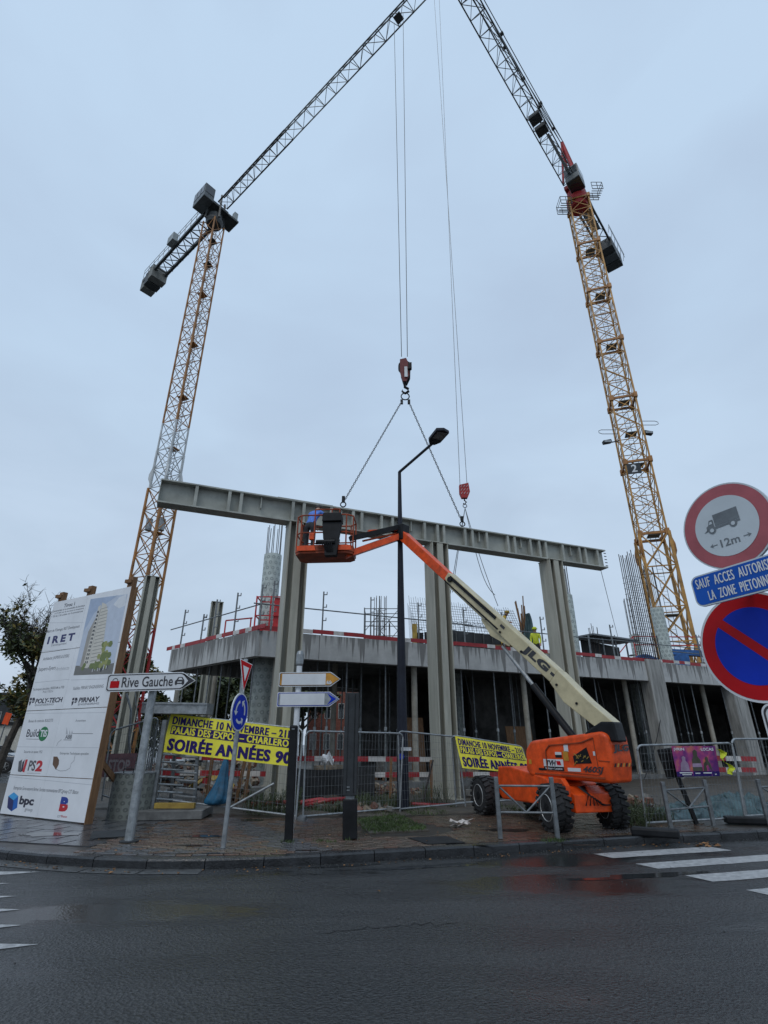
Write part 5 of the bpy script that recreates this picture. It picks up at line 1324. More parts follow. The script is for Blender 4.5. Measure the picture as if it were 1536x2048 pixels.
m = MB(); m.prism([(-.10, -.18), (.22, -.18), (.28, .32), (-.14, .32)], PP(.17, -.60, 0), pr @ Vector((1, 0, 0)), UPZ, pr @ Vector((0, 1, 0)), .2)
for i in range(6): m.path([PP(.08 + i * .05, -.62, .3), PP(.0 + .05 * i, -.68, .12), PP(.14 + .03 * i, -.62, -.08)], .014, n=4)
m.tube(PP(-.18, -.6, .2), PP(.34, -.6, .2), .07); m.build('rotator', M_black, lift)
MB().box(PP(-.34, -.46, .42), (.14, .10, .2), pr).build('gate_latch', M_orange, lift, bevel=.02)
for sx_ in (-1, 1):
    MB().prism([(-.26, .0), (.26, .0), (.22, .14), (-.26, .14)], PP(.5 * sx_ + .03, -.475, 0), pr @ Vector((1, 0, 0)), UPZ, pr @ Vector((0, -1, 0)), .02).build('slotted_plate', M_orange, lift)

# ================================================================== PEOPLE
def person(name_label, base, J, rad, zones, group=None, scale=1, helmet=None, face=None):
    """J: joints (x,y,z) in metres from base; bones list; one skinned continuous body, materials by bone"""
    root = thing('person', name_label, 'person', base, group)
    names = list(J.keys()); idx = {k: i for i, k in enumerate(names)}
    bones = [('pelvis', 'belly'), ('belly', 'chest'), ('chest', 'neck'), ('neck', 'head'), ('head', 'crown'),
             ('chest', 'shL'), ('shL', 'elL'), ('elL', 'wrL'), ('wrL', 'haL'), ('chest', 'shR'), ('shR', 'elR'), ('elR', 'wrR'), ('wrR', 'haR'),
             ('pelvis', 'hipL'), ('hipL', 'knL'), ('knL', 'anL'), ('anL', 'toL'), ('pelvis', 'hipR'), ('hipR', 'knR'), ('knR', 'anR'), ('anR', 'toR')]
    for s_ in 'LR':      # fingers
        d = (Vector(J['ha' + s_]) - Vector(J['wr' + s_])).normalized(); q = d.cross(Vector((0, 1, 0)))
        q = q.normalized() if q.length > .1 else Vector((1, 0, 0))
        for k, (o_, l_) in enumerate(((-.030, .07), (-.010, .08), (.010, .077), (.030, .06))):
            a, b = 'f%s%da' % (s_, k), 'f%s%db' % (s_, k)
            J[a] = tuple(Vector(J['ha' + s_]) + d * l_ * .5 + q * o_); J[b] = tuple(Vector(J['ha' + s_]) + d * l_ + q * o_ * 1.1 + Vector((0, -.018, 0)))
            rad[a] = .010; rad[b] = .008; bones += [('ha' + s_, a), (a, b)]
        J['th' + s_] = tuple(Vector(J['wr' + s_]).lerp(Vector(J['ha' + s_]), .5) + q * -.05 + d * .03); rad['th' + s_] = .010; bones.append(('wr' + s_, 'th' + s_))
    names = list(J.keys()); idx = {k: i for i, k in enumerate(names)}
    me = bpy.data.meshes.new('body'); me.from_pydata([tuple(Vector(J[k]) * scale) for k in names], [(idx[a], idx[b]) for a, b in bones], [])
    ob = bpy.data.objects.new('body', me); COL.objects.link(ob)
    sk = ob.modifiers.new('s', 'SKIN'); sk.use_smooth_shade = True
    for k in names:
        r = rad[k]; me.skin_vertices[0].data[idx[k]].radius = ((r[0], r[1]) if isinstance(r, tuple) else (r, r))
        me.skin_vertices[0].data[idx[k]].radius = tuple(x * scale for x in me.skin_vertices[0].data[idx[k]].radius)
        me.skin_vertices[0].data[idx[k]].use_root = (k == 'pelvis')
    ss = ob.modifiers.new('u', 'SUBSURF'); ss.levels = 2; ss.render_levels = 2
    dg = bpy.context.evaluated_depsgraph_get(); nm = bpy.data.meshes.new_from_object(ob.evaluated_get(dg))
    bpy.data.objects.remove(ob)
    mats = []
    for z in zones.values():
        if z not in mats: mats.append(z)
    nm.materials.clear()
    for q in mats: nm.materials.append(q)
    bl = []
    for a, b in bones:
        key = 'hand' if b.startswith(('ha', 'f', 'th')) else 'head' if a in ('neck', 'head') else 'arm' if b[:2] in ('sh', 'el', 'wr') else 'boot' if b[:2] == 'to' else 'leg' if b[:2] in ('hi', 'kn', 'an') else 'torso'
        bl.append((Vector(J[a]) * scale, Vector(J[b]) * scale, mats.index(zones[key])))
    for p_ in nm.polygons:
        c = p_.center; best = (9, 0)
        for a, b, mi in bl:
            ab = b - a; t = max(0, min(1, (c - a).dot(ab) / ab.length_squared)); d = (c - a - ab * t).length
            if d < best[0]: best = (d, mi)
        p_.material_index = best[1]; p_.use_smooth = True
    body = bpy.data.objects.new('body', nm); COL.objects.link(body); body.parent = root
    hd = Vector(J['head']) * scale; cr_ = Vector(J['crown']) * scale; up = (cr_ - hd).normalized()
    f = Vector(face or (0, -1, 0)).normalized()
    w0 = Vector(base)
    if helmet:
        m = MB(); m.sphere(w0 + cr_ + up * -.01, .115 * scale, n=14, m=8, sc=(1, 1.12, .85)); m.lathe(w0 + cr_ - up * .035, up, [(.14 * scale, 0), (.145 * scale, .012)], n=16)
        m.build('helmet', helmet, root, smooth=True)
    else: MB().sphere(w0 + cr_ + up * -.03 - f * .02, .105 * scale, n=12, m=8).build('hair', M_hair, root, smooth=True)
    sd = f.cross(up).normalized()
    fc = w0 + hd.lerp(cr_, .35)
    m = MB(); m.sphere(fc + f * .10 * scale, .018 * scale, sc=(1, 1, 1.3)); m.build('nose', M_skin, root)
    m = MB()
    for s_ in (-1, 1): m.sphere(fc + f * .088 * scale + sd * s_ * .033 * scale + up * .03 * scale, .011 * scale)
    m.build('eyes', M_black, root, kind='stuff')
    MB().box(fc + f * .092 * scale - up * .04 * scale, (.045 * scale, .01, .008)).build('mouth', M_hair, root)
    m = MB()
    for s_ in (-1, 1): m.sphere(fc + sd * s_ * .085 * scale, .022 * scale, sc=(.5, .8, 1.2))
    m.build('ears', M_skin, root, kind='stuff')
    return root
def stand(lean=0, armL=None, armR=None, spread=.11):
    J = {'pelvis': (0, 0, .93), 'belly': (0, -.02 - lean * .1, 1.10), 'chest': (0, -.02 - lean * .3, 1.34), 'neck': (0, -.03 - lean * .45, 1.50), 'head': (0, -.04 - lean * .55, 1.58), 'crown': (0, -.04 - lean * .65, 1.70),
         'shL': (-.18, -.02 - lean * .4, 1.42), 'elL': (-.23, -.05 - lean * .3, 1.16), 'wrL': (-.22, -.16 - lean * .3, .94), 'haL': (-.21, -.19 - lean * .3, .87),
         'shR': (.18, -.02 - lean * .4, 1.42), 'elR': (.23, -.05 - lean * .3, 1.16), 'wrR': (.22, -.16 - lean * .3, .94), 'haR': (.21, -.19 - lean * .3, .87),
         'hipL': (-.10, 0, .88), 'knL': (-spread, -.03, .48), 'anL': (-spread, .02, .09), 'toL': (-spread - .02, -.16, .04),
         'hipR': (.10, 0, .88), 'knR': (spread, -.03, .48), 'anR': (spread, .02, .09), 'toR': (spread + .02, -.16, .04)}
    if armL: J['elL'], J['wrL'], J['haL'] = armL
    if armR: J['elR'], J['wrR'], J['haR'] = armR
    rad = {'pelvis': (.15, .12), 'belly': (.14, .11), 'chest': (.17, .13), 'neck': .06, 'head': (.075, .085), 'crown': (.085, .095), 'shL': .075, 'elL': .052, 'wrL': .036, 'haL': (.04, .02), 'shR': .075, 'elR': .052, 'wrR': .036, 'haR': (.04, .02),
           'hipL': .095, 'knL': .068, 'anL': .048, 'toL': .045, 'hipR': .095, 'knR': .068, 'anR': .048, 'toR': .045}
    return J, rad
def zones(top, leg): return {'torso': top, 'arm': top, 'leg': leg, 'boot': M_black, 'hand': M_skin, 'head': M_skin}
# worker in the basket, bent towards the girder at his right
J, rad = stand(.75, ((-.34, -.42, 1.26), (-.22, -.60, 1.20), (-.16, -.66, 1.18)), ((.30, -.48, 1.22), (.20, -.62, 1.10), (.15, -.68, 1.08)))
for k in ('belly', 'chest', 'neck', 'head', 'crown', 'shL', 'shR', 'elL', 'elR', 'wrL', 'wrR', 'haL', 'haR'): pass
w = person('person in a blue jacket and dark trousers bending over in the lift basket', PP(-.50, -.06, .02), J, rad, zones(M_jacket, M_trous))
w.rotation_euler.z = R(160)
J, rad = stand(.5, ((-.30, -.2, 1.2), (-.24, -.4, 1.15), (-.22, -.46, 1.14)), ((.28, -.2, 1.2), (.2, -.42, 1.18), (.17, -.49, 1.18)))
pl_ = MB(); q = at(1003, 1262, 27.0); pl_.box((q.x, q.y, 6.05), (2.2, .7, .06)); 
t_ = thing('work_platform', 'narrow work platform against the steel mat under the yellow worker', 'platform', (q.x, q.y, 5.08)); pl_.build('deck_board', M_wood, t_)
m = MB()
for x in (-1, 0, 1): m.tube((q.x + x, q.y - .3, 5.08), (q.x + x, q.y - .3, 6.0), .025)
m.build('legs', M_galv_dk, t_, kind='stuff')
person('person in yellow workwear at the top of the steel mat', (q.x, q.y, 6.085), J, rad, zones(M_yjack, M_yjack), helmet=M_woody).rotation_euler.z = R(70)
J, rad = stand(.1)
q = at(1073, 1290, 26.2)
person('person in a hi-vis vest standing on the deck near the right steel column', (q.x, q.y, 5.085), J, rad, zones(M_hivis, M_trous), helmet=M_hivis).rotation_euler.z = R(-20)

# ================================================================== PROJECT BOARD
b0, b1 = atz(0, 1628, .13), atz(172, 1648, .13)
bx = (b1 - b0); bx.z = 0; BW0 = bx.length; bx.normalize(); bz = Vector((0, 0, 1)); bn = bx.cross(bz)
if bn.y > 0: bn = -bn
BO = Vector((b0.x, b0.y, 0)) 
def onb(u, v): p = onp(u, v, BO, bn); return ((p - BO).dot(bx), p.z)
BW = (onb(172, 1648)[0] + onb(262, 1178)[0]) / 2; BX0 = (onb(0, 1628)[0] + onb(112, 1202)[0]) / 2; BZ0 = .14; BZ1 = (onb(112, 1200)[1] + onb(262, 1178)[1]) / 2
def c1(cx, cy): return onb(cx / 3.414, 1120 + cy / 3.414)
board = thing('project_board', 'tall white construction project board with company logos on timber posts', 'board', BO + bx * (BX0 + BW) / 2 + Vector((0, 0, BZ0)))
mx_ = onb((600 + 330) / 2 / 3.414, 1120 + 860 / 3.414)[0]
seams = [BZ0, c1(350, 1480)[1], c1(460, 1018)[1], c1(555, 598)[1], BZ1]
for i in range(4):
    for (x0, x1) in ((BX0, mx_), (mx_, BW)):
        c = BO + bx * ((x0 + x1) / 2) + Vector((0, 0, (seams[i] + seams[i + 1]) / 2)) + bn * .01
        MB().box(c, (x1 - x0 - (.004), .02, seams[i + 1] - seams[i] - .014), Matrix.Rotation(math.atan2(bx.y, bx.x), 3, 'Z')).build('panel', M_white, board)
for x in (BX0 + .18, mx_ - .05, BW - .12):
    MB().box(BO + bx * x - bn * .07 + Vector((0, 0, (BZ1 + .38) / 2)), (.16, .12, BZ1 + .12), Matrix.Rotation(math.atan2(bx.y, bx.x), 3, 'Z')).build('post', M_wood, board)
    MB().box(BO + bx * (x - .02) - bn * .01 + Vector((0, 0, BZ1 + .13)), (.17, .15, .08), Matrix.Rotation(math.atan2(bx.y, bx.x) + .3, 3, 'Z')).build('post_cap', M_wood, board)
for z in (.9, 2.2, 3.6): MB().box(BO + bx * (BW + BX0) / 2 - bn * .03 + Vector((0, 0, z)), (BW - BX0 - .1, .06, .10), Matrix.Rotation(math.atan2(bx.y, bx.x), 3, 'Z')).build('batten', M_wood, board)
MB().box(BO + bx * (BW + .012) - bn * .06 + Vector((0, 0, (BZ1 + .1) / 2)), (.02, .17, BZ1 - .1), Matrix.Rotation(math.atan2(bx.y, bx.x), 3, 'Z')).build('side_board', M_wood, board)
for z in (.6, 2.0, 3.2):
    MB().bar(BO + bx * (BW - .3) - bn * .1 + Vector((0, 0, z + .8)), BO + bx * (BW - .3) - bn * 1.5 + Vector((0, 0, .12)), .07, .1).build('stay', M_wood, board) if z < 1 else None
BM = lambda x, y, d=0: BO + bx * x + bz * y + bn * (.0205 + d)
ink = {}
def inkmb(nm): return ink.setdefault(nm, MB())
def bt(s, cx0, cx1, cyt, cyb, col='dark', bold=0., shear=0.):
    x0 = c1(cx0, (cyt + cyb) / 2)[0]; x1 = c1(cx1, (cyt + cyb) / 2)[0]; cm = (cx0 + cx1) / 2
    letter(inkmb(col), s, BM, x0, x1, c1(cm, cyb)[1], c1(cm, cyt)[1], .003 if col == 'tis' else .001, bold, shear)
def bB(col, up):
    half_letter(inkmb(col), 'B', BM, c1(416, 1668)[0], c1(474, 1668)[0], c1(445, 1718)[1], c1(445, 1617)[1], .5, up, .001, .07)
def bpoly(pts, col, d=.001): inkmb(col).poly([BM(*c1(x, y), d) for x, y in pts])
def bline(a, b, w=.006, col='line'):
    p, q = Vector(c1(*a)), Vector(c1(*b)); n = (q - p).normalized(); n = Vector((-n.y, n.x)) * w
    inkmb(col).poly([BM(*(p - n), .001), BM(*(q - n), .001), BM(*(q + n), .001), BM(*(p + n), .001)])
bt('Tirou 1', 445, 515, 294, 318, 'dark', .02)
bt('Construction d un immeuble de bureaux', 368, 582, 325, 338, 'grey', .02)
bt('A 27 000 m2 de bureaux et logements', 382, 574, 344, 356, 'grey', .02)
bt('+ 70 ha / 22 unites et 4 commerces', 360, 568, 363, 375, 'grey', .02)
bt("Maitre de l'Ouvrage: IRET Development", 330, 545, 460, 486, 'grey', .01)
bt('I R E T', 335, 512, 512, 562, 'navy', .05); bt('Development', 358, 458, 568, 588, 'grey')
bt('Architecte: JASPERS & EYERS', 303, 475, 655, 682, 'grey', .01)
bt('Jaspers-Eyers', 270, 384, 728, 762, 'grey', .01); bt('Architects', 390, 478, 728, 752, 'pale')
bt('Techniques speciales: BREEAM et PEB', 232, 442, 868, 890, 'grey', .005); bt('POLY-TECH', 300, 366, 892, 906, 'grey', .005)
bt('Stabilite: PIRNAY ENGINEERING', 508, 712, 858, 880, 'grey', .005)
bt('POLY-TECH', 250, 432, 942, 976, 'dark', .035, .1); bt('ENGINEERING', 246, 372, 982, 995, 'grey', .01)
bt('PIRNAY', 545, 684, 936, 970, 'dark', .035, .1); bt('ENGINEERING', 540, 682, 975, 990, 'grey', .01)
for ox in (0, 290):
    bpoly([(212 + ox, 942), (226 + ox, 941), (222 + ox, 958), (208 + ox, 960)], 'dark'); bpoly([(230 + ox, 941), (244 + ox, 940), (246 + ox, 960), (226 + ox, 962)], 'dark')
    bpoly([(206 + ox, 966), (222 + ox, 964), (214 + ox, 985), (204 + ox, 997)], 'dark'); bpoly([(226 + ox, 966), (244 + ox, 964), (236 + ox, 974), (224 + ox, 978)], 'dark')
bt('Bureau de controle: BUILDTIS', 203, 368, 1087, 1107, 'grey', .005); bt('Acoustique', 522, 592, 1088, 1108, 'grey', .005)
bt('Build', 190, 274, 1155, 1208, 'dark', .01)
cc_ = c1(303, 1187); e1_ = abs(c1(334, 1187)[0] - cc_[0]); e2_ = abs(c1(303, 1137)[1] - cc_[1])
disc(BM, cc_[0], cc_[1], e1_, e2_ * .98, .001, inkmb('green')); bt('TIS', 282, 328, 1160, 1208, 'tis', .03)
inkmb('white')
bline((186, 1222), (272, 1224), .004, 'dark'); bline((505, 1185), (640, 1186), .004, 'dark')
bpoly([(455, 1190), (462, 1140), (470, 1188)], 'pale'); bpoly([(478, 1190), (482, 1158), (488, 1188)], 'pale'); bpoly([(492, 1190), (498, 1160), (505, 1188)], 'pale')
bt('ABB', 452, 498, 1192, 1222, 'grey', .05); bline((440, 1228), (495, 1229), .006, 'grey')
bt('Securite et sante: PS2', 170, 296, 1300, 1318, 'grey', .005); bt('Entreprise Techniques speciales', 415, 612, 1312, 1334, 'grey', .01)
bpoly([(135, 1375), (158, 1362), (148, 1448), (128, 1444)], 'grey2'); bpoly([(160, 1380), (176, 1362), (160, 1440), (148, 1448)], 'dark'); bpoly([(182, 1362), (197, 1362), (172, 1450), (158, 1444)], 'red')
bt('PS', 202, 250, 1368, 1440, 'grey2', .03); bt('2', 252, 298, 1368, 1444, 'red', .05)
bline((190, 1455), (282, 1456), .003, 'grey')
bpoly([(372, 1342), (398, 1342), (410, 1365), (408, 1395), (388, 1432), (366, 1396)], 'brown')
pts_ = [(382, 1425), (415, 1440), (455, 1438), (485, 1420), (492, 1390), (512, 1370), (516, 1348), (520, 1330)]
for a, b in zip(pts_, pts_[1:]): bline(a, b, .004, 'grey')
for a, b in (((392, 1270), (402, 1246)), ((402, 1246), (426, 1226))): bline(a, b, .005, 'grey')
bt('Entreprise Gros-oeuvre ferme: Societe momentanee BPCgroup CIT Blaton', 96, 545, 1556, 1590, 'grey', .01)
bpoly([(102, 1585), (132, 1612), (124, 1690), (84, 1716), (56, 1690), (64, 1612)], 'blue'); bpoly([(102, 1585), (132, 1612), (100, 1640), (64, 1612)], 'lblue', .002); bpoly([(64, 1612), (100, 1640), (90, 1714), (56, 1690)], 'navy', .002)
bt('bpc', 138, 238, 1612, 1690, 'dark', .045); bt('group', 175, 228, 1698, 1722, 'grey')
bB('navyb', True); bB('red', False); bt('CIT', 398, 422, 1742, 1758, 'grey', .01); bt('Blaton', 424, 465, 1742, 1758, 'red', .01)
for a, b in (((300, 430), (575, 428)), ((282, 625), (520, 603)), ((245, 838), (480, 815)), ((490, 820), (745, 812)), ((180, 1048), (725, 1042)), ((120, 1275), (680, 1282)), ((60, 1478), (630, 1535))): bline(a, b, .003, 'line')
# printed view of the future block
pic = lambda x, y, d=.0015: BM(*(Vector(c1(625, 268)) * (1 - x) * y + Vector(c1(876, 234)) * x * y + Vector(c1(772, 778)) * x * (1 - y) + Vector(c1(508, 788)) * (1 - x) * (1 - y)), d)
def pp(pts, col, d=.0015): inkmb(col).poly([pic(x, y, d) for x, y in pts])
pp([(0, 0), (1, 0), (1, 1), (0, 1)], 'psky'); pp([(0, .55), (0, 1), (.75, 1), (.45, .9), (.2, .8)], 'psky2', .0017); pp([(.68, .88), (.8, .97), (.97, 1), (1, .85), (.85, .82)], 'pcloud', .0017)
pp([(0, 0), (1, 0), (1, .13), (.6, .10), (0, .12)], 'pground', .0018)
pp([(.12, .10), (.34, .09), (.36, .86), (.30, .78), (.14, .55)], 'pwall', .002); pp([(.34, .09), (.66, .12), (.56, .80), (.48, .90), (.36, .93)], 'pwall2', .0022)
pp([(.20, .09), (.34, .08), (.34, .90), (.28, .88)], 'pwall2', .0024)
for i in range(16): y = .16 + i * .045; pp([(.37, y), (.63 - .005 * i, y + .02), (.63 - .005 * i, y + .028), (.37, y + .010)], 'pshade', .0027)
for i in range(14): y = .14 + i * .05; pp([(.235 + .003 * i, y), (.26 + .003 * i, y), (.262 + .003 * i, y + .03), (.238 + .003 * i, y + .03)], 'pdark', .0028); pp([(.28 + .002 * i, y), (.31 + .001 * i, y), (.312, y + .03), (.284, y + .03)], 'pdark', .0028)
for k in range(26):
    x, y = rnd.uniform(.55, .85), rnd.uniform(.08, .38); r_ = rnd.uniform(.025, .05); pp([(x + r_ * math.cos(t) * 1.3, y + r_ * math.sin(t)) for t in [i * 1.05 for i in range(6)]], 'pleaf' if k % 2 else 'pleaf2', .003 + k * .00005)
for k in range(14):
    x, y = rnd.uniform(.0, .95), rnd.uniform(.08, .15); r_ = rnd.uniform(.02, .045); pp([(x + r_ * math.cos(t) * 1.3, y + r_ * math.sin(t)) for t in [i * 1.05 for i in range(6)]], 'pleaf', .0032 + k * .00005)
for k in range(24): x, y = rnd.uniform(.3, .9), rnd.uniform(.02, .09); pp([(x, y), (x + .012, y), (x + .012, y + .035), (x, y + .035)], 'white' if k % 2 else 'pdark', .0036)
INK = dict(dark=(.03, .03, .05), grey=(.22, .23, .25), grey2=(.10, .10, .11), pale=(.45, .47, .50), navy=(.02, .025, .12), navyb=(.02, .05, .30), white=(.75, .77, .8), tis=(.75, .77, .8), green=(.01, .18, .06), red=(.50, .02, .03), brown=(.13, .07, .04), blue=(.01, .12, .45), lblue=(.05, .35, .70),
           line=(.42, .44, .48), psky=(.50, .56, .66), psky2=(.36, .44, .58), pcloud=(.66, .69, .73), pground=(.17, .17, .16), pwall=(.33, .31, .28), pwall2=(.58, .56, .50), pshade=(.30, .29, .27), pdark=(.03, .035, .05), pleaf=(.15, .19, .06), pleaf2=(.28, .30, .10))
for k, b in ink.items(): b.build('printed_' + {'dark': 'text', 'grey': 'small_text'}.get(k, 'artwork'), mat('print_' + k, INK[k], .5, var=.04), board, kind='stuff')

# ================================================================== SIGNS ON THE CORNER
def sign_plate(root, fm, pts, th, m, name='panel', back=M_galv):
    front = [fm(x, y, 0) for x, y in pts]; n = len(pts); bk = [fm(x, y, -th) for x, y in pts]
    b = MB(); b._add(front + bk, [tuple(range(n)), tuple(reversed(range(n, 2 * n)))] + [(i, (i + 1) % n, n + (i + 1) % n, n + i) for i in range(n)]); return b.build(name, m, root)
def rrect(x0, x1, y0, y1, r, k=5):
    o = []
    for cx, cy, a in ((x1 - r, y1 - r, 0), (x0 + r, y1 - r, 90), (x0 + r, y0 + r, 180), (x1 - r, y0 + r, 270)):
        for i in range(k + 1): t = R(a + 90 * i / k); o.append((cx + r * math.cos(t), cy + r * math.sin(t)))
    return o
# Rive Gauche
base = atz(258, 1683, .125); YR = base.y
topc = at(311, 1348, YR + .15)
rg = thing('direction_sign', 'white arrow sign reading Rive Gauche on a thick scratched grey pole', 'direction sign', base)
MB().tube(base, topc, .075, .068, n=16).build('pole', M_galv, rg, smooth=False)
MB().sphere(topc, .072, sc=(1, 1, .5), n=12).build('pole_cap', M_dkgrey, rg)
MB().lathe(base, UPZ, [(.15, 0), (.15, .015), (.09, .02)], n=12).build('foot', M_dkgrey, rg)
pc = base.lerp(topc, .45)
MB().lathe(pc + Vector((-.004, -.004, 0)), (topc - base), [(.078, 0), (.079, .05), (.078, .42)], n=16).build('scraped_paint', M_dkgrey, rg) if False else None
pL, pR = at(213, 1366, YR - .08), at(391, 1361, YR - .08)
ax_ = (pR - pL); Lw = ax_.length; ax_.normalize(); ay_ = UPZ - ax_ * ax_.z; ay_.normalize()
fm = plane_map(pL, ax_, ay_); hh = .155
outl = [(0.03, -hh), (Lw - .25, -hh), (Lw, 0), (Lw - .25, hh), (.03, hh), (0, hh - .03), (0, -hh + .03)]
sp_ = sign_plate(rg, fm, outl, .03, M_sgn)
sc_ = lambda f: [(Lw / 2 + (x - Lw / 2) * (1 - f * hh * 2 / Lw), y * (1 - f)) for x, y in outl]
mb = MB(); a, b = sc_(.10), sc_(.20)
for i in range(len(a)): j = (i + 1) % len(a); mb.poly([fm(*a[i], .003), fm(*a[j], .003), fm(*b[j], .003), fm(*b[i], .003)])
mb.poly([fm(Lw - .25, hh * .86, .003), fm(Lw - .21, hh * .80, .003), fm(Lw - .035, 0, .003), fm(Lw - .21, -hh * .80, .003), fm(Lw - .25, -hh * .86, .003), fm(Lw - .13, 0, .003)])
mb.build('border', M_sink, sp_)
k = Lw / 178.0
mb = MB(); letter(mb, 'Rive Gauche', fm, k * 31, k * 133, -.085, .095, .004, bold=.012); 
car = [(137, -.05), (137, .0), (140, .025), (143, .07), (151, .07), (155, .02), (156, .0), (156, -.05), (153, -.075), (151, -.05), (142, -.05), (140, -.075)]
shape(mb, [(x * k, y) for x, y in car], fm, .004); mb.build('lettering', M_sink, sp_)
mb = MB(); shape(mb, [(143.5 * k, .02), (145 * k, .055), (149.5 * k, .055), (152 * k, .02)], fm, .006); shape(mb, [(142 * k, -.03), (151 * k, -.03), (151 * k, -.012), (142 * k, -.012)], fm, .006); mb.build('car_window_mark', M_sgn, sp_)
mb = MB(); shape(mb, [(8 * k, -.09), (26 * k, -.09), (26 * k, .03), (8 * k, .03)], fm, .004); mb.build('bag_symbol', M_sred, sp_)
mb = MB(); arc(fm, 17 * k, .03, .045, .012, 0, math.pi, .004, mb); mb.build('bag_handle_symbol', M_sink, sp_)
MB().box(topc + Vector((0, -.05, -.09)), (.2, .06, .05)).build('bracket', M_galv_dk, rg); 
# yield + roundabout
base = atz(446, 1696, .125); YY = base.y; top = at(492, 1318, YY + .05)
ys = thing('traffic_sign', 'slim grey pole with a narrow yield triangle above a blue roundabout disc', 'traffic sign', base)
MB().tube(base, top, .038, n=12).build('pole', M_galv, ys)
yw = Vector((.40, .917, 0)).normalized()   # the plates are turned away
tl, tr, bt_ = at(481, 1317, YY - .16), at(505, 1329, YY - .02), at(487, 1384, YY - .10)
def tri(f, d=0):
    c = (tl + tr + bt_) / 3; n = (tr - tl).cross(bt_ - tl).normalized()
    if n.y > 0: n = -n
    return [c + (p - c) * f + n * d for p in (tl, tr, bt_)]
m = MB(); a, b = tri(1, 0), tri(1, -.02); m._add(a + b, [(0, 1, 2), (5, 4, 3), (0, 1, 4, 3), (1, 2, 5, 4), (2, 0, 3, 5)]); yp = m.build('yield_plate', M_sgn, ys)
MB().poly(tri(.92, .003)).build('red_border', M_sred, yp); MB().poly(tri(.48, .006)).build('white_field', M_sgn, yp)
rcn = at(480, 1424, YY - .06); rx, rz = (at(495, 1424, YY - .06) - rcn).length, (at(480, 1385, YY - .06) - rcn).length
rR = rz * .96; cs_ = min(1, rx / rR); axr = Vector((.20, .98, 0)).normalized()
fm2 = plane_map(rcn, axr, Vector((.02, -.02, 1)))
circ = lambda r, n=32: [(r * math.cos(2 * math.pi * i / n), r * math.sin(2 * math.pi * i / n)) for i in range(n)]
rp_ = sign_plate(ys, fm2, circ(rR), .02, M_sgn, 'roundabout_plate')
mb = MB(); disc(fm2, 0, 0, rR * .92, rR * .92, .003, mb); mb.build('blue_field', M_sblue, rp_)
mb = MB()
for q in range(3):
    a0 = R(90 + 120 * q + 15); a1 = a0 + R(72); arc(fm2, 0, 0, rR * .55, rR * .14, a0, a1, .006, mb)
    e = a1 + R(24); p1, p2, p3 = [(rR * r_ * math.cos(t), rR * r_ * math.sin(t)) for r_, t in ((.32, a1), (.78, a1), (.56, e))]; shape(mb, [p1, p2, p3], fm2, .006)
mb.build('arrows', M_sgn, rp_)
# two blank direction plates
base = atz(588, 1674, .125); YB = base.y + .4; base = Vector((at(585, 1600, YB).x, YB, .12)); top = at(599, 1330, YB)
bs2 = thing('direction_sign', 'pair of blanked out arrow plates, orange above blue, on a white pole', 'direction sign', base)
MB().tube(base, top, .055, n=14).build('pole', M_sgn, bs2)
MB().lathe(top, UPZ, [(.058, -.02), (.075, .02), (.075, .2), (.05, .27), (.02, .28)], n=14).build('pole_cap', M_galv, bs2)
for (u0, v0, u1, v1, hh_, field, edge) in ((558, 1359, 681, 1358, .135, M_syel, 'o'), (554, 1399, 679, 1398, .135, M_sblue, 'b')):
    pL, pR = at(u0, v0, YB - .09), at(u1, v1, YB - .09); ax_ = (pR - pL); L = ax_.length; ax_.normalize(); f3 = plane_map(pL, ax_, UPZ)
    ol = [(0.02, -hh_), (L - .19, -hh_), (L, 0), (L - .19, hh_), (.02, hh_), (0, hh_ - .02), (0, -hh_ + .02)]
    pl = sign_plate(bs2, f3, ol, .03, M_sgn, 'orange_plate' if edge == 'o' else 'blue_plate')
    s3 = lambda f: [(L / 2 + (x - L / 2) * (1 - f * hh_ * 2 / L), y * (1 - f)) for x, y in ol]
    mb = MB(); mb.poly([f3(*p, .003) for p in s3(.10)]); mb.build('border', M_sink if edge == 'o' else M_sblue, pl)
    mb = MB(); mb.poly([f3(*p, .005) for p in s3(.18)]); mb.build('coloured_field', M_syel if edge == 'o' else M_galv, pl)
    mb = MB(); shape(mb, [(.06, -hh_ * .78), (L * .76, -hh_ * .78), (L * .76, hh_ * .78), (.06, hh_ * .78)], f3, .008); mb.build('cover_sheet', M_sgn, pl)
    if edge == 'b':
        mb = MB(); shape(mb, [(L - .24, -hh_ * .8), (L - .06, 0), (L - .24, hh_ * .8), (L - .16, 0)], f3, .008); mb.build('arrow_tip', M_sblue, pl)
    else:
        mb = MB()
        for i in range(4): shape(mb, [(L * .78 + .02 * i, -hh_ * .7), (L * .79 + .025 * i, -hh_ * .7), (L * .80 + .025 * i, -.02 - .03 * (i % 2)), (L * .775 + .02 * i, -.05)], f3, .008)
        mb.build('torn_foil', M_sgn, pl)
# black post
base = atz(577, 1682, .125); top = at(588, 1452, base.y)
bp_ = thing('black_post', 'tall slim black post in front of the end of the big yellow banner', 'post', base)
MB().bar(base, top, .13, .13, up=(0, 1, 0)).build('shaft', M_black, bp_, bevel=.012)
MB().bar(top, top + Vector((0, 0, .012)), .10, .10, up=(0, 1, 0)).build('cap', M_dkgrey, bp_)
MB().box(top + Vector((0, -.068, -.05)), (.05, .01, .025)).build('label_plate', M_galv_dk, bp_)
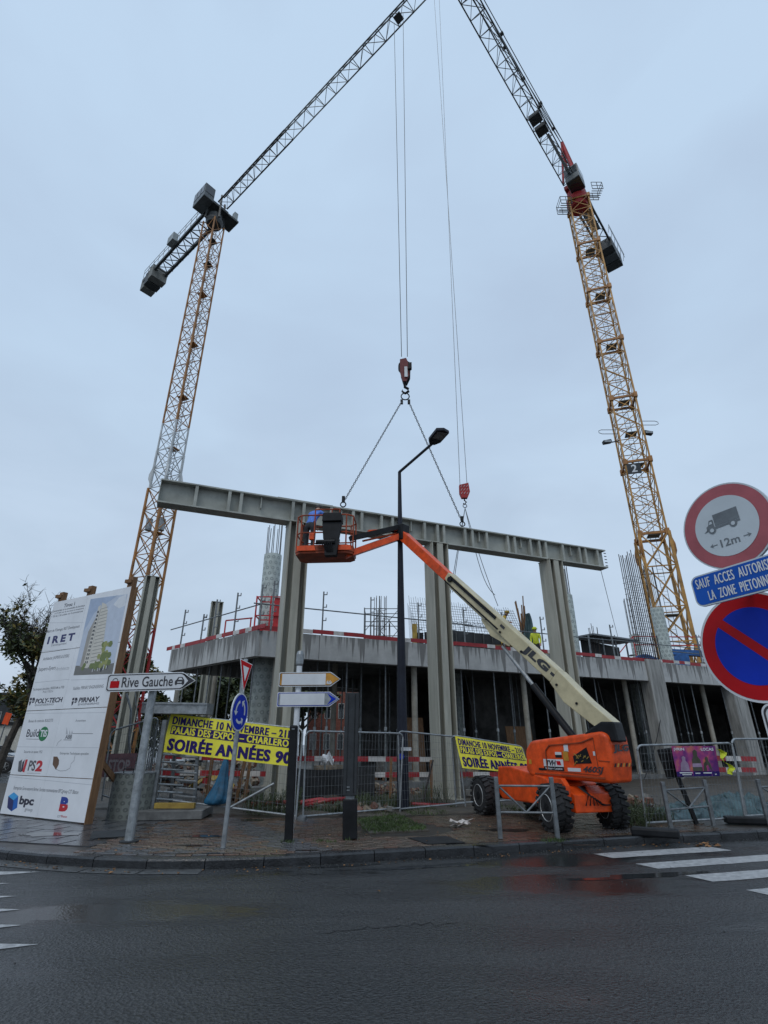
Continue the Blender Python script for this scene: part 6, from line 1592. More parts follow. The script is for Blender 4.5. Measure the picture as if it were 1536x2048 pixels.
# grey service column
base = atz(700, 1677, .125); Yc = base.y
mid = at(700, 1598, Yc); top = at(705, 1386, Yc)
sc2 = thing('service_column', 'dark grey two part service column standing left of the street lamp', 'service column', base)
MB().bar(base, mid, .24, .2, up=(0, 1, 0)).build('plinth', M_black, sc2, bevel=.012)
MB().bar(mid + Vector((0, 0, .0)), mid + Vector((0, 0, .06)), .15, .12, up=(0, 1, 0)).build('neck', M_galv_dk, sc2)
MB().bar(mid + Vector((-.005, 0, .06)), top, .235, .19, up=(0, 1, 0), w1=.25).build('cabinet', M_dkgrey, sc2, bevel=.01)
m = MB(); m.bar(mid + Vector((.06, -.098, .1)), top + Vector((.06, -.098, -.02)), .012, .01, up=(0, 1, 0)); m.bar(mid + Vector((-.06, -.098, .1)), top + Vector((-.06, -.098, -.02)), .008, .01, up=(0, 1, 0)); m.build('seam', M_black, sc2)
for dz in (.14, .19): MB().box(mid + Vector((-.03, -.1, dz)), (.05, .008, .02)).build('label_plate', M_galv_dk, sc2)
# street lamp
base = Vector((at(806, 1600, 14.6).x, 14.6, .1)); el = at(799, 944, 14.6)
sl_ = thing('street_lamp', 'tall dark street lamp with a bent arm and flat lantern', 'street lamp', base)
MB().tube(base + Vector((0, 0, 1.6)), el, .135, .05, n=16).build('post', M_lampblk, sl_)
MB().tube(base, base + Vector((0, 0, 1.6)), .155, .14, n=16).build('lower_post', M_lampblk, sl_)
le = at(866, 886, 12.85)
MB().tube(el, le, .045, .04, n=10).build('arm', M_lampblk, sl_)
aa = (le - el).normalized(); 
dv = Vector((aa.x, aa.y, 0)).normalized()
ld = Vector((.36, -.93, .03)).normalized(); lsd = UPZ.cross(ld).normalized()
lu = ld.cross(lsd).normalized()
lh = MB().prism([(-.08, -.08), (.10, -.19), (.62, -.20), (.70, 0), (.62, .20), (.10, .19), (-.08, .08)], le - UPZ * .02, ld, lsd, UPZ, .10).build('lantern', M_lampblk, sl_, bevel=.02)
MB().prism([(.26, -.14), (.60, -.14), (.60, .14), (.26, .14)], le - UPZ * .026, ld, lsd, -UPZ, .008).build('lens', M_galv_dk, lh)
MB().prism([(-.05, -.05), (.2, -.08), (.2, .08), (-.05, .05)], le + UPZ * .07, ld, lsd, UPZ, .03).build('mount', M_lampblk, lh)
q = base + Vector((-.03, -.16, 1.23)); MB().box(q + Vector((.12, 0, .12)), (.26, .02, .08)).build('sticker', M_sgn, sl_)
m = MB(); m.lathe(q + Vector((0, .0, -.05)), (0, -1, 0), [(.07, 0), (.07, .01)], n=14); m.build('round_sticker', M_sblue, sl_)
# ---- big round signs in the right foreground
th_ = R(-62); sx2 = Vector((math.cos(th_), math.sin(th_), 0)); roll = R(2.0)
sn = sx2.cross(UPZ)
def fg(u, v, Y, rl=0):
    c = at(u, v, Y); X = (sx2 * math.cos(rl) + UPZ * math.sin(rl)).normalized(); Z = (UPZ * math.cos(rl) - sx2 * math.sin(rl)).normalized(); return plane_map(c, X, Z)
YS = 3.55
fgp = thing('sign_post', 'right edge sign post with truck ban, blue plate and no-parking disc', 'traffic sign', (at(1530, 1290, YS + .1).x, YS + .1, 0))
pb = fgp.location
MB().tube(Vector((pb.x, pb.y, .0)), Vector((pb.x, pb.y, 3.25)), .038, n=16).build('pole', M_galv, fgp)
def dial(u, v, Yv, rpx_v, cols, nm, rl):
    f = fg(u, v, Yv, rl); c = f(0, 0, 0)
    # radius from the apparent height
    k = 0; r = .35
    lo = at(u, v + rpx_v, Yv); r = (lo - c).length / 1.0
    return f, r
f1, r1 = dial(1452, 1051, YS, 84, None, 'truck', 0); f1 = fg(1452, 1051, YS, R(1.5)); r1 = .325
tp1 = sign_plate(fgp, f1, circ(r1, 56), .025, M_sgn2, 'truck_plate')
mb = MB(); disc(f1, 0, 0, r1 * .965, r1 * .965, .002, mb, 56); mb.build('red_ring', M_sred2, tp1)
mb = MB(); disc(f1, 0, 0, r1 * .70, r1 * .70, .004, mb, 56); mb.build('white_field', M_sgn2, tp1)
mb = MB(); g = lambda x, y, d=0: f1(x * r1, y * r1, d)
shape(mb, [(-.22, .06), (.33, .06), (.33, .34), (-.22, .34)], g, .006)
shape(mb, [(-.42, .0), (-.42, .10), (-.37, .13), (-.33, .24), (-.24, .24), (-.24, .0)], g, .006)
shape(mb, [(-.40, .0), (.33, .0), (.33, .05), (-.26, .05)], g, .0062)
shape(mb, [(-.5, -.02), (-.38, .06), (-.36, .0), (-.44, -.02)], g, .006)
for x in (-.31, .17): disc(g, x, -.01, .085, .085, .0065, mb, 20)
letter(mb, '12m', g, -.22, .20, -.46, -.28, .006, bold=.015)
for s_ in (-1, 1):
    shape(mb, [(s_ * .29, -.355), (s_ * .40, -.355), (s_ * .40, -.375), (s_ * .29, -.375)], g, .006)
    shape(mb, [(s_ * .38, -.31), (s_ * .46, -.365), (s_ * .38, -.42), (s_ * .405, -.365)], g, .006)
mb.build('truck_symbol', M_sink2, tp1)
mb = MB(); shape(mb, [(-.345, .14), (-.315, .20), (-.27, .20), (-.27, .14)], g, .008)
for x in (-.31, .17): disc(g, x, -.01, .045, .045, .009, mb, 16)
mb.build('symbol_cutout', M_sgn2, tp1)
MB().tube(f1(.12, -.15, -.06), f1(-.1, -.15, -.06), .02).build('bracket', M_galv_dk, fgp)
f2 = fg(1387, 1186, YS, R(2)); L2 = 1.0
hp = .107
bpl = sign_plate(fgp, f2, rrect(0, L2, -hp, hp, .05), .02, M_sgn2, 'blue_plate')
mb = MB(); mb.poly([f2(x, y, .002) for x, y in rrect(.010, L2 - .010, -hp + .010, hp - .010, .042)]); mb.build('blue_field', M_sblue2, bpl)
mb = MB(); 
letter(mb, 'SAUF  ACCES  AUTORISE  A', f2, .035, .035 + .55, .014, .080, .004, bold=.0, wide=.0016); letter(mb, 'LA  ZONE  PIETONNE', f2, .10, .10 + .40, -.080, -.014, .004, bold=.0, wide=.0016); mb.build('lettering', M_sgn, bpl)
f3_ = fg(1508, 1291, YS - .04, 0); r3 = .358
np_ = sign_plate(fgp, f3_, circ(r3, 64), .025, M_sgn, 'no_parking_plate')
mb = MB(); disc(f3_, 0, 0, r3 * .955, r3 * .955, .002, mb, 64); mb.build('red_ring', M_sred, np_)
mb = MB(); disc(f3_, 0, 0, r3 * .70, r3 * .70, .004, mb, 64); mb.build('blue_field', M_sblue, np_)
d_ = Vector((math.cos(R(-45)), math.sin(R(-45)))); e_ = Vector((-d_.y, d_.x)); w_ = .085 * r3
mb = MB(); mb.poly([f3_(*(d_ * a + e_ * b), .006) for a, b in ((-r3 * .74, -w_), (r3 * .74, -w_), (r3 * .74, w_), (-r3 * .74, w_))]); mb.build('red_bar', M_sred, np_)
f4 = fg(1518, 1408, YS - .02, 0)
ar = sign_plate(fgp, f4, rrect(0, .4, -.42, 0, .06), .02, M_sgn, 'arrow_plate')
mb = MB(); o1, o2 = rrect(.012, .388, -.408, -.012, .05), rrect(.024, .376, -.396, -.024, .042)
for i in range(len(o1)): j = (i + 1) % len(o1); mb.poly([f4(*o1[i], .002), f4(*o1[j], .002), f4(*o2[j], .002), f4(*o2[i], .002)])
shape(mb, [(.10, -.08), (.03, -.17), (.075, -.17), (.075, -.36), (.125, -.36), (.125, -.17), (.17, -.17)], f4, .002); mb.build('arrow', M_sink, ar)
for p_ in (f1(.14, -.28, -.03), f2(.35, 0, -.03), f3_(0, .2, -.03)): MB().bar(p_, Vector((pb.x, pb.y, p_.z)), .03, .04).build('bracket', M_galv_dk, fgp)
from mathutils import noise as mnoise

# ================================================================== FENCES
def fence_panel(label, tl, tr, br, bl, group, legs=.12, nwire=30, mesh=True):
    root = thing('site_fence', label, 'site fence', bl.copy(), group)
    m = MB(); r = .021; rc_ = .12
    ex = (tr - tl).normalized(); ez = (tl - bl).normalized()
    pts = [bl - ez * legs, bl.lerp(tl, .97) - ez * .05]
    for i in range(1, 5): t = R(90 * i / 5); pts.append(tl - ez * rc_ * (1 - math.sin(t)) + ex * rc_ * (1 - math.cos(t)))
    pts += [tl + ex * rc_, tr - ex * rc_]
    ez2 = (tr - br).normalized()
    for i in range(1, 5): t = R(90 - 90 * i / 5); pts.append(tr - ez2 * rc_ * (1 - math.sin(t)) - ex * rc_ * (1 - math.cos(t)))
    pts += [tr - ez2 * rc_, br - ez2 * legs]
    m.path(pts, r, n=8); m.build('frame', M_galv, root)
    MB().tube(bl, br, .020, n=8).build('bottom_rail', M_galv, root)
    if mesh:
        m = MB()
        for i in range(1, nwire): f = i / nwire; m.bar(bl.lerp(br, f), tl.lerp(tr, f), .0045)
        for j in range(1, 9): f = j / 9; m.bar(bl.lerp(tl, f), br.lerp(tr, f), .0045)
        m.build('wire_mesh', M_galv_dk, root, kind='stuff')
    return root
G1 = 'wire fence panels along the site edge'
def yat(u): return 12.6
fence_panel('wire fence panel carrying the big yellow banner, held by the turnstile cage', at(340, 1428, 13.5), at(606, 1458, 12.75), at(592, 1632, 12.65), at(316, 1597, 13.3), G1)
fence_panel('wire fence panel between the black post and the street lamp', at(612, 1462, 12.9), at(806, 1467, 14.15), at(800, 1616, 14.1), at(606, 1633, 12.85), G1)
fence_panel('wire fence panel from the street lamp to the small yellow banner', at(796, 1462, 14.2), at(915, 1474, 15.0), at(930, 1606, 15.0), at(800, 1618, 14.15), G1, nwire=26)
fence_panel('wire fence panel behind the orange lift carrying the small yellow banner', at(903, 1470, 15.0), at(1045, 1493, 15.5), at(1066, 1598, 15.4), at(912, 1606, 15.0), G1, nwire=26)
fence_panel('wire fence panel with the purple poster', at(1273, 1491, 11.6), at(1464, 1486, 12.3), at(1494, 1635, 12.3), at(1292, 1646, 11.6), G1)
fence_panel('wire fence panel cut by the right edge, right of the purple poster', at(1462, 1478, 12.2), at(1640, 1478, 13.0), at(1668, 1622, 13.0), at(1490, 1632, 12.2), G1)
fence_panel('low wire gate leaf left of the turnstile, beside the scratched pole', at(222, 1462, 13.9), at(317, 1434, 13.7), at(290, 1622, 13.5), at(205, 1590, 13.8), G1, nwire=22)
for (u, v, Y, rz, w, lab) in ((1310, 1664, 10.9, -.5, .75, 'dark fence foot block lying at the kerb right of the lift'), (1500, 1640, 11.9, -.25, .9, 'dark fence foot block near the right picture edge')):
    p = atz(u, v, .19); m = MB().box((p.x, p.y, .185), (w, .24, .13), Matrix.Rotation(rz, 3, 'Z')); tag(m.build('ballast_block', M_black, origin=(p.x, p.y, .12), bevel=.03), lab, 'fence foot', 'fence feet')
p = at(604, 1647, 12.75); tag(MB().box((p.x, p.y, .145), (.16, .5, .05)).build('ballast_block', M_galv_dk, origin=(p.x, p.y, .12)), 'small fence foot where two fence panels meet by the black post', 'fence foot', 'fence feet')

# banners
def banner(label, tl, tr, br, bl, name='banner', amp=.012, ph=0, n=(40, 14)):
    wv = lambda x, y: amp * (math.sin(x * 17 + ph + y * 3) + .6 * math.sin(x * 31 + y * 5 + ph)) * (.4 + .6 * (1 - y))
    fn = quad_map(tl, tr, br, bl, wv); root = thing(name, label, 'banner', bl.copy()); return root, fn, n
def cloth(root, fn, n, m, nm='sheet', sag=0): 
    return MB().grid(lambda a, b: fn(a, b, 0), n[0], n[1]).build(nm, m, root, smooth=True)
def soiree(root, fn):
    sgn = 1
    mb = MB(); k = .006
    letter(mb, 'DIMANCHE 10 NOVEMBRE \u2013 21H', fn, .03, .985, .73, .94, k, bold=.02, wide=.0018)
    for i in range(24):
        x0, x1 = .03 + .955 * i / 24, .03 + .955 * (i + 1) / 24; mb.poly([fn(x0, .47, k * .6), fn(x1, .47, k * .6), fn(x1, .70, k * .6), fn(x0, .70, k * .6)])
    letter(mb, 'SOIR\u00c9E ANN\u00c9ES 90', fn, .035, .985, .05, .44, k, bold=.03, wide=.0035)
    mb.build('navy_print', M_bnavy, root)
    mb = MB(); letter(mb, 'PALAIS DES EXPOS \u2013 CHARLEROI', fn, .04, .975, .49, .68, k * 1.6, bold=.02, wide=.0016); mb.build('yellow_print', M_byel, root)
r_, fn, n = banner('big yellow banner reading Soiree Annees 90 on the fence left of the black post', at(342, 1427, 13.35), at(592, 1458, 12.62), at(583, 1533, 12.6), at(325, 1504, 13.25))
cloth(r_, fn, n, M_byel); soiree(r_, fn)
m = MB()
for x in (.01, .33, .66, .99): m.path([fn(x, .98, .01), fn(x, 1.02, .0), fn(x, 1.05, -.04)], .006, n=4)
m.build('cable_ties', M_sgn, r_, kind='stuff')
r_, fn, n = banner('small yellow banner reading Soiree Annees 90 on the fence behind the lift', at(910, 1472, 14.9), at(1043, 1494, 15.35), at(1063, 1548, 15.3), at(924, 1536, 14.85), ph=2, amp=.016)
cloth(r_, fn, n, M_byel); soiree(r_, fn)
r_, fn, n = banner('purple and orange event poster hanging on the right fence panel', at(1343, 1492, 11.75), at(1430, 1492, 12.1), at(1440, 1552, 12.1), at(1353, 1553, 11.75), name='poster', ph=1, amp=.012)
m_ = bpy.data.materials.new('poster_print'); m_.use_nodes = True; N, L = m_.node_tree.nodes, m_.node_tree.links
tcx = N.new('ShaderNodeTexCoord'); nz = N.new('ShaderNodeTexNoise'); nz.inputs['Scale'].default_value = 4.5; nz.inputs['Detail'].default_value = 5; L.new(tcx.outputs['Object'], nz.inputs[0])
rp = N.new('ShaderNodeValToRGB'); e = rp.color_ramp.elements; e[0].position = .36; e[0].color = (.10, .01, .14, 1); e[1].position = .68; e[1].color = (.50, .16, .06, 1); q = e.new(.5); q.color = (.30, .03, .16, 1)
L.new(nz.outputs[0], rp.inputs[0]); L.new(rp.outputs[0], N['Principled BSDF'].inputs['Base Color'])
cloth(r_, fn, (16, 10), m_)
mb = MB(); mb.grid(lambda a, b: fn(a, b * .16, .004), 12, 2); mb.build('dark_strip', M_bnavy, r_)
mb = MB()
letter(mb, 'jVRIN', fn, .03, .26, .82, .94, .006, bold=.03); letter(mb, '\u00b7LOCAS', fn, .62, .94, .84, .94, .006, bold=.03)
for (x0, x1, y) in ((.08, .36, .10), (.12, .34, .04), (.42, .56, .08), (.62, .8, .09), (.7, .95, .04)): mb.poly([fn(x0, y, .007), fn(x1, y, .007), fn(x1, y + .035, .007), fn(x0, y + .035, .007)])
mb.build('white_print', M_sgn, r_)
mb = MB(); sil = lambda cx, w, h, y0: [(cx - w, y0), (cx + w, y0), (cx + w * .8, y0 + h * .5), (cx + w * .35, y0 + h * .68), (cx + w * .4, y0 + h * .9), (cx, y0 + h), (cx - w * .4, y0 + h * .9), (cx - w * .35, y0 + h * .68), (cx - w * .8, y0 + h * .5)]
for cx, w, h in ((.50, .12, .72), (.74, .10, .48)): mb.poly([fn(x, y, .005) for x, y in sil(cx, w, h, .17)])
mb.build('dark_figures', mat('poster_dark', (.05, .05, .03), .5), r_)
mb = MB(); mb.poly([fn(x, y, .005) for x, y in sil(.22, .10, .5, .17)]); mb.poly([fn(x, y, .0065) for x, y in ((.38, .30), (.62, .30), (.6, .42), (.4, .42))]); mb.build('pale_figures', mat('poster_pale', (.28, .20, .30), .5), r_)
p0 = at(1432, 1497, 12.05); tag(MB().grid(lambda a, b: p0 + Vector((.02 + .16 * b + a * (.05 + .05 * abs(math.sin(7 * b))) + .05 * math.sin(11 * b), .05 * math.sin(9 * b + 4 * a), -.48 * b - .02 * a)), 3, 8).build('ribbon', M_hivis, origin=p0, solid=.004), 'crumpled yellow green ribbon tied beside the purple poster', 'ribbon')

# ================================================================== TURNSTILE CAGE
def bar_px(mb, a, b, Y, w): mb.bar(at(*a, Y), at(*b, Y), w)
tsY = 13.9
tb = atz(340, 1640, .12)
ts = thing('turnstile', 'galvanised full height turnstile cage on a pale base left of the blue bag', 'turnstile', (tb.x, tb.y, .1))
q0, q1 = at(268, 1632, 12.6), at(413, 1625, 12.9)
MB().prism([(q0.x, 12.35), (q1.x, 12.6), (q1.x - .1, 13.75), (q0.x, 13.9)], (0, 0, .13), (1, 0, 0), (0, 1, 0), UPZ, .16).build('base', M_conc_dk, ts, bevel=.01)
a_, b_ = at(292, 1418, 13.2), at(420, 1420, 13.2)
MB().bar(a_, b_, .5, .20).build('head_beam', M_galv, ts)
MB().bar(a_ + UPZ * .12, b_ + UPZ * .12, .56, .04).build('head_cap', M_galv, ts)
for (u0, v0, u1, v1, Y, w) in ((331, 1440, 303, 1625, 12.9, .09), (400, 1440, 388, 1612, 13.2, .07), (355, 1445, 340, 1612, 13.6, .06), (298, 1432, 266, 1625, 13.3, .06)):
    m = MB(); bar_px(m, (u0, v0), (u1, v1), Y, w); m.build('post', M_galv_dk, ts)
for i in range(8):
    v = 1500 + i * 15; MB().tube(at(322 - i * 2, v + 8, 13.0), at(370 - i, v + 11, 13.35), .022, n=8).build('rotor_arm', M_galv, ts)
for i in range(7):
    v = 1512 + i * 16; MB().tube(at(352, v, 13.3), at(396 - i, v + 3, 13.0), .022, n=8).build('rotor_arm', M_galv, ts)
for i in range(9):
    u = 296 + i * 3.6; MB().tube(at(u, 1440, 13.5), at(u - 26, 1618, 13.4), .012, n=6).build('cage_bar', M_galv_dk, ts)
MB().box(Vector(at(350, 1611, 12.85)), (.85, .12, .10)).build('yellow_sill', M_woody, ts)
# drum of printed wrap beside the board
p = at(228, 1648, 12.3); cx_ = p.x + .02
dr_ = thing('wrapped_block', 'squat block wrapped in printed grey film beside the project board', 'block', (cx_, 12.9, .1))
former((cx_, 12.95), .47, .12, .98, 'wrap', MATS['wrap_print'], dr_)
MB().lathe((cx_, 12.95, .982), UPZ, [(.475, 0), (.475, .02), (.4, .03)], n=24).build('lid', M_galv_dk, dr_)
m = MB(); m.path([(cx_ - .1, 12.5, .97), (cx_ - .1, 12.5, 1.08), (cx_ + .1, 12.5, 1.08), (cx_ + .1, 12.5, .97)], .014, n=5); m.build('handle', M_black, dr_)
p = at(222, 1528, 13.8); pm_ = plane_map(at(205, 1545, 13.9), (1, 0, 0), UPZ)
t_ = thing('stop_board', 'faded pink board with pale stop lettering behind the wrapped block', 'board', at(205, 1552, 13.9))
sign_plate(t_, pm_, [(-.15, -.1), (.72, -.1), (.75, .42), (-.1, .40)], .02, mat('faded_red', (.33, .16, .17), .6, var=.2))
mb = MB(); letter(mb, 'STOP', pm_, .10, .62, .02, .28, .004, bold=.03); mb.build('lettering', mat('faded_text', (.55, .46, .46), .6), t_)
m = MB(); m.path([at(253, 1388, 14.2), at(262, 1420, 14.1), at(258, 1480, 14.1), at(262, 1540, 14.1)], .03, n=6); m.path([at(270, 1385, 14.3), at(276, 1440, 14.2), at(282, 1470, 14.2)], .012, n=5)
tag(m.build('cable_bundle', M_galv_dk, origin=at(253, 1545, 14.1)), 'dark strapped pole with cables beside the free steel column', 'cable')
# blue bag hanging on the fence
bz_ = [(.05, .0), (.07, -.15), (.10, -.45), (.14, -.75), (.22, -1.05), (.25, -1.22), (.22, -1.32), (.10, -1.37)]
pt = at(452, 1518, 12.95)
vs_b = MB(); nb = 20
def bagp(a, b):
    k = b * (len(bz_) - 1); i = min(int(k), len(bz_) - 2); f = k - i; r = bz_[i][0] * (1 - f) + bz_[i + 1][0] * f; h = bz_[i][1] * (1 - f) + bz_[i + 1][1] * f
    t = 2 * math.pi * a; r *= 1 + .12 * math.sin(5 * t + 3 * b) + .05 * math.sin(11 * t); return pt + Vector((r * math.cos(t) - .10 * b * b - .06 * b, r * .6 * math.sin(t), h * .66))
vs_b.grid(bagp, nb * 2, 24)
tag(vs_b.build('waste_bag', M_bag, origin=pt, smooth=True), 'long blue sack hanging on the fence behind the roundabout sign pole', 'bag')
# dark sheets, hose, stakes, yellow heap
t_ = thing('black_sheet', 'black sagging tarpaulin behind the fence left of the service column', 'tarpaulin', at(660, 1560, 16))
a_, b_ = at(560, 1532, 15.8), at(750, 1528, 16.6)
MB().grid(lambda a, b: a_.lerp(b_, a) + Vector((0, -.1 * math.sin(a * 7), -.12 * math.sin(math.pi * a) - b * (.75 + .12 * math.sin(a * 9)))), 30, 6).build('sheet', M_blk_tarp, t_, smooth=True)
t_ = thing('white_sack', 'crumpled white plastic sheet lying on the black tarpaulin', 'plastic sheet', at(655, 1515, 16.1))
m = MB(); q = at(655, 1518, 16.1)
m.grid(lambda a, b: q + Vector(((a - .5) * .36, .1 * math.sin(9 * a + 4 * b), .16 * math.sin(math.pi * a) * (.4 + .6 * b) + .05 * math.sin(13 * a + 6 * b) - .14 * (1 - b))), 14, 8); m.build('sheet', M_white, t_)
m = MB(); m.path([at(500, 1610, 14.3), at(560, 1606, 14.3), at(600, 1606, 14.4), at(640, 1600, 14.5), at(668, 1604, 14.5)], .06, n=8); m.path([at(610, 1612, 14.2), at(660, 1600, 14.4), at(690, 1598, 14.6)], .05, n=8)
tag(m.build('red_hose', M_hose, origin=at(600, 1606, 14.4), smooth=True), 'thick red hose on the soil behind the black post', 'hose')
m = MB(); m.path([at(790, 1607, 15.4), at(880, 1611, 15.6), at(960, 1610, 16.0), at(1010, 1607, 16.2)], .05, n=8)
tag(m.build('red_hose', M_hose, origin=at(880, 1611, 15.6), smooth=True), 'thin red hose on the soil around the middle steel column foot', 'hose')
stk = [((490, 1520), (470, 1612), 14.4), ((425, 1515), (412, 1605), 14.8), ((500, 1525), (488, 1605), 14.2), ((782, 1515), (781, 1600), 15.4), ((862, 1520), (863, 1600), 15.9)]
stl = ['right of the blue sack', 'left of the blue sack', 'second right of the blue sack', 'left of the street lamp foot', 'against the middle steel column']
for (a, b, Y), w in zip(stk, stl):
    m = MB(); m.bar(at(*a, Y), at(*b, Y), .075, .05); tag(m.build('timber_stake', M_wood, origin=at(*b, Y)), 'upright timber stake behind the fence, ' + w, 'stake', 'timber stakes')
m = MB(); m.bar(at(866, 1520, 15.2), at(846, 1604, 15.0), .035); tag(m.build('rusty_bar', M_rust, origin=at(846, 1604, 15.0)), 'leaning dark red bar left of the middle steel column', 'bar')
m = MB(); m.tube(at(548, 1567, 12.3), at(455, 1618, 12.3), .025); tag(m.build('loose_tube', M_galv, origin=at(548, 1567, 12.3)), 'loose grey fence tube slanting from the blue sack to the right', 'tube')
# red and white safety boards behind the fence
def sboards(label, segs):
    root = thing('safety_barrier', label, 'barrier', at(*segs[0][0], segs[0][2]), 'red and white safety barriers in the site')
    for (a, b, Ya, Yb) in segs:
        p, q = at(*a, Ya), at(*b, Yb); n = max(3, int((q - p).length / .5)); m = MB()
        for i in range(n): m.bar(p.lerp(q, i / n), p.lerp(q, (i + 1) / n - .001), .03, .13, mi=(0 if i % 3 != 1 else 1))
        m.build('barrier_board', [M_barr, M_barw], root)
sboards('double red and white barrier boards behind the big yellow banner', [((325, 1512), (560, 1520), 15.6, 15.8), ((320, 1545), (560, 1548), 15.6, 15.8), ((405, 1561), (455, 1566), 15.2, 15.3)])
sboards('double red and white barrier boards between the black post and middle column', [((592, 1517), (905, 1519), 16.2, 17.4), ((590, 1550), (905, 1549), 16.2, 17.4)])
sboards('double red and white barrier boards right of the middle steel column', [((908, 1519), (1075, 1522), 17.6, 18.4), ((912, 1548), (1075, 1550), 17.6, 18.4)])
sboards('short red and white barrier boards behind the right fence', [((1418, 1516), (1512, 1518), 16.5, 17.2), ((1420, 1539), (1512, 1540), 16.5, 17.2)])
# rubble
rb_ = [MB(), MB(), MB()]
def heap(u0, u1, v, Y, n, h):
    for i in range(n):
        p = at(rnd.uniform(u0, u1), v, Y + rnd.uniform(-.3, .5)); s_ = rnd.uniform(.06, .2)
        rb_[rnd.randrange(3)].box((p.x, p.y, p.z + rnd.uniform(-.1, h)), (s_, s_ * rnd.uniform(.6, 1.2), s_ * rnd.uniform(.4, .8)), Matrix.Rotation(rnd.uniform(0, 3), 3, Vector((rnd.random(), rnd.random(), 1)).normalized()))
heap(700, 790, 1590, 18.6, 170, .28); heap(650, 700, 1592, 18.3, 40, .1); heap(790, 840, 1590, 18.8, 50, .15); heap(405, 500, 1592, 16.5, 90, .25); heap(610, 780, 1612, 14.2, 60, .0); heap(1180, 1300, 1600, 15, 40, .1); heap(935, 1000, 1590, 17.6, 40, .2)
heap(300, 400, 1560, 17, 120, .5); heap(430, 510, 1560, 17, 70, .5)
for b, m_ in zip(rb_, M_rubble): b.build('rubble', m_, kind='stuff')
# pieces of stored material in the left wing (dark bundles)
plk = thing('plank_pile', 'pile of dark planks seen through the turnstile cage', 'planks', at(350, 1590, 15.5))
for i in range(12):
    m = MB(); Y = 15.5 + .3 * i; a = at(318 + rnd.uniform(0, 40), 1582 - 7 * i + rnd.uniform(-6, 6), Y); b = at(400 + rnd.uniform(-20, 10), 1590 - 8 * i + rnd.uniform(-6, 6), Y + .5)
    m.bar(a, b, .10, .06)
    o = m.build('dark_plank', M_black if i % 3 else M_galv_dk, origin=a)
    o.parent = plk; o.location = o.location - plk.location
p = at(420, 1575, 15.2)
m = MB(); m.grid(lambda a, b: p + Vector(((a - .5) * 1.1, b * .4, .22 * math.sin(math.pi * a) + .06 * math.sin(20 * a + 9 * b))), 18, 6)
tag(m.build('yellow_straps', M_woody, origin=p), 'heap of yellow straps left of the blue sack', 'straps')

def pallet(label, p, rz, n, m_):
    t_ = thing('pallet_stack', label, 'pallet', p, 'pallets of material on the ground floor'); q = Matrix.Rotation(rz, 3, 'Z')
    for k in range(3): MB().box(p + q @ Vector((0, -.4 + .4 * k, .05)), (1.2, .1, .1), q).build('runner', M_wood, t_)
    for k in range(6): MB().box(p + q @ Vector((-.52 + .208 * k, 0, .115)), (.14, .95, .025), q).build('slat', M_wood, t_)
    for k in range(n):
        for i in range(3): MB().box(p + q @ Vector((-.38 + .38 * i, rnd.uniform(-.03, .03), .24 + .21 * k)), (.36, .85, .2), q @ Matrix.Rotation(rnd.uniform(-.04, .04), 3, 'Z')).build('block', m_, t_)
for (s_, o_, n, m_, lab) in ((6.0, 1.6, 3, M_rubble[1], 'pallet of grey blocks just right of the middle steel column'), (9.2, 1.9, 2, M_rubble[2], 'pallet of tan blocks behind the small yellow banner'), (15.8, 2.0, 3, M_rubble[1], 'pallet of grey blocks behind the orange lift hood'), (21.5, 1.8, 2, M_rubble[0], 'pallet of reddish blocks behind the purple poster'), (3.4, 1.3, 2, M_rubble[2], 'pallet of tan blocks left of the street lamp')):
    q = fr(s_, o_); pallet(lab, Vector((q.x, q.y, ZF + .004)), rnd.uniform(0, 1), n, m_)
for (u0, v0, u1, v1, Y0, Y1, lab) in ((1330, 1372, 1288, 1560, 26.8, 24.5, 'dark cable hanging across the square pier'), (1195, 1362, 1240, 1520, 25, 24, 'dark cable sagging right of the lift boom'), (930, 1350, 968, 1500, 22.3, 22, 'dark cable hanging behind the small yellow banner')):
    a, b = at(u0, v0, Y0), at(u1, v1, Y1); pts = [a.lerp(b, i / 8) + Vector((0, 0, -.35 * math.sin(math.pi * i / 8))) for i in range(9)]
    tag(MB().path(pts, .018, n=5).build('hanging_cable', M_black, origin=a), lab, 'cable')
for (s_, o_, w, h_, lab) in ((7.6, 3.2, 1.2, 2.3, 'plywood board leaning inside right of the middle steel column'), (13.2, 3.0, 1.4, 2.0, 'plywood board leaning inside behind the lift'), (22.6, 3.4, 1.2, 2.4, 'plywood board leaning inside right of the square pier'), (1.6, 3.5, 1.2, 2.1, 'plywood board leaning inside behind the blank signs')):
    q = fr(s_, o_); tag(MB().box((q.x, q.y, ZF + h_ / 2), (w, .04, h_), Matrix.Rotation(.35, 3, 'Z') @ Matrix.Rotation(-.12, 3, 'X')).build('plywood_board', M_conc_dk if s_ > 20 else M_wood, origin=(q.x, q.y, ZF)), lab, 'board')
for i in range(22):
    q = fr(1.2 + i * 1.35 + rnd.uniform(-.3, .3), 3.2 + (i % 3) * 1.4)
    copy_thing(proto['steel'], (q.x, q.y, ZF), 'thin dim steel prop in the back rows deep under the deck')['group'] = 'back rows of steel props'
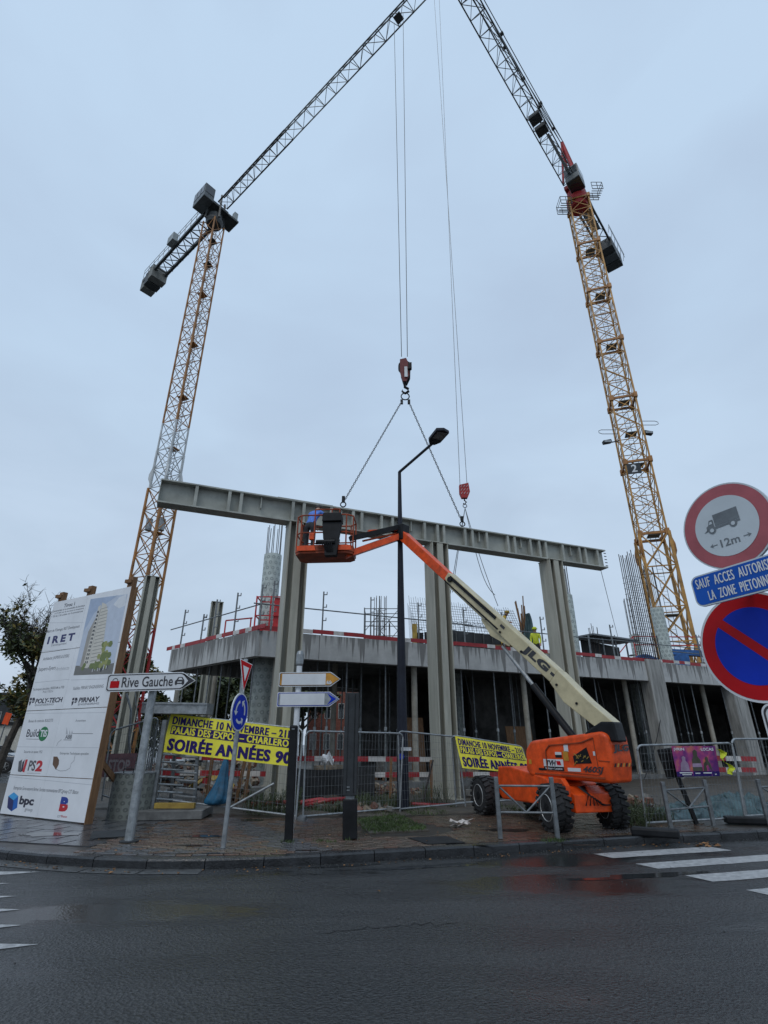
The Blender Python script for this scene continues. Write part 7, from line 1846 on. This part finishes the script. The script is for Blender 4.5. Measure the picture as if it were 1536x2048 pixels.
# more material stored on the deck
for k, (u, v, Y, lab) in enumerate(((700, 1268, 25, 'low stack of boards on the deck left of the small scaffold tower'), (1105, 1300, 27, 'low stack of boards on the deck beside the hi-vis worker'), (1150, 1310, 30, 'low stack of boards behind the last printed former'), (460, 1262, 24, 'low stack of boards on the left wing of the deck'))):
    p = at(u, v, Y); t_ = thing('board_stack', lab, 'boards', (p.x, p.y, 5.08), 'board stacks on the deck')
    for j in range(6): MB().box((p.x + rnd.uniform(-.08, .08), p.y, 5.14 + .1 * j), (1.7, .5, .08), Matrix.Rotation(.4 + rnd.uniform(-.05, .05), 3, 'Z')).build('stacked_board', (M_woody, M_wood, M_conc_dk)[(j + k) % 3], t_)
for k, (s_, o_, h_) in enumerate(((6.2, 4, 1.9), (7.3, 5, 1.7), (12.3, 2.2, 1.6), (14.0, 3.0, 1.8), (18.2, 2.4, 1.9), (19.0, 3.6, 1.6), (22.3, 2.0, 1.7), (24.0, 3.0, 1.9), (26.2, 2.0, 1.8))):
    q = fr(s_, o_); m = MB(); rebars(m, q, .16, 6, 5.08, 5.08 + h_ * 1.2, .016, .08)
    tag(m.build('starter_bars', M_rust, origin=(q.x, q.y, 5.08)), 'small cluster of starter bars on the deck, ' + ORD[k] + ' from the left behind the toe boards', 'rebar', 'starter bar clusters')
# teal tarpaulins behind the right fence
for (u0, u1, v, Y0, Y1, h, lab) in ((1335, 1430, 1634, 12.9, 13.4, .30, 'crumpled teal tarpaulin heap behind the purple poster fence'), (1425, 1560, 1630, 13.4, 14.2, .46, 'higher crumpled teal tarpaulin heap at the right picture edge')):
    a_, b_ = at(u0, v, Y0), at(u1, v, Y1); pr_ = random.Random(u0)
    ph = [pr_.uniform(0, 6) for _ in range(6)]
    def tf(a, b, a_=a_, b_=b_, h=h):
        p = a_.lerp(b_, a); q = Vector((p.x * 2.2, b * 2.4, u0 * .1)); e = math.sin(math.pi * min(1, max(0, b))) ** .7 * (math.sin(math.pi * min(1, max(0, a))) ** .4)
        r1 = 1 - abs(mnoise.noise(q * 1.6)) * 1.6; r2 = 1 - abs(mnoise.noise(q * 4.1 + Vector((3, 1, 0)))) * 1.6
        return p + Vector((.10 * mnoise.noise(q * 3), b * 1.2 - .35 + .12 * mnoise.noise(q * 2.7), h * e * (.45 + .45 * r1 + .28 * r2) - .04))
    m = MB(); m.grid(tf, 70, 34)
    tag(m.build('tarpaulin', M_tarp, origin=a_, smooth=True), lab, 'tarpaulin', 'teal tarpaulin heaps')
# leaning dark board/post
t_ = thing('fallen_post', 'dark signal post leaning against the right fence panel', 'post', at(1393, 1648, 11.9))
m = MB(); m.bar(at(1334, 1500, 12.0), at(1393, 1648, 11.9), .07, .07); m.build('shaft', M_black, t_)
m = MB(); m.bar(at(1330, 1497, 12.2), at(1352, 1556, 12.1), .34, .12); m.build('head', M_black, t_, bevel=.02)

# ================================================================== PEDESTRIAN GUARD RAILS
def guard(label, pa, pb_, top_z, root_group):
    """pa,pb_: feet points on the pavement"""
    root = thing('pedestrian_guardrail', label, 'guardrail', pa.copy(), root_group)
    for p in (pa, pb_):
        MB().bar(p, p + UPZ * top_z, .07, .07, up=(0, 1, 0)).build('post', M_galv_dk, root, bevel=.01)
    a, b = pa + UPZ * (top_z - .14), pb_ + UPZ * (top_z - .14); c, d = pa + UPZ * .42 * top_z, pb_ + UPZ * .42 * top_z
    MB().tube(a, b, .017).build('top_rail', M_galv_dk, root); MB().tube(c, d, .017).build('lower_rail', M_galv_dk, root)
    m_ = c.lerp(d, .5)
    MB().tube(a.lerp(b, .03), m_, .016).build('brace', M_galv_dk, root); MB().tube(b.lerp(a, .03), m_, .016).build('brace', M_galv_dk, root)
g_a, g_b = atz(1001, 1678, .125), atz(1116, 1680, .125)
guard('grey pedestrian guardrail with a V brace in front of the lift chassis', g_a, g_b, .93, 'grey pedestrian guardrails at the kerb')
guard('leaning grey pedestrian guardrail below the purple poster', atz(1343, 1662, .125), atz(1428, 1652, .125), .80, 'grey pedestrian guardrails at the kerb')
guard('grey pedestrian guardrail at the right picture edge', atz(1538, 1650, .125), atz(1640, 1645, .125), .80, 'grey pedestrian guardrails at the kerb')

# ================================================================== LITTER, GRASS, WEEDS
def tuft(mb, c, n, h, sp, rr=None):
    rr = rr or rnd
    for i in range(n):
        p = Vector((c[0] + rr.gauss(0, sp), c[1] + rr.gauss(0, sp), c[2])); d = Vector((rr.uniform(-1, 1), rr.uniform(-1, 1), 0)) * h * .6; hh = h * rr.uniform(.5, 1.2); w = rr.uniform(.004, .009) * (1 + h * 2)
        a = rr.uniform(0, 6.28); s_ = Vector((math.cos(a), math.sin(a), 0)) * w
        mb.poly([p - s_, p + s_, p + d * .4 + UPZ * hh * .6 + s_ * .7, p + d + UPZ * hh, p + d * .4 + UPZ * hh * .6 - s_ * .7])
gp_ = MB(); c4 = [atz(u, v, .13) for u, v in ((712, 1638), (800, 1630), (858, 1660), (738, 1666))]
MB().prism([(p.x, p.y) for p in c4], (0, 0, .10), (1, 0, 0), (0, 1, 0), UPZ, .03).build('planting_bed', M_dirt, pavement)
for i in range(900):
    a, b = rnd.random(), rnd.random(); p = (c4[0] * (1 - a) + c4[1] * a) * (1 - b) + (c4[3] * (1 - a) + c4[2] * a) * b
    tuft(gp_, (p.x, p.y, .12), 4, rnd.uniform(.03, .07), .03)
gp_.build('grass_patch', M_grass, kind='stuff')
gw = MB()
for (u, v, n, h) in ((700, 1678, 25, .05), (577, 1684, 18, .05), (640, 1682, 14, .03), (1116, 1682, 30, .05), (1095, 1683, 14, .04), (666, 1684, 12, .03), (160, 1728, 8, .03), (95, 1722, 6, .03)):
    p = atz(u, v, .12 if v < 1700 else 0); tuft(gw, p, n * 3, h, .06)
gw.build('grass_tufts', M_grass, kind='stuff')
wd = MB()
def weed(p, h, n):
    for i in range(n):
        d = Vector((rnd.gauss(0, .35), rnd.gauss(0, .35), 1)).normalized(); L = h * rnd.uniform(.5, 1.1); q = p + Vector((rnd.gauss(0, .05), rnd.gauss(0, .05), 0)); wd.bar(q, q + d * L, .006)
        for k in range(7):
            c = q + d * L * (k + 1) / 7; a = rnd.uniform(0, 6.28); o = Vector((math.cos(a), math.sin(a), rnd.uniform(-.2, .5))).normalized() * rnd.uniform(.03, .08); s_ = o.cross(UPZ).normalized() * .014
            wd.poly([c, c + o * .5 + s_, c + o, c + o * .5 - s_])
for (u0, u1, v, Y, n, h) in ((490, 600, 1612, 13.8, 46, .5), (610, 690, 1618, 14.0, 26, .25), (720, 800, 1612, 14.6, 34, .35), (840, 900, 1600, 16, 16, .5), (1255, 1290, 1640, 12.0, 26, .45), (700, 830, 1606, 15.5, 20, .3), (1290, 1340, 1628, 12.6, 20, .3), (955, 1000, 1612, 14.2, 12, .25)):
    for i in range(n):
        Yw = Y + rnd.uniform(-.5, .6); p = at(rnd.uniform(u0, u1), v, Yw); p.z = max(.1, soil_z(p.x, p.y)); weed(p, h, 5)
wd.build('weeds', M_weed, kind='stuff')
sg_ = MB()
for i in range(1500):
    u = rnd.uniform(560, 1300); Yv = rnd.uniform(13.4, 15.2); p = at(u, 1615, Yv); 
    if math.sin(p.x * 2.3) + math.sin(p.x * 5.1 + p.y * 2) < .1: continue
    p.z = max(.112, soil_z(p.x, p.y)) + .0; tuft(sg_, p, 4, .06, .06)
sg_.build('soil_grass', M_weed, kind='stuff')
lf = MB()
def leaf(p, s_=.05, mb=lf):
    a = rnd.uniform(0, 6.28); d = Vector((math.cos(a), math.sin(a), .1)); e = Vector((-d.y, d.x, .15)); mb.poly([p - d * s_, p + e * s_ * .6 + UPZ * .01, p + d * s_, p - e * s_ * .6 + UPZ * .008])
for (u, v) in ((757, 1782), (222, 1745), (357, 1746), (792, 1718), (888, 1712), (1010, 1700), (1228, 1698), (1250, 1696), (1455, 1678), (1480, 1676), (790, 1716), (30, 1716), (18, 1718)): leaf(atz(u, v, .012), rnd.uniform(.03, .05))
for i in range(26): leaf(atz(rnd.uniform(1390, 1440), rnd.uniform(1686, 1693), .012), .05)
for i in range(110):
    u = rnd.uniform(0, 1536); x = atz(u, 1700, .13).x; y = kerb_y(x); 
    if y < 90: leaf(Vector((x, y + (rnd.uniform(-.25, -.02) if rnd.random() < .6 else rnd.uniform(.3, 2.2)), .01 if rnd.random() < 0 else .012)) if False else Vector((x, y + rnd.uniform(-.28, -.03), .01)), rnd.uniform(.015, .03))
for i in range(70):
    x = rnd.uniform(-5, 6); y = kerb_y(x) + rnd.uniform(.3, 3); leaf(Vector((x, y, .134)), rnd.uniform(.015, .032))
lf.build('fallen_leaves', M_dryleaf, kind='stuff')
pq = atz(922, 1653, .13)
m = MB()
for i in range(9):
    c = pq + Vector((rnd.uniform(-.16, .18), rnd.uniform(-.08, .12), rnd.uniform(.02, .09))); a = rnd.uniform(0, 3); dx = Vector((math.cos(a), math.sin(a), rnd.uniform(-.4, .4))) * .07; dy = Vector((-math.sin(a), math.cos(a), rnd.uniform(-.5, .6))) * .06
    m._add([c - dx - dy, c + dx - dy, c + dy * 1.2 + UPZ * .03, c + dx * 1.2 + dy, c - dx + dy], [(0, 1, 2), (1, 3, 2), (0, 2, 4)])
tag(m.build('crumpled_paper', M_paper, origin=pq, solid=.003), 'crumpled torn paper lying on the pavement left of the lift', 'litter')
lf = MB()

# ================================================================== TREES
def tree(label, base, h, rcrown, seed, leafm, nleaf=5000, crown=None, lean=(0, 0), bare=.0, cat='tree', group=None, trunk_r=.22, leafsize=.13, droop=0., barez=99, twigs=3):
    rr = random.Random(seed); root = thing('tree', label, cat, base, group)
    tk = MB(); tips = []
    def grow(p, d, L, r, lev):
        n = 4; pts = [p.copy()]; q = p.copy(); dd = d.copy()
        for i in range(n):
            dd = (dd + Vector((rr.gauss(0, .13), rr.gauss(0, .13), rr.gauss(0, .08) + (.04 if not droop else -droop * lev * .1)))).normalized(); q = q + dd * L / n; pts.append(q.copy())
        tk.path(pts, r, n=6 if lev < 2 else 4, rf=lambda k: r * (1 - .45 * k / n))
        if lev >= 4: tips.extend(pts[1:]); return
        if lev >= 2: tips.extend(pts[2:])
        nb = (6, 5, 4, 3)[lev] if lev < 4 else 0
        for i in range(nb):
            t = rr.uniform(.35, 1) if lev else rr.uniform(.3, 1); k = min(n - 1, int(t * n)); o = pts[k].lerp(pts[k + 1], t * n - k)
            a = rr.uniform(0, 6.28); s_ = Vector((math.cos(a), math.sin(a), 0)); nd = (dd * .6 + s_ * rr.uniform(.6, 1.0) + Vector((0, 0, .25))).normalized()
            grow(o, nd, L * rr.uniform(.5, .72), r * .5, lev + 1)
    th = h * .42
    grow(Vector(base), Vector((lean[0], lean[1], 1)).normalized(), th, trunk_r, 0)
    # keep proportions: scale tips to the crown asked for
    if barez < 90:
        for t in tips:
            if t.z > barez - 1.5:
                for _ in range(twigs):
                    d = Vector((rr.gauss(0, .5), rr.gauss(0, .5), rr.uniform(.1, 1))).normalized(); L = rr.uniform(.3, .8); m_ = t + d * L * .6; tk.bar(t, m_, .018, w1=.012, h1=.012); tk.bar(m_, m_ + (d + Vector((rr.gauss(0, .4), rr.gauss(0, .4), .1))).normalized() * L * .5, .012, w1=.008, h1=.008)
    tk.build('trunk', M_bark, root)
    lv = [MB() for _ in leafm]
    for i in range(nleaf):
        t = rr.choice(tips); c = t + Vector((rr.gauss(0, .18), rr.gauss(0, .18), rr.gauss(0, .16) - (rr.random() * droop if droop else 0)))
        if t.z > barez + 1.2 * math.sin(t.x * 1.3 + t.y) and rr.random() < .96: continue
        if bare and math.sin(t.x * 1.7 + seed) + math.sin(t.z * 2.1) > 1.0 - bare * 2: continue
        a, b = rr.uniform(0, 6.28), rr.uniform(-1, 1); d = Vector((math.cos(a) * math.cos(b), math.sin(a) * math.cos(b), math.sin(b) if not droop else -1)).normalized(); e = d.cross(Vector((rr.uniform(-1, 1), rr.uniform(-1, 1), 1))).normalized(); s_ = leafsize * rr.uniform(.6, 1.3)
        k = (int(t.x * 1.3 + t.z * .9 + t.y) + (1 if rr.random() < .3 else 0)) % len(leafm); w = .5 if not droop else .2
        lv[k].poly([c - d * s_, c + e * s_ * w, c + d * s_, c - e * s_ * w])
    for b, m_ in zip(lv, leafm): b.build('crown', m_, root)
    return root
LT = 'trees around the building plot'
p = at(10, 1480, 31); tree('autumn tree with thin bare upper twigs behind the left side of the project board', (p.x, p.y, 0), 13.0, 4, 3, [M_leaf[0], M_leaf[1], M_leaf[0], M_leaf[2]], 10500, barez=8.4, twigs=2, group=LT, trunk_r=.25, leafsize=.14)
p = at(65, 1480, 33); tree('low dense bushy tree left of the project board', (p.x, p.y, 0), 7.5, 4, 31, [M_leaf[0], M_leaf[1], M_leaf[2]], 4500, group=LT, leafsize=.17)
p = at(150, 1480, 46); tree('dark tree far behind the project board', (p.x, p.y, 0), 13, 4, 12, M_leaf, 7000, group=LT, leafsize=.25)
p = at(262, 1480, 44); tree('green tree behind the free steel column', (p.x, p.y, 0), 11, 4, 15, M_leaf, 8000, group=LT, leafsize=.24)
p = at(330, 1480, 52); tree('drooping willow beside the left end of the deck', (p.x, p.y, 0), 17, 4, 21, [M_willow, M_willow, M_leaf[0]], 11000, group=LT, leafsize=.36, droop=1.6)
for i, (u, Y, s_, lab) in enumerate(((395, 48, 25, 'dark green tree seen under the left wing above the turnstile'), (455, 50, 31, 'dark green tree seen under the left wing left of the roundabout sign'), (520, 54, 37, 'dark green tree seen under the deck behind the roundabout sign'), (570, 58, 41, 'dark green tree seen under the deck beside the blank signs'), (604, 56, 47, 'narrow dark tree added to close the bright gap left of the brick house'))):  # the last tree is added to cover bright sky beside the brick house
    p = at(u, 1480, Y); tree(lab, (p.x, p.y, 0), 11, 4, s_, [M_leaf[0], M_leaf[1], M_willow], 7000, group=LT, leafsize=.26)

# ================================================================== FAR BUILDINGS, CAR, STREET
def block(label, x0, x1, y0, y1, h, wallm, rows, cols, roofm=None, zw=(1.0, 2.3), trim=M_conc, sh=3.1):
    root = thing('background_building', label, 'building', ((x0 + x1) / 2, (y0 + y1) / 2, 0))
    MB().box(((x0 + x1) / 2, (y0 + y1) / 2, h / 2), (x1 - x0, y1 - y0, h)).build('wall', wallm, root)
    MB().box(((x0 + x1) / 2, (y0 + y1) / 2, h + .15), (x1 - x0 + .5, y1 - y0 + .5, .3)).build('roof', roofm or M_dkgrey, root)
    for r_ in range(rows):
        for c in range(cols):
            x = x0 + (x1 - x0) * (c + .5) / cols; w = (x1 - x0) / cols * .45; z0, z1 = r_ * sh + zw[0], r_ * sh + zw[1]
            wn_ = MB().box((x, y0 - .03, (z0 + z1) / 2), (w, .06, z1 - z0)).build('window', trim, root)
            MB().box((x, y0 - .065, (z0 + z1) / 2), (w - .16, .012, z1 - z0 - .16)).build('pane', M_glass, wn_)
    return root
a = at(612, 1480, 62); b = at(722, 1480, 62)
block('red brick house with pale window bands seen through the deck props', a.x, b.x, 62, 70, 9.5, M_brick, 3, 4, zw=(.9, 2.5))
a = at(-150, 1480, 60); b = at(110, 1480, 60)
block('long low cream building with a dark roof at the left edge', a.x, b.x, 60, 68, 3.3, mat('cream_wall', (.50, .48, .42), .8), 1, 7, M_black)
a = at(-120, 1480, 75); b = at(120, 1480, 75)
block('dark grey hall behind the cream building at the left edge', a.x, b.x, 75, 90, 7.5, M_dkgrey, 2, 6)
# street railing left
t_ = thing('street_railing', 'grey street railing in front of the cream building at the left edge', 'railing', at(20, 1500, 42))
p, q = at(-60, 1482, 44), at(90, 1486, 40)
for z in (.35, .7, 1.05): MB().tube((p.x, p.y, z), (q.x, q.y, z), .03).build('rail', M_galv, t_)
for i in range(12): c = p.lerp(q, i / 11); MB().tube((c.x, c.y, 0), (c.x, c.y, 1.1), .035).build('post', M_galv, t_)
t_ = thing('road_work_sign', 'small orange sign on a slim pole at the left picture edge', 'sign', (*at(8, 1500, 25).xy, 0))
p = at(13, 1438, 25); MB().tube((p.x - .1, p.y, 0), (p.x, p.y, p.z - .2), .025).build('pole', M_galv_dk, t_); MB().prism([(-.16, -.2), (.12, -.25), (.18, .22), (-.1, .28)], p, (1, 0, 0), UPZ, (0, 1, 0), .02).build('plate', M_orange, t_)
# car
def car_(label, base, rz):
    root = thing('parked_car', label, 'car', base)
    def V(x, y, z): return Vector(base) + Matrix.Rotation(rz, 3, 'Z') @ Vector((x, y, z))
    secs = [(-2.2, .45, .62, .62, .55), (-2.1, .30, .95, .95, .78), (-1.7, .22, 1.0, 1.0, .86), (-1.2, .2, .98, 1.36, .88), (-.4, .2, .96, 1.45, .88), (.4, .2, .95, 1.42, .88), (1.0, .2, .93, 1.05, .88), (1.7, .22, .86, .88, .86), (2.1, .28, .76, .76, .76), (2.22, .42, .60, .60, .55)]
    m = MB(); n = 10; vs = []; fs = []
    for x, zb, zs_, zt, w in secs:
        ring_ = [(-w * .9, zb), (-w, zb + .15), (-w, zs_ * .8), (-w * .95, zs_), (-w * .72 if zt > zs_ + .1 else -w * .8, zt), (w * .72 if zt > zs_ + .1 else w * .8, zt), (w * .95, zs_), (w, zs_ * .8), (w, zb + .15), (w * .9, zb)]
        vs += [V(x, y, z) for y, z in ring_]
    for k in range(len(secs) - 1): fs += [(k * n + i, k * n + (i + 1) % n, (k + 1) * n + (i + 1) % n, (k + 1) * n + i) for i in range(n)]
    fs += [tuple(range(n))[::-1], tuple(range((len(secs) - 1) * n, len(secs) * n))]
    m._add(vs, fs); m.build('body', M_carb, root, bevel=.03)
    for s_ in (-1, 1):
        for pts in ([(-1.55, 1.0), (-.42, .98), (-.42, 1.38), (-1.15, 1.30)], [(-.36, .98), (.98, .98), (.42, 1.36), (-.36, 1.38)]):
            q = []
            for x, z in pts: f = (z - .97) / .45; q.append(V(x, s_ * (.86 - .22 * f), z))
            MB().poly(q).build('window', M_glass, root)
        MB().bar(V(-1.7, s_ * .875, .99), V(1.0, s_ * .875, .97), .02).build('chrome_strip', M_chrome, root)
        for x in (-1.35, 1.35):
            c = V(x, s_ * .80, .33); ax = Matrix.Rotation(rz, 3, 'Z') @ Vector((0, s_, 0)); ty = MB().lathe(c - ax * .1, ax, [(.2, 0), (.33, .01), (.335, .1), (.33, .2), (.22, .21)], n=24).build('tyre', M_rubber, root)
            rm = MB(); rm.lathe(c + ax * .095, ax, [(.225, .01), (.21, .02), (.2, 0), (.03, -.01)], n=20)
            for i in range(5):
                t = 2 * math.pi * i / 5; d = (UPZ * math.cos(t) + ax.cross(UPZ) * math.sin(t)); rm.bar(c + ax * .11, c + ax * .115 + d * .2, .05, .02)
            rm.build('rim', M_rim, root)
        MB().box(V(2.12, s_ * .55, .66), (.12, .3, .12), Matrix.Rotation(rz, 3, 'Z')).build('headlight', M_sgn, root)
        MB().box(V(-2.15, s_ * .6, .82), (.1, .26, .14), Matrix.Rotation(rz, 3, 'Z')).build('tail_light', M_sred, root)
p = atz(-28, 1545, 0); car_('dark navy saloon car half cut by the left picture edge', (p.x, p.y, 0), R(8))
